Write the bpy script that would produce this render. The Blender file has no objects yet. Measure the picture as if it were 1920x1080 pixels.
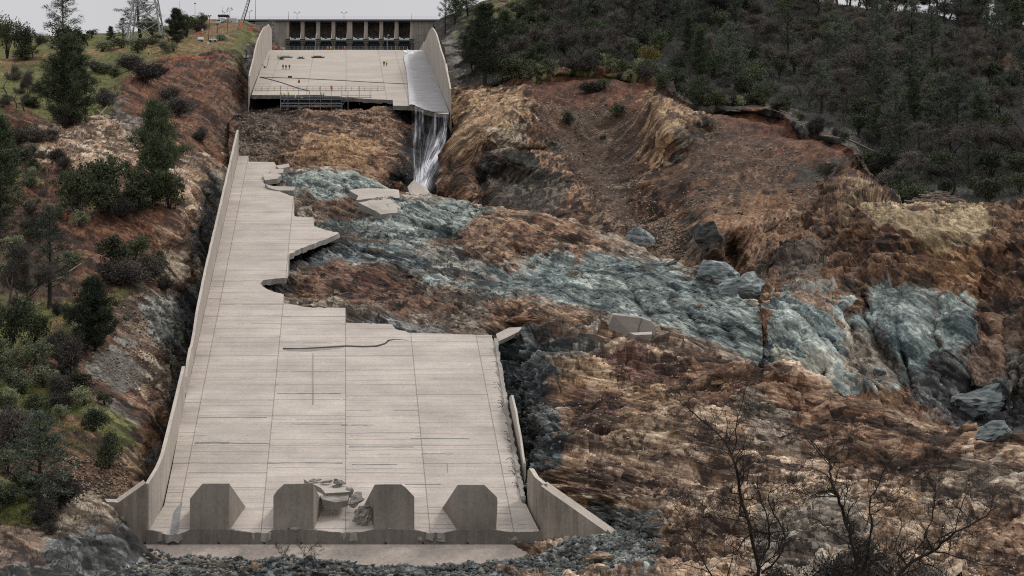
import bpy, bmesh, math, random
import numpy as np
from mathutils import Vector, Matrix

# ------------------------------------------------------------------ camera, world, sun, exposure
S = bpy.context.scene
COL = S.collection
F, CX, CY = 4800.0, 960.0, 588.0          # focal length in photo pixels, horizon row
cam_d = bpy.data.cameras.new("camera")
cam = bpy.data.objects.new("camera", cam_d)
COL.objects.link(cam)
cam_d.lens = F / 1920 * 36.0
cam_d.sensor_width = 36.0
cam_d.shift_y = (CY - 540) / 1920
cam_d.clip_start = 1.0
cam_d.clip_end = 20000.0
cam.rotation_euler = (math.radians(90), 0, 0)
S.camera = cam

SUN_EL, SUN_AZ = math.radians(50), math.radians(52)      # azimuth from +Y (behind the dam) towards +X
W = bpy.data.worlds.new("World")
S.world = W
W.use_nodes = True
wn, wl = W.node_tree.nodes, W.node_tree.links
wn.clear()
w_out = wn.new("ShaderNodeOutputWorld")
w_bg = wn.new("ShaderNodeBackground")
w_bg.inputs["Strength"].default_value = 0.1
w_sky = wn.new("ShaderNodeTexSky")
w_sky.sky_type = 'NISHITA'
w_sky.sun_disc = False
w_sky.sun_elevation = SUN_EL
w_sky.sun_rotation = SUN_AZ
w_sky.dust_density = 4.0
w_tc = wn.new("ShaderNodeTexCoord")
w_sep = wn.new("ShaderNodeSeparateXYZ")
w_ramp = wn.new("ShaderNodeValToRGB")                     # overcast cloud deck: zenith brighter than horizon
w_ramp.color_ramp.elements[0].position = 0.0
w_ramp.color_ramp.elements[0].color = (0.605, 0.60, 0.625, 1)
w_ramp.color_ramp.elements[1].position = 0.8
w_ramp.color_ramp.elements[1].color = (1.0, 1.0, 1.02, 1)
w_noise = wn.new("ShaderNodeTexNoise")
w_noise.inputs["Scale"].default_value = 3.0
w_noise.inputs["Detail"].default_value = 5.0
w_mr = wn.new("ShaderNodeMapRange")
w_mr.inputs["From Min"].default_value = 0.3
w_mr.inputs["From Max"].default_value = 0.7
w_mr.inputs["To Min"].default_value = 8.8
w_mr.inputs["To Max"].default_value = 10.6
w_mul = wn.new("ShaderNodeVectorMath"); w_mul.operation = 'SCALE'
w_mix = wn.new("ShaderNodeMix"); w_mix.data_type = 'RGBA'
w_mix.inputs["Factor"].default_value = 0.93
wl.new(w_tc.outputs["Generated"], w_sep.inputs[0])
wl.new(w_sep.outputs["Z"], w_ramp.inputs["Fac"])
wl.new(w_tc.outputs["Generated"], w_noise.inputs["Vector"])
wl.new(w_noise.outputs["Fac"], w_mr.inputs["Value"])
wl.new(w_ramp.outputs["Color"], w_mul.inputs[0])
wl.new(w_mr.outputs["Result"], w_mul.inputs["Scale"])
wl.new(w_sky.outputs["Color"], w_mix.inputs["A"])
wl.new(w_mul.outputs["Vector"], w_mix.inputs["B"])
wl.new(w_mix.outputs["Result"], w_bg.inputs["Color"])
wl.new(w_bg.outputs["Background"], w_out.inputs["Surface"])

sun_d = bpy.data.lights.new("sun", 'SUN')
sun_d.energy = 1.5
sun_d.angle = math.radians(12)
sun_d.color = (1.0, 0.96, 0.9)
sun = bpy.data.objects.new("sun", sun_d)
COL.objects.link(sun)
sdir = Vector((math.sin(SUN_AZ) * math.cos(SUN_EL), math.cos(SUN_AZ) * math.cos(SUN_EL), math.sin(SUN_EL)))
sun.rotation_euler = sdir.to_track_quat('Z', 'Y').to_euler()
sun.location = sdir * 2000
S.view_settings.view_transform = 'Standard'
S.view_settings.look = 'None'
S.view_settings.exposure = 0.0
S.view_settings.gamma = 1.0
S.cycles.use_denoising = False
S.cycles.sample_clamp_direct = 3.0
S.cycles.sample_clamp_indirect = 1.5
S.cycles.filter_width = 1.1
S.cycles.max_bounces = 5
S.cycles.transparent_max_bounces = 12

# ------------------------------------------------------------------ helpers
def U(x, y, d):                            # a point of the place: photo bearing (x, y) at its own distance d
    return np.array([(x - CX) / F * d, d, (CY - y) / F * d])

def lin(r, g, b, k=1.0):
    c = np.array([r, g, b]) / 255.0
    return np.where(c <= 0.04045, c / 12.92, ((c + 0.055) / 1.055) ** 2.4) * k

def tag(o, label=None, cat=None, group=None, kind=None):
    if label: o["label"] = label
    if cat: o["category"] = cat
    if group: o["group"] = group
    if kind: o["kind"] = kind
    return o

def empty(name, loc, label=None, cat=None, group=None):
    o = bpy.data.objects.new(name, None)
    o.empty_display_size = 0.2
    o.location = tuple(float(v) for v in loc)
    COL.objects.link(o)
    return tag(o, label, cat, group)

def copy_tree(src, loc, rz=0.0, sc=(1, 1, 1), label=None, group=None):
    r = src.copy(); COL.objects.link(r)
    r.location = tuple(float(v) for v in loc); r.rotation_euler = (0, 0, rz); r.scale = sc
    if label: r["label"] = label
    if group: r["group"] = group
    for ch in src.children:
        c = ch.copy(); COL.objects.link(c); c.parent = r
        for g in ch.children:
            k = g.copy(); COL.objects.link(k); k.parent = c
    return r

class MB:
    """collects shapes for ONE mesh object"""
    def __init__(s): s.v, s.f = [], []
    def add(s, vs, fs):
        b = len(s.v)
        s.v.extend([tuple(float(c) for c in p) for p in vs])
        s.f.extend([tuple(b + i for i in q) for q in fs])
        return s
    def box(s, c, size, rz=0.0, rx=0.0, ry=0.0):
        M = Matrix.Rotation(rz, 3, 'Z') @ Matrix.Rotation(ry, 3, 'Y') @ Matrix.Rotation(rx, 3, 'X')
        vs = []
        for dx, dy, dz in ((-1,-1,-1),(1,-1,-1),(1,1,-1),(-1,1,-1),(-1,-1,1),(1,-1,1),(1,1,1),(-1,1,1)):
            p = M @ Vector((dx*size[0]/2, dy*size[1]/2, dz*size[2]/2))
            vs.append((p.x+c[0], p.y+c[1], p.z+c[2]))
        return s.add(vs, ((0,3,2,1),(4,5,6,7),(0,1,5,4),(1,2,6,5),(2,3,7,6),(3,0,4,7)))
    def bx(s, x0, x1, y0, y1, z0, z1):
        return s.box(((x0+x1)/2,(y0+y1)/2,(z0+z1)/2), (abs(x1-x0),abs(y1-y0),abs(z1-z0)))
    def tube(s, pts, rad, n=6, cap=True):
        pts = [Vector([float(c) for c in p]) for p in pts]
        if not hasattr(rad, '__len__'): rad = [rad]*len(pts)
        rings = []
        for i, p in enumerate(pts):
            t = (pts[min(i+1,len(pts)-1)] - pts[max(i-1,0)])
            if t.length < 1e-9: t = Vector((0,0,1))
            t.normalize()
            a = t.cross(Vector((0.13,0.97,0.21))); 
            if a.length < 1e-3: a = t.cross(Vector((1,0,0)))
            a.normalize(); b = t.cross(a)
            rings.append([p + (a*math.cos(2*math.pi*k/n) + b*math.sin(2*math.pi*k/n))*rad[i] for k in range(n)])
        vs = [q for r in rings for q in r]
        fs = [(i*n+k, i*n+(k+1)%n, (i+1)*n+(k+1)%n, (i+1)*n+k) for i in range(len(pts)-1) for k in range(n)]
        if cap:
            fs += [tuple(range(n-1,-1,-1)), tuple((len(pts)-1)*n+k for k in range(n))]
        return s.add(vs, fs)
    def hull(s, pts):
        bm = bmesh.new()
        for p in pts: bm.verts.new([float(c) for c in p])
        bmesh.ops.convex_hull(bm, input=list(bm.verts))
        bm.verts.index_update()
        used = [v for v in bm.verts if v.link_faces]
        idx = {v: i for i, v in enumerate(used)}
        s.add([v.co[:] for v in used], [tuple(idx[v] for v in f.verts) for f in bm.faces])
        bm.free()
        return s
    def prism(s, poly_top, off):
        """closed slab: polygon (3D) and the same polygon moved by off"""
        n = len(poly_top)
        lo = [np.array(p) + np.array(off) for p in poly_top]
        return s.add(list(poly_top) + lo, [tuple(range(n)), tuple(range(2*n-1, n-1, -1))] + [(i, i+n, (i+1)%n+n, (i+1)%n) for i in range(n)])
    def build(s, name, mat, parent=None, origin=None, smooth=False):
        if origin is None: origin = parent.location if parent is not None else (0,0,0)
        if parent is not None and parent.parent is not None:
            origin = np.array(parent.location) + np.array(parent.parent.location)
        ox = np.array([float(c) for c in origin])
        me = bpy.data.meshes.new(name)
        me.from_pydata([tuple(np.array(p) - ox) for p in s.v], [], s.f)
        me.validate(); me.update()
        bm = bmesh.new(); bm.from_mesh(me)
        bmesh.ops.recalc_face_normals(bm, faces=bm.faces); bm.to_mesh(me); bm.free()
        if mat: me.materials.append(mat)
        if smooth: me.polygons.foreach_set("use_smooth", [True]*len(me.polygons))
        o = bpy.data.objects.new(name, me)
        COL.objects.link(o)
        if parent is not None: o.parent = parent
        else: o.location = tuple(ox)
        return o

def raw_mesh(name, V, Fq, mat, smooth=False, attrs=None):
    """fast mesh from numpy arrays; Fq (M,3) or (M,4)"""
    me = bpy.data.meshes.new(name)
    V = np.asarray(V, np.float32); Fq = np.asarray(Fq, np.int32)
    k = Fq.shape[1]
    me.vertices.add(len(V)); me.vertices.foreach_set("co", V.ravel())
    me.loops.add(Fq.size); me.loops.foreach_set("vertex_index", Fq.ravel())
    me.polygons.add(len(Fq))
    me.polygons.foreach_set("loop_start", np.arange(0, Fq.size, k, dtype=np.int32))
    me.polygons.foreach_set("loop_total", np.full(len(Fq), k, np.int32))
    me.update(calc_edges=True)
    if smooth: me.polygons.foreach_set("use_smooth", np.ones(len(Fq), bool))
    if attrs:
        for an, arr in attrs.items():
            if arr.ndim == 2:
                at = me.color_attributes.new(an, 'FLOAT_COLOR', 'POINT')
                at.data.foreach_set("color", np.concatenate([arr, np.ones((len(arr),1))], 1).astype(np.float32).ravel())
            else:
                at = me.attributes.new(an, 'FLOAT', 'POINT')
                at.data.foreach_set("value", arr.astype(np.float32))
    if mat: me.materials.append(mat)
    return me

def link(name, me, parent=None, loc=(0,0,0)):
    o = bpy.data.objects.new(name, me); COL.objects.link(o)
    o.location = tuple(float(c) for c in loc)
    if parent is not None: o.parent = parent
    return o

# ------------------------------------------------------------------ numpy gradient noise
_rs = np.random.RandomState(7)
_perm = _rs.permutation(4096).astype(np.int64)
_g = _rs.normal(size=(4096, 3)); _g /= np.linalg.norm(_g, axis=1)[:, None]
def perlin(P, seed=0):
    P = np.asarray(P, float) + seed * 17.137
    I = np.floor(P).astype(np.int64); f = P - I
    u = f*f*f*(f*(f*6-15)+10)
    out = np.zeros(len(P))
    for dx in (0,1):
        hx = _perm[(I[:,0]+dx) & 4095]
        for dy in (0,1):
            hy = _perm[(hx + I[:,1]+dy) & 4095]
            for dz in (0,1):
                h = _perm[(hy + I[:,2]+dz) & 4095]
                d = _g[h,0]*(f[:,0]-dx) + _g[h,1]*(f[:,1]-dy) + _g[h,2]*(f[:,2]-dz)
                w = (u[:,0] if dx else 1-u[:,0])*(u[:,1] if dy else 1-u[:,1])*(u[:,2] if dz else 1-u[:,2])
                out += w*d
    return out * 1.5
def fbm(P, o=4, seed=0, gain=0.5):
    r = np.zeros(len(P)); a = 1.0; q = np.asarray(P, float)
    for i in range(o):
        r += a*perlin(q, seed+i*3); a *= gain; q = q*2.03
    return r
def ridged(P, o=4, seed=0, gain=0.5):
    r = np.zeros(len(P)); a = 1.0; q = np.asarray(P, float)
    for i in range(o):
        r += a*(1-2*np.abs(perlin(q, seed+i*3))); a *= gain; q = q*2.03
    return r
def cells(Q, seed=0):
    """nearest jittered cell: offset to its centre, three random numbers per cell, distance to the border"""
    Q = Q + seed*13.7
    B = np.floor(Q - 0.5).astype(np.int64)
    f1 = np.full(len(Q), 1e9); f2 = np.full(len(Q), 1e9); D = np.zeros((len(Q), 3)); H = np.zeros(len(Q), np.int64)
    for dx in (0,1):
        for dy in (0,1):
            for dz in (0,1):
                I = B + np.array([dx,dy,dz])
                h = _perm[(_perm[(_perm[I[:,0] & 4095] + I[:,1]) & 4095] + I[:,2]) & 4095]
                dv = Q - (I + 0.5 + 0.36*_g[h])
                r = (dv*dv).sum(1)
                nw = r < f1
                f2 = np.where(nw, f1, np.minimum(f2, r)); f1 = np.where(nw, r, f1)
                D[nw] = dv[nw]; H[nw] = h[nw]
    return D, _g[(H*7+3) & 4095], np.sqrt(f2)-np.sqrt(f1)
def slabs(SA, dims, seed=0, lvl=1.0, slope=(0.12, 0.4, 0.35), crack=0.0, cw=0.12):
    """broken blocks: every cell (dims in metres) has its own level and leans its own way; returns height in metres and the block's tone"""
    dims = np.array(dims); D, R, e = cells(SA/dims, seed)
    Dm = D*dims
    h = lvl*R[:,0] + slope[0]*R[:,1]*Dm[:,0] + slope[1]*(R[:,2]+0.25)*Dm[:,1] + slope[2]*(R[:,0]*0.6+R[:,1]*0.8)*Dm[:,2]
    if crack: h = h - crack*sstep(cw, 0.0, e)
    return h, R[:,2]
def joints(C, spacing, seed, wander, rise=0.55):
    """parallel fractures: every layer between two of them has its own level and slope; straight sharp breaks"""
    k = C/spacing + wander
    i = np.floor(k).astype(np.int64); f = k - i
    r1 = _g[(_perm[(i + seed*97) & 4095]) & 4095, 0]; r2 = _g[(_perm[(i*3 + seed*31 + 7) & 4095]) & 4095, 1]
    return 0.6*r1 + rise*(0.4+r2)*f, r2
def sstep(a, b, x):
    t = np.clip((x-a)/(b-a), 0, 1); return t*t*(3-2*t)

# ------------------------------------------------------------------ node materials
def new_mat(name):
    m = bpy.data.materials.new(name); m.use_nodes = True
    nt = m.node_tree
    b = nt.nodes["Principled BSDF"]
    return m, nt.nodes, nt.links, b

def setc(sock, c): sock.default_value = (float(c[0]), float(c[1]), float(c[2]), 1.0)

def simple_mat(name, c, rough=0.7, metal=0.0, var=0.25, scale=1.5, bump=0.0):
    m, n, l, b = new_mat(name)
    tc = n.new("ShaderNodeTexCoord"); nz = n.new("ShaderNodeTexNoise")
    nz.inputs["Scale"].default_value = scale; nz.inputs["Detail"].default_value = 6
    l.new(tc.outputs["Object"], nz.inputs["Vector"])
    mr = n.new("ShaderNodeMapRange"); mr.inputs["From Min"].default_value = 0.3; mr.inputs["From Max"].default_value = 0.7
    mr.inputs["To Min"].default_value = 1-var; mr.inputs["To Max"].default_value = 1+var
    l.new(nz.outputs["Fac"], mr.inputs["Value"])
    sc = n.new("ShaderNodeVectorMath"); sc.operation = 'SCALE'
    sc.inputs[0].default_value = tuple(float(x) for x in c)
    l.new(mr.outputs["Result"], sc.inputs["Scale"]); l.new(sc.outputs["Vector"], b.inputs["Base Color"])
    b.inputs["Roughness"].default_value = rough; b.inputs["Metallic"].default_value = metal
    if bump:
        bp = n.new("ShaderNodeBump"); bp.inputs["Strength"].default_value = 0.6; bp.inputs["Distance"].default_value = bump
        l.new(nz.outputs["Fac"], bp.inputs["Height"]); l.new(bp.outputs["Normal"], b.inputs["Normal"])
    return m

def leaf_mat(name, c0, c1, rough=0.75):
    """foliage: hue wanders from plant to plant and from clump to clump"""
    m, n, l, b = new_mat(name)
    oi = n.new("ShaderNodeObjectInfo"); tc = n.new("ShaderNodeTexCoord")
    nz = n.new("ShaderNodeTexNoise"); nz.inputs["Scale"].default_value = 0.55; nz.inputs["Detail"].default_value = 5
    l.new(tc.outputs["Object"], nz.inputs["Vector"])
    at = n.new("ShaderNodeAttribute"); at.attribute_name = "leafvar"
    a1 = n.new("ShaderNodeMath"); a1.operation = 'MULTIPLY_ADD'; a1.inputs[1].default_value = 0.9; a1.inputs[2].default_value = -0.55
    l.new(oi.outputs["Random"], a1.inputs[0])
    a2 = n.new("ShaderNodeMath"); a2.operation = 'ADD'
    l.new(nz.outputs["Fac"], a2.inputs[0]); l.new(a1.outputs[0], a2.inputs[1])
    a3 = n.new("ShaderNodeMath"); a3.operation = 'MULTIPLY_ADD'; a3.inputs[1].default_value = 0.5
    l.new(at.outputs["Fac"], a3.inputs[0]); l.new(a2.outputs[0], a3.inputs[2])
    mx = n.new("ShaderNodeMix"); mx.data_type = 'RGBA'; mx.clamp_factor = True
    setc(mx.inputs["A"], c0); setc(mx.inputs["B"], c1)
    l.new(a3.outputs[0], mx.inputs["Factor"]); l.new(mx.outputs["Result"], b.inputs["Base Color"])
    b.inputs["Roughness"].default_value = rough
    b.inputs["Specular IOR Level"].default_value = 0.25
    return m

def terrain_mat(name, rough=0.9, chip=0.55, chip_size=(1.5, 1.2, 0.5), grain=0.25, bump=0.35, rot=0.0, soft=0.2, fine=0.7):
    """ground shader: angular chips laid along the bedding, fine grain over them; the colour itself comes from the ground's own Col attribute"""
    m, n, l, b = new_mat(name)
    at = n.new("ShaderNodeAttribute"); at.attribute_name = "Col"
    geo = n.new("ShaderNodeNewGeometry")
    nz = n.new("ShaderNodeTexNoise"); nz.inputs["Scale"].default_value = 0.35; nz.inputs["Detail"].default_value = 4
    l.new(geo.outputs["Position"], nz.inputs["Vector"])
    wp = n.new("ShaderNodeVectorMath"); wp.operation = 'MULTIPLY_ADD'; wp.inputs[1].default_value = (0.9, 0.9, 0.9)
    l.new(nz.outputs["Color"], wp.inputs[0]); l.new(geo.outputs["Position"], wp.inputs[2])
    mr = n.new("ShaderNodeMapping"); mr.inputs["Rotation"].default_value = (0, rot, 0); l.new(wp.outputs["Vector"], mr.inputs["Vector"])
    def chips(f, seed):
        mp = n.new("ShaderNodeMapping"); mp.inputs["Scale"].default_value = tuple(1.0/(c*f) for c in chip_size); mp.inputs["Location"].default_value = (seed, seed*2, 0)
        l.new(mr.outputs["Vector"], mp.inputs["Vector"])
        v = n.new("ShaderNodeTexVoronoi"); v.feature = 'F1'; v.inputs["Scale"].default_value = 1.0; l.new(mp.outputs["Vector"], v.inputs["Vector"])
        sp = n.new("ShaderNodeSeparateColor"); l.new(v.outputs["Color"], sp.inputs[0])
        return sp.outputs[0], v.outputs["Distance"]
    c1, d1 = chips(1.0, 3.1); c2, d2 = chips(0.42, 7.7); c3, d3 = chips(3.2, 1.3)
    def rng(v, lo, hi, a0=0.0, a1=1.0):
        r = n.new("ShaderNodeMapRange"); r.inputs["From Min"].default_value = a0; r.inputs["From Max"].default_value = a1
        r.inputs["To Min"].default_value = lo; r.inputs["To Max"].default_value = hi
        l.new(v, r.inputs["Value"]); return r.outputs[0]
    def mul(a_, b_):
        q = n.new("ShaderNodeMath"); q.operation = 'MULTIPLY'; l.new(a_, q.inputs[0]); l.new(b_, q.inputs[1]); return q.outputs[0]
    n2 = n.new("ShaderNodeTexNoise"); n2.inputs["Scale"].default_value = 1.6; n2.inputs["Detail"].default_value = 4; n2.inputs["Roughness"].default_value = 0.7
    l.new(geo.outputs["Position"], n2.inputs["Vector"])
    f = mul(mul(rng(c1, 1-chip, 1+chip), rng(c2, 1-chip*fine, 1+chip*fine)), mul(rng(c3, 1-soft, 1+soft), rng(n2.outputs["Fac"], 1-grain, 1+grain, 0.3, 0.7)))
    sc = n.new("ShaderNodeVectorMath"); sc.operation = 'SCALE'
    l.new(at.outputs["Color"], sc.inputs[0]); l.new(f, sc.inputs["Scale"])
    l.new(sc.outputs["Vector"], b.inputs["Base Color"])
    h = n.new("ShaderNodeMath"); h.operation = 'ADD'; l.new(c1, h.inputs[0]); l.new(c2, h.inputs[1])
    h2 = n.new("ShaderNodeMath"); h2.operation = 'SUBTRACT'; l.new(h.outputs[0], h2.inputs[0]); l.new(d1, h2.inputs[1])
    bp = n.new("ShaderNodeBump"); bp.inputs["Strength"].default_value = 0.6; bp.inputs["Distance"].default_value = bump
    l.new(h2.outputs[0], bp.inputs["Height"]); l.new(bp.outputs["Normal"], b.inputs["Normal"])
    b.inputs["Roughness"].default_value = rough
    b.inputs["Specular IOR Level"].default_value = 0.25
    return m
# ------------------------------------------------------------------ terrain
def pl(y): return 605190.0/(y+640.0)             # distance of the steep chute floor on photo row y
def up(y): return 325424.0/(y+244.0)             # distance of the gentler floor under the gates

# tint of each kind of ground, some holding painted shade: dark, mid, light, blotch
def A4(*cs, k=1.12, sat=0.88):
    out = []
    for c in cs:
        v = lin(*c, k=k); g = v.mean(); out.append(g + (v-g)*sat)
    return out
GROUND = {
 'greytan':  A4((66,58,50),(112,100,86),(158,144,126),(104,78,58)),
 'rust': A4((52,38,29),(102,74,55),(150,121,96),(118,80,54), k=1.08, sat=.9),
 'rustdark': A4((40,30,25),(84,60,46),(126,98,78),(104,70,52), k=1.02, sat=.9),
 'red': A4((50,35,29),(90,60,48),(130,100,82),(104,64,50), k=1.0, sat=.85),
 'tanrust':  A4((66,51,41),(126,103,83),(180,158,132),(132,98,64), k=1.38, sat=.86),
 'tan': A4((84,66,50),(146,118,88),(188,160,126),(140,100,62), k=1.05, sat=.95),
 'bluedark': A4((30,33,35),(60,66,68),(114,120,119),(76,82,82), k=.95, sat=.85),
 'bluegrey': A4((46,50,50),(90,97,95),(144,147,140),(104,98,86), k=.95, sat=.85),
 'bluegreen': A4((44,51,51),(94,104,100),(154,161,152),(84,96,93), k=1.08, sat=.85),
 'bluepale': A4((58,67,68),(106,117,115),(158,165,158),(108,114,106), k=1.1, sat=1.0),
 'white':    A4((130,130,118),(178,178,162),(206,206,190),(150,146,130)),
 'ochre': A4((104,84,56),(154,132,94),(186,164,124),(138,110,72), k=1.0, sat=.8),
 'orange':   A4((92,64,40),(142,106,70),(170,136,96),(120,82,50)),
 'brown': A4((46,33,25),(90,63,44),(132,101,74),(104,72,50), k=1.0, sat=.9),
 'soil': A4((44,31,23),(82,57,41),(116,86,64),(98,66,45), k=1.0, sat=.92),
 'soilred': A4((48,31,23),(92,58,40),(124,86,62),(106,68,45), k=1.0, sat=.92),
 'scree': A4((46,37,31),(78,62,50),(128,110,92),(84,62,48), k=0.95),
 'darkrock_shade': A4((32,29,26),(62,56,48),(104,94,82),(74,60,46)),  # dark rock, also painted where overhangs and pits lie in shade
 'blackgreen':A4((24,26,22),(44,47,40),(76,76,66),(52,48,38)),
 'wet_shade':      A4((16,15,15),(34,31,30),(64,60,58),(44,36,32)),  # wet rock by the fall, and shade painted under the torn lip
 'grass': A4((52,54,28),(84,86,42),(108,106,60),(96,84,52), k=1.2, sat=.95),
 'dirt':     A4((92,70,48),(130,96,66),(148,116,84),(112,90,56)),
 'gravel':   A4((74,70,66),(100,96,90),(128,122,114),(90,82,74)),
 'litter': A4((24,22,20),(40,36,31),(58,53,45),(44,43,30), k=0.9),
 'palerock': A4((100,86,70),(156,142,120),(190,178,156),(130,106,80)),
}
def poly_sd(px, py, poly):
    poly = np.asarray(poly, float); n = len(poly)
    d = np.full(px.shape, 1e18); inside = np.zeros(px.shape, bool)
    for i in range(n):
        ax, ay = poly[i]; bx, by = poly[(i+1) % n]
        ex, ey = bx-ax, by-ay
        t = np.clip(((px-ax)*ex+(py-ay)*ey)/(ex*ex+ey*ey+1e-9), 0, 1)
        d = np.minimum(d, (px-ax-t*ex)**2+(py-ay-t*ey)**2)
        c = ((ay > py) != (by > py))
        xi = ax + (py-ay)/(ey if abs(ey) > 1e-9 else 1e-9)*ex
        inside ^= c & (px < xi)
    d = np.sqrt(d)
    return np.where(inside, d, -d)

def spline(Y, T):
    """Y (n,...) keys at uniform knots -> values at T in [0,n-1], Catmull-Rom with limited tangents"""
    n = len(Y); i = np.clip(np.floor(T).astype(int), 0, n-2); t = (T-i)
    sh = (-1,)+(1,)*(Y.ndim-1); t = t.reshape(sh)
    D = np.diff(Y, axis=0)
    M = np.zeros_like(Y); M[1:-1] = (Y[2:]-Y[:-2])/2; M[0] = D[0]; M[-1] = D[-1]
    if n > 2:
        lo = np.minimum(np.abs(D[:-1]), np.abs(D[1:]))*1.6
        M[1:-1] = np.sign(M[1:-1])*np.minimum(np.abs(M[1:-1]), lo)
    y0, y1, m0, m1 = Y[i], Y[i+1], M[i], M[i+1]
    return (2*t**3-3*t**2+1)*y0 + (t**3-2*t**2+t)*m0 + (-2*t**3+3*t**2)*y1 + (t**3-t**2)*m1

def loft(rows, nu, nv):
    R = []
    for r in rows:
        r = np.asarray(r, float)
        L = np.r_[0, np.cumsum(np.hypot(np.diff(r[:,0]), 0.6*np.diff(r[:,1])))]
        T = np.interp(np.linspace(0, L[-1], nu), L, np.arange(len(r)))
        R.append(spline(r, T))
    R = np.array(R)                                      # rows, nu, 3
    gap = np.r_[0, np.cumsum(np.maximum(np.abs(np.diff(R, axis=0))[:,:,:2].sum(2).mean(1) + 0.25*np.abs(np.diff(R[:,:,2], axis=0)).mean(1), 4))]
    T = np.interp(np.linspace(0, gap[-1], nv), gap, np.arange(len(rows)))
    return spline(R, T)                                  # nv, nu, 3

PATCH = {}
def terrain(name, rows, nu, nv, base, zones, mat, theta=-20, big=1.5, ledge=0.8, streak=0.5, mid=0.5, fine=0.12, block=1.0, grain=1.0, stw=0.42, frac=0.9, seed=1, warp=22, bumps=(), smoothzones=(), label=None):
    G = loft(rows, nu, nv)
    if G[0,-1,0] > 1980:                                  # carry the ground on past the edge of view
        k = np.linspace(0.02, 1, 44)**1.4
        G = np.concatenate([G, np.stack([G[:,-1:,0]+k*620, G[:,-1:,1]+0*k, G[:,-1:,2]-k*20], -1)], 1)
    if G[0,0,0] < -80:
        k = np.linspace(1, 0.02, 44)**1.4
        G = np.concatenate([np.stack([G[:,:1,0]-k*620, G[:,:1,1]+0*k, G[:,:1,2]-k*20], -1), G], 1)
    nu = G.shape[1]
    x, y, d = G[...,0].ravel(), G[...,1].ravel(), G[...,2].ravel()
    for (bx, by, rx, ry, ang, push) in bumps:             # buttresses (+) and gullies (-), metres towards the viewer side
        c, s_ = math.cos(math.radians(ang)), math.sin(math.radians(ang))
        ux, uy = (x-bx)*c - (y-by)*s_, (x-bx)*s_ + (y-by)*c
        d = d - push*np.exp(-(ux/rx)**2-(uy/ry)**2)
    P = np.stack([(x-CX)/F*d, d, (CY-y)/F*d], 1)
    P3 = P.reshape(nv, nu, 3)
    N = np.cross(np.gradient(P3, axis=1), np.gradient(P3, axis=0)).reshape(-1, 3)
    N /= np.linalg.norm(N, axis=1)[:,None] + 1e-9
    N[(N*P).sum(1) > 0] *= -1                             # towards the valley side
    th = math.radians(theta); c, s_ = math.cos(th), math.sin(th)
    wob = np.stack([perlin(P/18, seed+50), perlin(P/18, seed+51), perlin(P/18, seed+52)], 1)*1.4
    Q = P + wob
    a = Q[:,0]*c + Q[:,2]*s_; b = -Q[:,0]*s_ + Q[:,2]*c; e = Q[:,1]
    rg = np.ones(len(P))
    for mz, poly in smoothzones: rg *= 1 - (1-mz)*sstep(-10, 14, poly_sd(x, y, poly))
    dz = big*fbm(P/24, 3, seed) + big*0.3*fbm(P/8, 2, seed+5)
    wb2 = np.stack([perlin(P/9, seed+60), perlin(P/9, seed+61), perlin(P/9, seed+62)], 1)
    SA = np.stack([a, b, e], 1) + wb2*0.5
    msk = 0.3 + 0.7*sstep(-0.3, 0.35, fbm(P/15, 2, seed+11))
    h1, t1 = slabs(SA, np.array([24.0, 3.6, 12.0])*grain, seed+31, 0.9, (.05,.45,.16), 0.9, .09)
    h2, t2 = slabs(SA, np.array([9.5, 1.35, 5.5])*grain, seed+33, 0.34, (.05,.5,.2), 0.35, .10)
    h3, t3 = slabs(SA, np.array([3.6, 0.55, 2.4])*grain, seed+35, 0.12, (.06,.5,.2))
    dz += block*(0.45*h1*rg + 0.6*h2*rg*(0.4+0.6*msk) + 0.8*h3*(0.3+0.7*rg))
    w1 = 0.55*fbm(P/17, 2, seed+70); m1 = sstep(-.35,.25, perlin(P/13, seed+75)); m2 = sstep(-.3,.3, perlin(P/10, seed+76)); m3 = sstep(-.2,.35, perlin(P/12, seed+77))
    j1, u1 = joints(b + .22*e, 3.3*grain, seed+1, w1)
    j2, u2 = joints(.82*a + .35*b + .40*e, 6.0*grain, seed+2, .5*fbm(P/21, 2, seed+71))
    j3, u3 = joints(-.55*a + .65*b + .45*e, 4.6*grain, seed+3, .5*fbm(P/19, 2, seed+72))
    j4, u4 = joints(b + .3*e + .12*a, 1.05*grain, seed+4, .8*fbm(P/9, 2, seed+73))
    j5, u5 = joints(.75*a + .5*b - .2*e, 2.1*grain, seed+5, .6*fbm(P/8, 2, seed+74))
    dz += frac*rg*(1.25*j1*m1 + 0.95*j2*m2 + 0.8*j3*m3 + 0.38*j4 + 0.36*j5*m1)
    k = b/2.8 + e/10 + 1.5*fbm(np.stack([a/18, b/18, e/18], 1), 3, seed+9)
    fr = k - np.floor(k)
    dz += ledge*(sstep(0, 0.72, fr) - sstep(0.82, 1.0, fr))*(1.3-msk)*rg
    dz += streak*ridged(np.stack([a/14, b/2.2, e/8], 1), 2, seed+13)*rg*0.15
    dz += mid*ridged(P/5, 2, seed+15)*rg*0.15
    dz += 0.6*fine*fbm(P/1.4, 2, seed+17)*(0.35+0.65*rg)
    P = P + N*dz[:,None]
    # --- colour of the ground, with shade painted into some zones
    wx = warp*fbm(P/11, 4, seed+21, 0.6); wy = 0.7*warp*fbm(P/11, 4, seed+23, 0.6)
    X, Yp = x+wx, y+wy
    st = 0.75*fbm(np.stack([a/9, b/1.3, e/5], 1), 3, seed+25) + 0.5*fbm(np.stack([a/20, b/4.5, e/14], 1), 2, seed+26)
    bl = fbm(P/5.0, 4, seed+27)
    fi = fbm(P/0.7, 2, seed+29)
    ln = 1-2*np.abs(perlin(np.stack([a/6, b/0.55, e/3.5], 1), seed+28))
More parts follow.
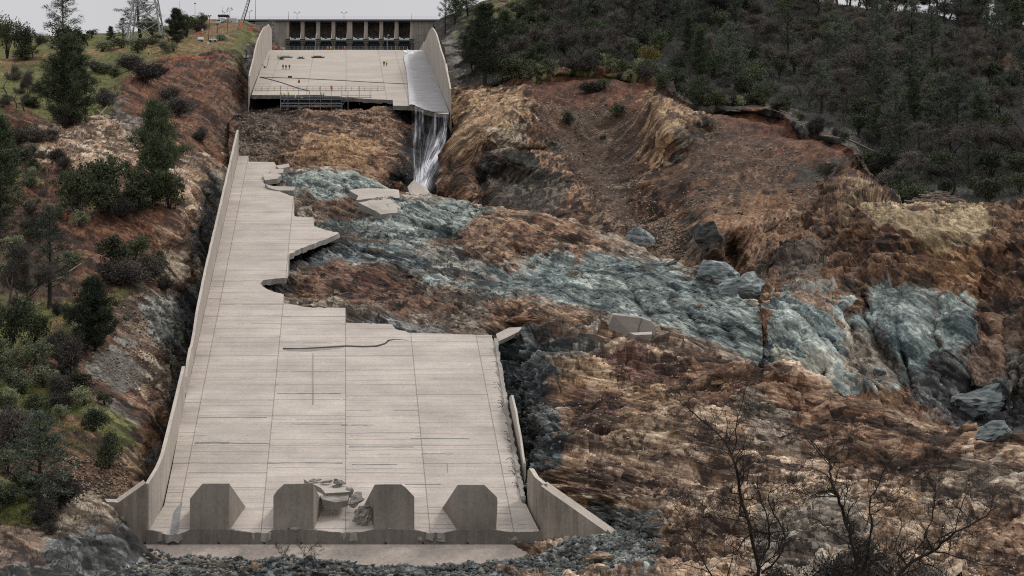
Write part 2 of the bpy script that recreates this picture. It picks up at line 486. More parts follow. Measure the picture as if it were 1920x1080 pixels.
    q = st*stw + fi*0.25 + (t1*0.15 + t2*0.45 + t3*0.6 + 0.35*u1 + 0.35*u4 + 0.22*u2 + 0.25*u5)*rg - 0.55*sstep(0.72, 0.97, ln)*rg
    def tint(nm):
        c0, c1, c2, c3 = GROUND[nm]
        w0 = sstep(-0.06, -0.5, q)[:,None]; w2 = sstep(0.08, 0.58, q)[:,None]
        col = c1*(1-w0) + c0*w0; col = col*(1-w2) + c2*w2
        w3 = (0.6*sstep(0.12, 0.4, bl + 0.35*t2 + 0.25*u1))[:,None]
        return col*(1-w3) + (0.6*c3 + 0.4*col*np.mean(c3)/np.mean(c1))*w3
    C = tint(base)
    for z in zones:
        nm, poly = z[0], z[1]; soft = 0.55*z[2] if len(z) > 2 else 4.0; stg = z[3] if len(z) > 3 else 1.0
        sd = poly_sd(X, Yp, poly) + 7.0*t2 + 5.0*t3 + 7.0*t1 + 6.0*st
        w = (stg*sstep(-soft, soft, sd))
        sel = w > 0.003
        if sel.any(): C = np.where(sel[:,None], C*(1-w[:,None]) + tint(nm)*w[:,None], C)
    idx = np.arange(nu*nv).reshape(nv, nu)
    Fq = np.stack([idx[:-1,:-1], idx[:-1,1:], idx[1:,1:], idx[1:,:-1]], -1).reshape(-1, 4)
    me = raw_mesh(name, P, Fq, mat, smooth=False, attrs={"Col": C})
    o = link(name, me)
    tag(o, label, kind="structure")
    PATCH[name] = (P, (P[:,0]/P[:,1]*F+CX), (CY-P[:,2]/P[:,1]*F), N)
    return o

def ground(name, x, y, tol=5.0):
    P, px, py, N = PATCH[name]
    r = np.hypot(px-x, py-y)
    near = np.nonzero(r < max(tol, r.min()+1.0))[0]
    j = near[np.argmin(P[near,1])]
    return P[j].copy()

R_ = math.radians
M_bed = terrain_mat("bedrock_schist", rot=R_(-27), chip=.40, chip_size=(3.6,1.8,.42), bump=.35, fine=.5, grain=.18, soft=.25)
M_cliffm = terrain_mat("blue_cliff_rock", rot=R_(-50), chip=.34, chip_size=(2.2,1.4,.7), bump=.35)
M_dome = terrain_mat("dome_schist", rot=R_(-12), chip=.42, chip_size=(3.4,1.8,.42), bump=.35, fine=.5, grain=.16, soft=.3)
M_rub = terrain_mat("rubble_ground", rot=R_(-15), chip=.5, chip_size=(.7,.7,.5), bump=.3)
M_soil = terrain_mat("stony_soil", rot=R_(-30), chip=.30, chip_size=(.8,.8,.6), bump=.25, grain=.28)
M_bank = terrain_mat("cut_bank_earth", rot=R_(48), chip=.33, chip_size=(2.0,1.2,.55), bump=.3, grain=.28)
M_turf = terrain_mat("hill_ground", chip=.2, chip_size=(.8,.8,.8), bump=.15, grain=.3)

# 1 scoured bedrock where the chute is missing
terrain("bedrock", [
 [(470,655,485),(700,660,484),(930,655,487),(1010,645,482),(1140,655,474),(1300,700,464),(1440,750,455)],
 [(470,590,506),(640,600,502),(800,623,493),(925,622,490),(1000,616,489),(1130,612,483),(1240,640,474),(1420,705,463)],
 [(470,500,546),(640,530,534),(760,560,522),(930,570,508),(1100,560,504),(1250,590,491),(1430,660,470)],
 [(470,420,590),(640,430,577),(760,450,566),(930,470,551),(1090,490,534),(1250,535,511),(1430,612,481)],
 [(465,330,638),(555,326,636),(660,332,632),(745,362,614),(840,375,606),(940,395,594),(1080,420,575),(1250,492,535),(1430,578,492)],
 [(465,322,648),(555,318,648),(660,324,646),(745,360,630),(840,380,625),(940,405,615),(1085,440,590),(1260,520,548),(1440,610,502)],
], 720, 400, 'greytan', [
 ('bluegreen', [(497,322),(560,323),(650,328),(722,345),(760,374),(690,376),(655,366),(552,374),(520,352)], 5),
 ('rustdark', [(552,376),(655,380),(690,395),(640,428),(596,408),(588,400),(553,404)], 5),
 ('bluegreen', [(600,430),(690,398),(760,372),(860,383),(935,405),(925,445),(800,455),(700,462),(640,440)], 10),
 ('bluedark', [(545,474),(600,455),(720,462),(820,500),(780,515),(640,492),(545,508)], 8),
 ('rust', [(780,470),(940,398),(1040,408),(1130,455),(1200,500),(1000,500),(900,515),(800,500)], 12, 0.9),
 ('rustdark', [(545,530),(640,500),(780,522),(860,575),(760,600),(650,578),(560,560)], 9),
 ('red', [(620,520),(690,520),(700,560),(650,560)], 6),
 ('bluepale', [(800,545),(900,500),(1050,478),(1200,486),(1330,535),(1430,580),(1430,690),(1330,650),(1200,600),(1060,572),(950,560)], 12),
 ('bluegreen', [(1050,500),(1180,520),(1300,560),(1420,610),(1420,690),(1300,640),(1150,570)], 12, 0.8),
 ('bluepale', [(690,470),(860,462),(960,500),(1040,560),(900,575),(780,525)], 14, 0.6),
 ('rust', [(840,505),(930,510),(920,535),(850,535)], 10, 0.6),
 ('rust', [(900,560),(1000,575),(1110,590),(1110,620),(920,626)], 9, 0.8),
 ('bluedark', [(650,606),(735,600),(850,618),(800,632),(660,628)], 6, 0.8),
 ('wet_shade', [(545,470),(600,452),(700,430),(720,440),(620,462),(545,490)], 5, 0.5),  # near-black tint just below the spur's torn edge
 ('wet_shade', [(488,520),(540,520),(536,556),(500,545)], 5, 0.9),  # near-black tint in the notch of the torn edge
], M_bed, theta=-27, block=0.62, stw=0.85, big=1.4, ledge=0.35, streak=0.5, mid=0.4, seed=3,
 smoothzones=[(0.5, [(880,520),(1050,470),(1200,480),(1430,580),(1430,700),(1250,620),(1050,590)])],
 bumps=[(600,545,40,18,-25,4),(1000,590,70,16,-5,5),(660,410,30,14,0,-4),(1190,560,7,60,35,-5),(1290,590,6,55,32,-5),(1090,520,6,40,40,-3),(1350,600,6,50,30,-4),(960,470,80,8,-25,-3),(860,545,70,6,-25,-3),(1240,520,60,7,-28,3),(760,520,50,7,-25,-3),(840,440,60,7,-15,-3)])

# 2 slope below the broken end of the gentle floor
terrain("washed_out_slope", [
 [(430,335,655),(560,340,650),(700,350,648),(760,392,645),(800,392,645),(860,400,655)],
 [(430,270,700),(560,290,674),(680,300,672),(760,320,670),(800,330,672),(860,330,690)],
 [(430,216,760),(540,212,756),(640,210,756),(730,229,730),(770,241,738),(800,241,740),(860,251,735)],
 [(430,200,800),(540,201,790),(640,199,786),(730,210,752),(780,216,750),(860,216,765)],
 [(430,180,845),(540,184,835),(640,186,830),(730,198,795),(780,206,780),(860,206,790)],
 [(430,160,880),(540,165,880),(640,165,880),(730,180,840),(780,190,810),(860,190,820)],
], 380, 230, 'soil', [
 ('rust', [(540,215),(640,200),(735,205),(760,300),(720,345),(560,330),(530,280)], 12),
 ('orange', [(560,270),(640,255),(700,275),(690,310),(600,320),(560,300)], 12, 0.8),
 ('scree', [(440,200),(540,200),(545,250),(500,300),(520,322),(450,320)], 10),
 ('wet_shade', [(430,178),(540,178),(640,184),(640,196),(560,206),(470,212),(430,215)], 6, 0.9),  # shade of the void under the lip, painted into the slope
 ('wet_shade', [(735,196),(860,200),(860,390),(770,370),(745,300),(770,250),(735,215)], 8),
 ('wet_shade', [(715,320),(775,330),(780,372),(750,368),(725,345)], 6),
 ('gravel', [(620,192),(660,198),(640,212),(610,206)], 5, 0.7),
], M_soil, theta=-25, frac=0.7, block=0.6, big=1.6, ledge=0.5, streak=0.5, mid=0.6, fine=0.25, seed=11,
 bumps=[(525,265,12,45,-30,-7),(620,280,70,45,0,5),(745,345,25,18,0,-8),(790,300,22,80,-12,-6)])

# 3 eroded bank beyond the missing wall: spurs, scree chutes, dark pits
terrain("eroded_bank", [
 [(812,425,648),(930,440,622),(1085,475,592),(1200,525,567),(1300,570,546),(1440,660,516)],
 [(822,372,655),(930,388,626),(1060,422,610),(1180,452,592),(1300,494,564),(1420,548,542),(1520,590,520)],
 [(836,300,680),(900,320,645),(960,330,648),(1080,340,655),(1180,380,642),(1260,420,612),(1340,405,590),(1430,445,575),(1530,480,575),(1600,520,592)],
 [(846,240,715),(900,250,676),(960,240,680),(1050,270,695),(1150,300,692),(1210,310,668),(1290,320,655),(1400,350,628),(1550,385,620),(1640,460,625)],
 [(850,195,745),(900,182,738),(980,182,738),(1080,200,740),(1190,200,738),(1240,202,712),(1300,218,706),(1400,260,692),(1500,290,675),(1585,318,662),(1665,400,672)],
 [(849,180,758),(900,171,760),(980,165,767),(1050,149,787),(1140,154,787),(1240,176,768),(1320,215,733),(1440,222,733),(1520,266,703),(1590,290,687),(1650,365,651)],
 [(848,168,765),(900,160,765),(980,151,770),(1050,134,790),(1140,139,790),(1240,161,770),(1320,202,735),(1440,207,735),(1520,250,705),(1590,273,690),(1640,345,650)],
 [(848,166,772),(900,158,772),(980,149,778),(1050,132,800),(1140,137,800),(1240,159,780),(1320,200,745),(1440,205,745),(1520,248,714),(1590,271,700),(1650,343,660)],
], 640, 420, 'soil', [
 ('tan', [(850,172),(985,172),(1005,215),(930,262),(880,312),(838,300)], 9, 0.8),
 ('rust', [(838,290),(880,300),(930,260),(900,390),(825,380)], 9),
 ('palerock', [(925,245),(985,235),(1000,262),(940,300),(918,300)], 5, 0.7),
 ('darkrock_shade', [(915,290),(1060,275),(1075,350),(1060,400),(940,398),(880,370)], 9),  # shade below the tan spur's overhang, painted in
 ('blackgreen', [(940,285),(1045,262),(1060,300),(960,318)], 6, 0.85),  # greenish stain darkened further with painted overhang shade
 ('rust', [(985,255),(1090,335),(1190,435),(1140,435),(1060,345),(985,280)], 7),
 ('scree', [(1040,190),(1200,210),(1205,340),(1180,430),(1110,370),(1060,290)], 14, 0.8),
 ('soilred', [(980,150),(1060,138),(1200,155),(1215,190),(1090,215),(1000,190)], 9, 0.9),
 ('tan', [(1212,180),(1300,196),(1335,215),(1300,225),(1270,270),(1232,315),(1200,320)], 8, 0.85),
 ('darkrock_shade', [(1290,222),(1338,225),(1335,265),(1290,280),(1272,262)], 5, 0.8),
 ('scree', [(1340,240),(1500,270),(1480,340),(1380,400),(1250,390),(1240,330)], 16, 0.45),
 ('soilred', [(1330,204),(1440,206),(1600,272),(1590,310),(1500,290),(1400,245)], 9),
 ('orange', [(1330,390),(1480,340),(1500,420),(1420,460),(1340,450)], 14, 0.35),
 ('darkrock_shade', [(1280,415),(1310,400),(1360,440),(1340,500),(1285,490)], 5, 0.9),  # shade of the hollow painted onto the rock
 ('blackgreen', [(1500,310),(1590,300),(1560,350),(1500,350)], 7, 0.8),  # shade of the deep pit painted in
 ('brown', [(1230,410),(1290,400),(1285,490),(1220,470)], 8),
 ('rust', [(1360,430),(1500,390),(1500,480),(1420,520),(1350,500)], 10, 0.8),
 ('darkrock_shade', [(1380,520),(1430,480),(1540,460),(1540,560),(1430,560)], 7, 0.85),
 ('scree', [(1100,420),(1250,400),(1290,480),(1230,470),(1120,440)], 10, 0.7),
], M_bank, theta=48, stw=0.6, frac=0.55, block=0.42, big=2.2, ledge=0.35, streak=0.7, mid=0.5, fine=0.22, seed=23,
 smoothzones=[(0.22, [(985,150),(1060,135),(1240,160),(1215,190),(1205,340),(1180,430),(1060,300),(1010,200)]), (0.3, [(1335,206),(1440,208),(1600,272),(1560,330),(1480,400),(1360,400),(1250,400),(1240,320),(1345,255)])],
 bumps=[(925,235,85,26,40,22),(965,345,60,34,0,-20),(1000,285,44,12,-5,-8),(1110,340,80,16,-50,8),(1130,270,50,95,-20,-20),(1258,240,40,56,35,22),
        (1318,250,20,24,0,-16),(1400,300,90,50,-30,-9),(1335,445,30,44,0,14),(1372,485,16,44,0,-14),(1440,415,66,28,15,12),(1545,335,42,22,-15,-14),(1200,430,30,26,0,-8),(860,340,22,55,0,10),(905,365,16,30,10,-10),(1480,500,60,20,10,-8)])

# 4 bluish cliff with the ochre block above it
terrain("blue_cliff", [
 [(1375,770,450),(1500,800,442),(1650,840,432),(1800,880,418),(1990,910,402)],
 [(1395,690,470),(1500,722,464),(1650,755,458),(1780,785,452),(1860,815,444),(1990,810,432)],
 [(1410,605,490),(1500,622,480),(1600,612,489),(1680,622,484),(1780,642,479),(1860,662,470),(1990,652,456)],
 [(1425,548,508),(1500,537,505),(1580,541,509),(1660,522,505),(1760,542,500),(1860,562,490),(1990,542,476)],
 [(1440,512,532),(1500,482,546),(1560,472,545),(1640,462,524),(1740,462,520),(1840,472,511),(1990,452,500)],
 [(1470,470,566),(1530,412,592),(1590,392,592),(1640,400,548),(1740,396,550),(1860,396,548),(1990,393,556)],
 [(1500,420,610),(1560,340,650),(1605,330,652),(1650,365,622),(1700,391,585),(1760,392,580),(1860,393,580),(1990,391,580)],
], 480, 400, 'brown', [
 ('ochre', [(1640,396),(1862,394),(1855,445),(1800,482),(1720,452),(1640,425)], 7),
 ('orange', [(1690,465),(1840,470),(1830,540),(1760,560),(1690,520)], 14, 0.8),
 ('ochre', [(1590,345),(1640,355),(1632,400),(1590,420)], 8, 0.6),
 ('rustdark', [(1640,430),(1700,440),(1690,500),(1600,480)], 9, 0.8),
 ('bluepale', [(1448,528),(1560,552),(1600,590),(1660,530),(1750,545),(1758,620),(1755,700),(1650,742),(1500,725),(1425,690)], 8),
 ('bluegreen', [(1640,535),(1720,530),(1740,570),(1660,580)], 8, 0.6),
 ('rust', [(1480,540),(1560,560),(1560,600),(1500,570)], 7, 0.8),
 ('greytan', [(1590,600),(1640,620),(1700,700),(1660,740),(1570,700)], 10, 0.8),
 ('white', [(1458,640),(1480,655),(1500,668),(1545,695),(1545,738),(1480,708),(1450,684)], 5),
 ('rust', [(1425,545),(1447,560),(1440,640),(1395,692),(1405,620)], 5),
 ('bluepale', [(1768,580),(1815,560),(1835,600),(1830,660),(1775,690)], 8),
 ('bluedark', [(1700,690),(1790,690),(1990,640),(1990,870),(1850,850),(1740,770)], 10, 0.85),
 ('darkrock_shade', [(1880,560),(1990,520),(1990,760),(1900,740),(1850,640)], 12, 0.6),
 ('rust', [(1830,620),(1875,600),(1880,700),(1840,720)], 7, 0.6),
 ('darkrock_shade', [(1440,500),(1530,450),(1545,530),(1450,525)], 7, 0.85),
 ('brown', [(1860,400),(1990,395),(1990,560),(1840,540)], 10),
 ('wet_shade', [(1595,545),(1612,545),(1720,720),(1700,730)], 4, 0.7),  # near-black tint laid along the slanting gully
 ('wet_shade', [(1752,560),(1762,560),(1770,690),(1750,700)], 3, 0.7),  # near-black tint laid along the upright gully
], M_cliffm, theta=-50, frac=1.2, block=0.7, grain=1.5, stw=0.55, big=2.2, ledge=0.5, streak=0.45, mid=0.5, fine=0.2, seed=37,
 smoothzones=[(0.45, [(1640,530),(1750,545),(1755,700),(1650,742),(1600,600)]), (0.5, [(1640,396),(1862,394),(1850,480),(1640,430)])],
 bumps=[(1700,600,45,80,-18,6),(1650,650,9,80,28,-7),(1760,620,8,70,0,-7),(1520,640,70,70,0,6),(1580,600,8,60,30,-4),(1800,620,26,50,0,5),(1830,740,40,30,0,-6),
        (1740,430,110,30,0,8),(1890,470,18,80,-20,-7),(1840,560,10,50,-20,-5),(1620,470,14,60,-35,-7),(1540,470,40,40,0,-6),(1960,600,20,90,0,5),(1490,610,5,70,22,-5),(1555,680,5,50,-30,-5),(1625,570,5,50,25,-4),(1700,690,5,60,15,-5),(1730,580,4,40,-20,-3),(1880,640,7,70,10,-6),(1910,720,7,60,-5,-6)])

# 5 near dome of red-brown rock with the dark gully beside the chute
terrain("rock_dome", [
 [(930,1130,330),(1090,1120,312),(1240,1115,308),(1500,1112,298),(1750,1112,288),(1990,1112,280)],
 [(935,1045,372),(1040,1040,368),(1130,1030,364),(1240,1030,350),(1300,1025,342),(1500,1025,330),(1750,1025,318),(1990,1025,305)],
 [(935,1010,392),(1040,995,384),(1130,1000,377),(1200,1000,364),(1300,1000,345),(1500,1000,335),(1750,1000,325),(1990,1000,310)],
 [(915,905,412),(985,895,402),(1030,885,389),(1200,880,382),(1400,890,375),(1600,900,368),(1800,910,355),(1990,920,345)],
 [(905,785,446),(985,785,438),(1045,780,418),(1200,772,412),(1400,792,403),(1600,812,392),(1800,852,380),(1990,882,365)],
 [(900,695,474),(975,692,464),(1050,690,442),(1150,690,440),(1240,690,436),(1400,722,422),(1600,772,405),(1800,832,390),(1990,862,375)],
 [(900,640,486),(960,634,478),(1060,630,466),(1130,632,463),(1240,641,455),(1400,690,435),(1600,756,412),(1800,816,396),(1920,839,388),(1990,851,380)],
 [(900,655,496),(960,648,490),(1060,644,478),(1130,648,474),(1240,660,466),(1400,712,444),(1600,780,420),(1800,840,404),(1920,862,394),(1990,872,388)],
], 820, 480, 'tanrust', [
 ('bluedark', [(900,620),(1040,640),(1072,700),(1040,770),(1068,830),(1015,905),(960,910),(900,700)], 9),
 ('bluegrey', [(955,625),(1130,628),(1105,690),(1060,700),(985,690)], 9, 0.8),
 ('bluegrey', [(1010,770),(1050,760),(1060,800),(1020,810)], 6, 0.7),
 ('red', [(1130,655),(1300,682),(1300,725),(1130,712)], 12),
 ('tan', [(1050,705),(1250,722),(1340,765),(1200,770),(1060,745)], 9, 0.7),
 ('red', [(1070,745),(1190,755),(1190,805),(1080,805)], 11),
 ('rust', [(1280,690),(1400,700),(1640,785),(1780,845),(1800,880),(1600,868),(1450,800),(1300,760)], 12),
 ('ochre', [(1180,790),(1300,800),(1280,850),(1150,860)], 18, 0.3),
 ('greytan', [(1400,760),(1480,790),(1520,850),(1440,850),(1390,800)], 8, 0.9),
 ('greytan', [(1680,860),(1990,890),(1990,1010),(1750,980)], 16, 0.8),
 ('rustdark', [(1140,860),(1290,850),(1300,930),(1150,960)], 16, 0.5),
 ('bluegrey', [(1130,945),(1240,960),(1245,1090),(1000,1090),(1080,1000)], 10),
 ('rust', [(1240,1000),(1330,990),(1320,1090),(1230,1090)], 9, 0.8),
 ('rust', [(1840,1000),(1990,980),(1990,1090),(1840,1060)], 10, 0.8),
 ('bluegrey', [(1430,980),(1600,950),(1640,1090),(1420,1090)], 14, 0.6),
 ('rust', [(1600,820),(1760,840),(1800,900),(1640,900)], 14, 0.6),
], M_dome, theta=-11, grain=0.95, block=0.8, stw=0.45, frac=1.5, big=1.5, ledge=0.85, streak=0.5, mid=0.55, fine=0.16, seed=51,
 bumps=[(985,790,22,110,6,-5),(1050,860,24,30,0,3),(1130,780,50,16,0,-2.5),(1240,1030,12,40,0,4),(1460,800,70,22,-25,2)])

# 6 rubble below the toe of the chute
terrain("rubble_bed", [
 [(150,1146,312),(400,1138,318),(700,1138,318),(1000,1138,312),(1290,1136,305)],
 [(170,1091,334),(400,1095,338),(700,1095,338),(1000,1090,334),(1270,1077,328)],
 [(190,1046,357),(290,1062,352),(420,1064,351),(560,1060,352),(760,1076,350),(850,1069,351),(930,1057,352),(1010,1051,352),(1060,1035,354),(1140,1013,357),(1250,1006,360)],
 [(190,1021,370),(290,1053,366),(560,1057,366),(850,1065,366),(1010,1049,366),(1060,1031,366),(1140,1011,367),(1250,996,372)],
], 560, 130, 'bluedark', [
 ('bluegrey', [(150,1000),(260,1020),(420,1060),(420,1090),(150,1110)], 9),
 ('greytan', [(260,1048),(330,1050),(400,1075),(300,1085)], 6, 0.8),
 ('rustdark', [(380,1060),(450,1055),(450,1090),(360,1090)], 6, 0.7),
 ('bluegrey', [(880,1050),(1250,990),(1290,1100),(1100,1100),(1000,1060)], 9),
 ('rustdark', [(560,1080),(640,1072),(640,1100),(560,1100)], 7, 0.5),
], M_rub, theta=-15, frac=0.5, block=0.5, grain=.7, big=0.6, ledge=0.3, streak=0.4, mid=0.8, fine=0.3, seed=67)

# 7 bank on the lamp tower side: terraces, red scars, dark gully along the chute wall
terrain("grassy_bank", [
 [(-90,1130,312),(100,1120,318),(200,1115,328),(330,1110,345)],
 [(-90,1000,346),(60,1000,350),(150,985,358),(205,965,366),(262,1010,384)],
 [(-90,885,374),(60,885,378),(150,882,384),(235,905,389),(300,905,404)],
 [(-90,762,408),(60,762,412),(160,752,420),(250,790,420),(318,832,438),(352,850,452)],
 [(-90,642,443),(60,642,448),(160,642,453),(250,690,450),(308,722,462),(350,770,486),(392,770,500)],
 [(-90,542,484),(60,542,490),(200,540,490),(290,562,498),(345,620,512),(380,650,534),(420,650,545)],
 [(-90,442,540),(60,442,535),(160,452,530),(260,472,528),(340,482,538),(390,525,566),(430,525,580)],
 [(-90,352,580),(60,352,580),(150,332,585),(260,386,556),(335,386,564),(400,400,612),(450,400,630)],
 [(-90,292,620),(80,292,625),(180,282,630),(280,302,626),(360,292,650),(430,330,668),(475,330,680)],
 [(-90,202,680),(80,212,690),(190,232,684),(280,222,696),(370,232,704),(440,272,722),(490,282,730)],
 [(-90,152,760),(80,152,770),(200,172,738),(240,150,742),(320,126,802),(425,124,812),(458,200,790),(495,224,790)],
 [(-90,112,860),(100,107,880),(240,106,862),(330,97,880),(425,92,880),(466,118,880),(505,140,890)],
 [(-90,86,960),(100,86,980),(250,79,1000),(380,66,1000),(445,52,1000),(478,72,1000),(510,100,1010)],
 [(-90,72,1100),(200,66,1120),(390,42,1090),(450,40,1092),(478,52,1092),(520,90,1092)],
 [(-90,74,1240),(200,68,1240),(390,46,1240),(460,44,1240),(520,90,1240)],
], 420, 760, 'soil', [
 ('grass', [(-90,60),(380,36),(470,40),(476,100),(452,135),(425,100),(300,112),(232,150),(205,182),(250,215),(100,225),(-90,235)], 6),
 ('dirt', [(-90,116),(100,104),(200,93),(300,82),(345,72),(392,44),(440,40),(450,62),(420,80),(330,88),(230,100),(110,112),(-90,128)], 4, 0.85),
 ('soilred', [(30,104),(82,102),(82,114),(30,116)], 3, 0.9),
 ('dirt', [(270,104),(320,92),(400,84),(420,100),(300,114)], 5, 0.6),
 ('gravel', [(455,95),(480,80),(500,160),(470,190),(450,135)], 4, 0.9),
 ('soilred', [(235,152),(300,118),(425,118),(455,150),(470,210),(440,330),(390,300),(330,270),(270,215),(235,200)], 6),
 ('scree', [(400,190),(470,200),(470,330),(430,320)], 9, 0.6),
 ('soilred', [(-90,205),(80,205),(92,246),(-90,240)], 6),
 ('tanrock' if False else 'tanrust', [(60,240),(250,228),(265,300),(230,330),(120,330),(60,290)], 9),
 ('gravel', [(205,185),(235,195),(265,230),(250,265),(215,220)], 6, 0.7),
 ('soilred', [(100,320),(180,330),(120,390),(30,400),(60,350)], 9, 0.7),
 ('grass', [(30,332),(80,330),(85,345),(40,350)], 5, 0.8),
 ('grass', [(170,372),(290,382),(230,402),(165,396)], 5),
 ('soilred', [(105,396),(230,404),(280,385),(350,384),(372,420),(360,462),(170,490),(120,480)], 6),
 ('rust', [(300,395),(375,390),(395,470),(310,480)], 8),
 ('tanrust', [(335,270),(425,310),(415,345),(350,340)], 6),
 ('tanrust', [(335,320),(390,330),(380,400),(340,400)], 7),
 ('bluegrey', [(385,330),(430,330),(410,400),(380,410)], 7, .8),
 ('bluedark', [(370,390),(430,390),(400,520),(370,520),(345,470)], 6, 0.9),
 ('palerock', [(300,475),(370,470),(385,520),(330,530),(290,500)], 6, 0.8),
 ('grass', [(-90,560),(60,560),(150,575),(250,532),(262,545),(215,590),(130,665),(-90,690)], 7),
 ('dirt', [(70,620),(130,585),(150,600),(90,650)], 6, 0.6),
 ('scree', [(220,560),(330,550),(345,600),(320,670),(230,650)], 8),
 ('bluegreen', [(280,570),(335,580),(335,660),(290,650)], 8, 0.7),
 ('gravel', [(165,652),(235,648),(285,712),(235,745),(170,700)], 6),
 ('palerock', [(262,664),(325,700),(322,742),(275,728)], 6),
 ('bluedark', [(330,550),(400,520),(390,640),(360,760),(325,830),(285,880),(300,760),(326,690)], 6),
 ('rust', [(225,735),(300,740),(300,800),(240,790)], 8, 0.7),
 ('grass', [(-90,700),(110,725),(180,760),(240,800),(255,835),(190,862),(120,800),(-90,790)], 7),
 ('gravel', [(180,745),(240,750),(255,800),(200,790)], 7, 0.7),
 ('rust', [(100,790),(150,790),(180,850),(240,870),(250,920),(140,915),(100,850)], 7),
 ('ochre', [(225,850),(262,845),(258,905),(235,910)], 7, 0.5),
 ('palerock', [(80,925),(205,925),(215,985),(100,1000)], 8, 0.8),
 ('greytan', [(-90,985),(100,1000),(200,960),(262,960),(262,1130),(-90,1130)], 9),
 ('bluedark', [(-90,1040),(60,1030),(140,1000),(262,985),(262,1130),(-90,1130)], 9, .85),
 ('rustdark', [(-90,990),(60,1000),(90,1060),(-90,1090)], 12, 0.6),
 ('grass', [(-90,905),(60,915),(75,985),(-90,990)], 7),
 ('litter', [(-90,380),(60,400),(120,480),(130,560),(-90,560)], 10, 0.5),
], M_soil, theta=-30, frac=0.5, block=0.36, big=1.6, ledge=0.35, streak=0.4, mid=0.5, fine=0.2, seed=83,
 smoothzones=[(0.15, [(-90,60),(380,36),(470,40),(476,100),(425,100),(300,112),(205,182),(250,215),(-90,205)]), (0.3, [(-90,560),(150,575),(260,532),(130,665),(-90,690)]), (0.3, [(-90,700),(110,725),(250,830),(-90,800)]), (0.3,[(165,652),(235,648),(285,712),(200,745)])],
 bumps=[(345,150,60,30,0,3),(300,440,18,30,20,4),(355,440,10,30,10,-6),(150,440,60,25,0,4),(230,880,40,25,0,4),(170,200,40,20,0,-3),(455,75,10,40,-20,5)])

# 8 wooded hill
terrain("wooded_hill", [
 [(838,246,772),(900,203,776),(980,194,782),(1050,177,804),(1140,182,806),(1240,204,784),(1320,245,748),(1440,250,748),(1520,293,716),(1590,316,702),(1648,392,664),(1700,436,600),(1860,437,592),(1990,436,594)],
 [(838,206,760),(900,163,762),(980,154,768),(1050,137,788),(1140,142,788),(1240,164,768),(1320,205,733),(1440,210,733),(1520,253,703),(1590,276,688),(1648,352,648),(1700,396,575),(1860,397,568),(1990,396,570)],
 [(838,170,790),(900,158,774),(980,149,780),(1050,132,802),(1140,137,802),(1240,159,782),(1320,200,747),(1440,205,747),(1520,247,716),(1590,269,702),(1650,342,662),(1700,391,590),(1860,392,582),(1990,391,584)],
 [(840,140,822),(900,132,815),(1050,112,845),(1240,132,815),(1440,172,790),(1640,272,730),(1740,340,668),(1860,355,650),(1990,352,640)],
 [(835,100,880),(900,92,885),(1050,77,900),(1240,82,890),(1440,112,860),(1640,182,800),(1860,252,730),(1990,272,710)],
 [(825,72,960),(890,46,950),(1050,32,960),(1240,36,950),(1440,52,930),(1640,92,890),(1860,142,840),(1990,152,830)],
 [(812,44,1060),(880,16,1030),(940,-4,1010),(1050,-18,1010),(1240,-18,1000),(1440,-8,990),(1640,22,960),(1760,36,950),(1880,52,930),(1990,42,930)],
 [(812,70,1150),(880,50,1130),(1050,10,1120),(1240,10,1120),(1440,20,1100),(1640,50,1080),(1880,80,1050),(1990,80,1050)],
], 420, 220, 'litter', [
 ('gravel', [(830,90),(850,60),(868,120),(880,165),(848,206),(835,206)], 6, 0.9),
 ('grass', [(850,70),(900,10),(990,-20),(1000,20),(930,40),(880,60)], 8, 0.85),
 ('dirt', [(930,0),(1000,-20),(1000,20),(950,22)], 6, 0.8),
 ('grass', [(1000,140),(1090,132),(1200,150),(1300,190),(1290,200),(1190,168),(1060,150)], 5, 0.9),
 ('gravel', [(1320,205),(1440,205),(1520,247),(1610,290),(1600,270),(1540,232),(1440,190)], 6, 0.6),
 ('gravel', [(1600,300),(1650,340),(1700,380),(1700,396),(1640,352)], 6, 0.6),
 ('dirt', [(1840,110),(1990,100),(1990,140),(1850,140)], 8, 0.6),
 ('grass', [(1400,30),(1560,40),(1560,60),(1400,55)], 8, 0.6),
], M_turf, theta=10, frac=0.0, block=0.15, big=2.0, ledge=0.2, streak=0.2, mid=0.5, fine=0.2, seed=97)

# valley floor running out to the horizon, and the river bank the camera side
zl = -95.0
me = raw_mesh("valley_ground", np.array([(-9000,-2000,zl),(9000,-2000,zl),(9000,16000,zl),(-9000,16000,zl)]), np.array([(0,1,2,3)]), simple_mat("valley_ground", lin(88,84,66), 0.95, var=0.3, scale=0.01))
tag(link("valley_ground", me), kind="structure")
terrain("river_bank", [
 [(760,1330,110),(1300,1340,110),(1990,1330,110)],
 [(760,1180,165),(1300,1190,165),(1990,1180,165)],
 [(760,1150,240),(1300,1140,240),(1990,1135,240)],
 [(760,1120,320),(1300,1112,310),(1990,1105,300)],
], 120, 90, 'litter', [('grass', [(760,1150),(1990,1150),(1990,1330),(760,1330)], 20, 0.5)], M_turf, theta=0, frac=0.0, block=0.1, big=0.8, ledge=0.1, streak=0.1, mid=0.3, seed=103)
# ------------------------------------------------------------------ concrete
def math_node(n, l, op, a, b=None, c=None):
    m = n.new("ShaderNodeMath"); m.operation = op
    for i, v in enumerate((a, b, c)):
        if v is None: continue
        if isinstance(v, (int, float)): m.inputs[i].default_value = v
        else: l.new(v, m.inputs[i])
    return m.outputs[0]

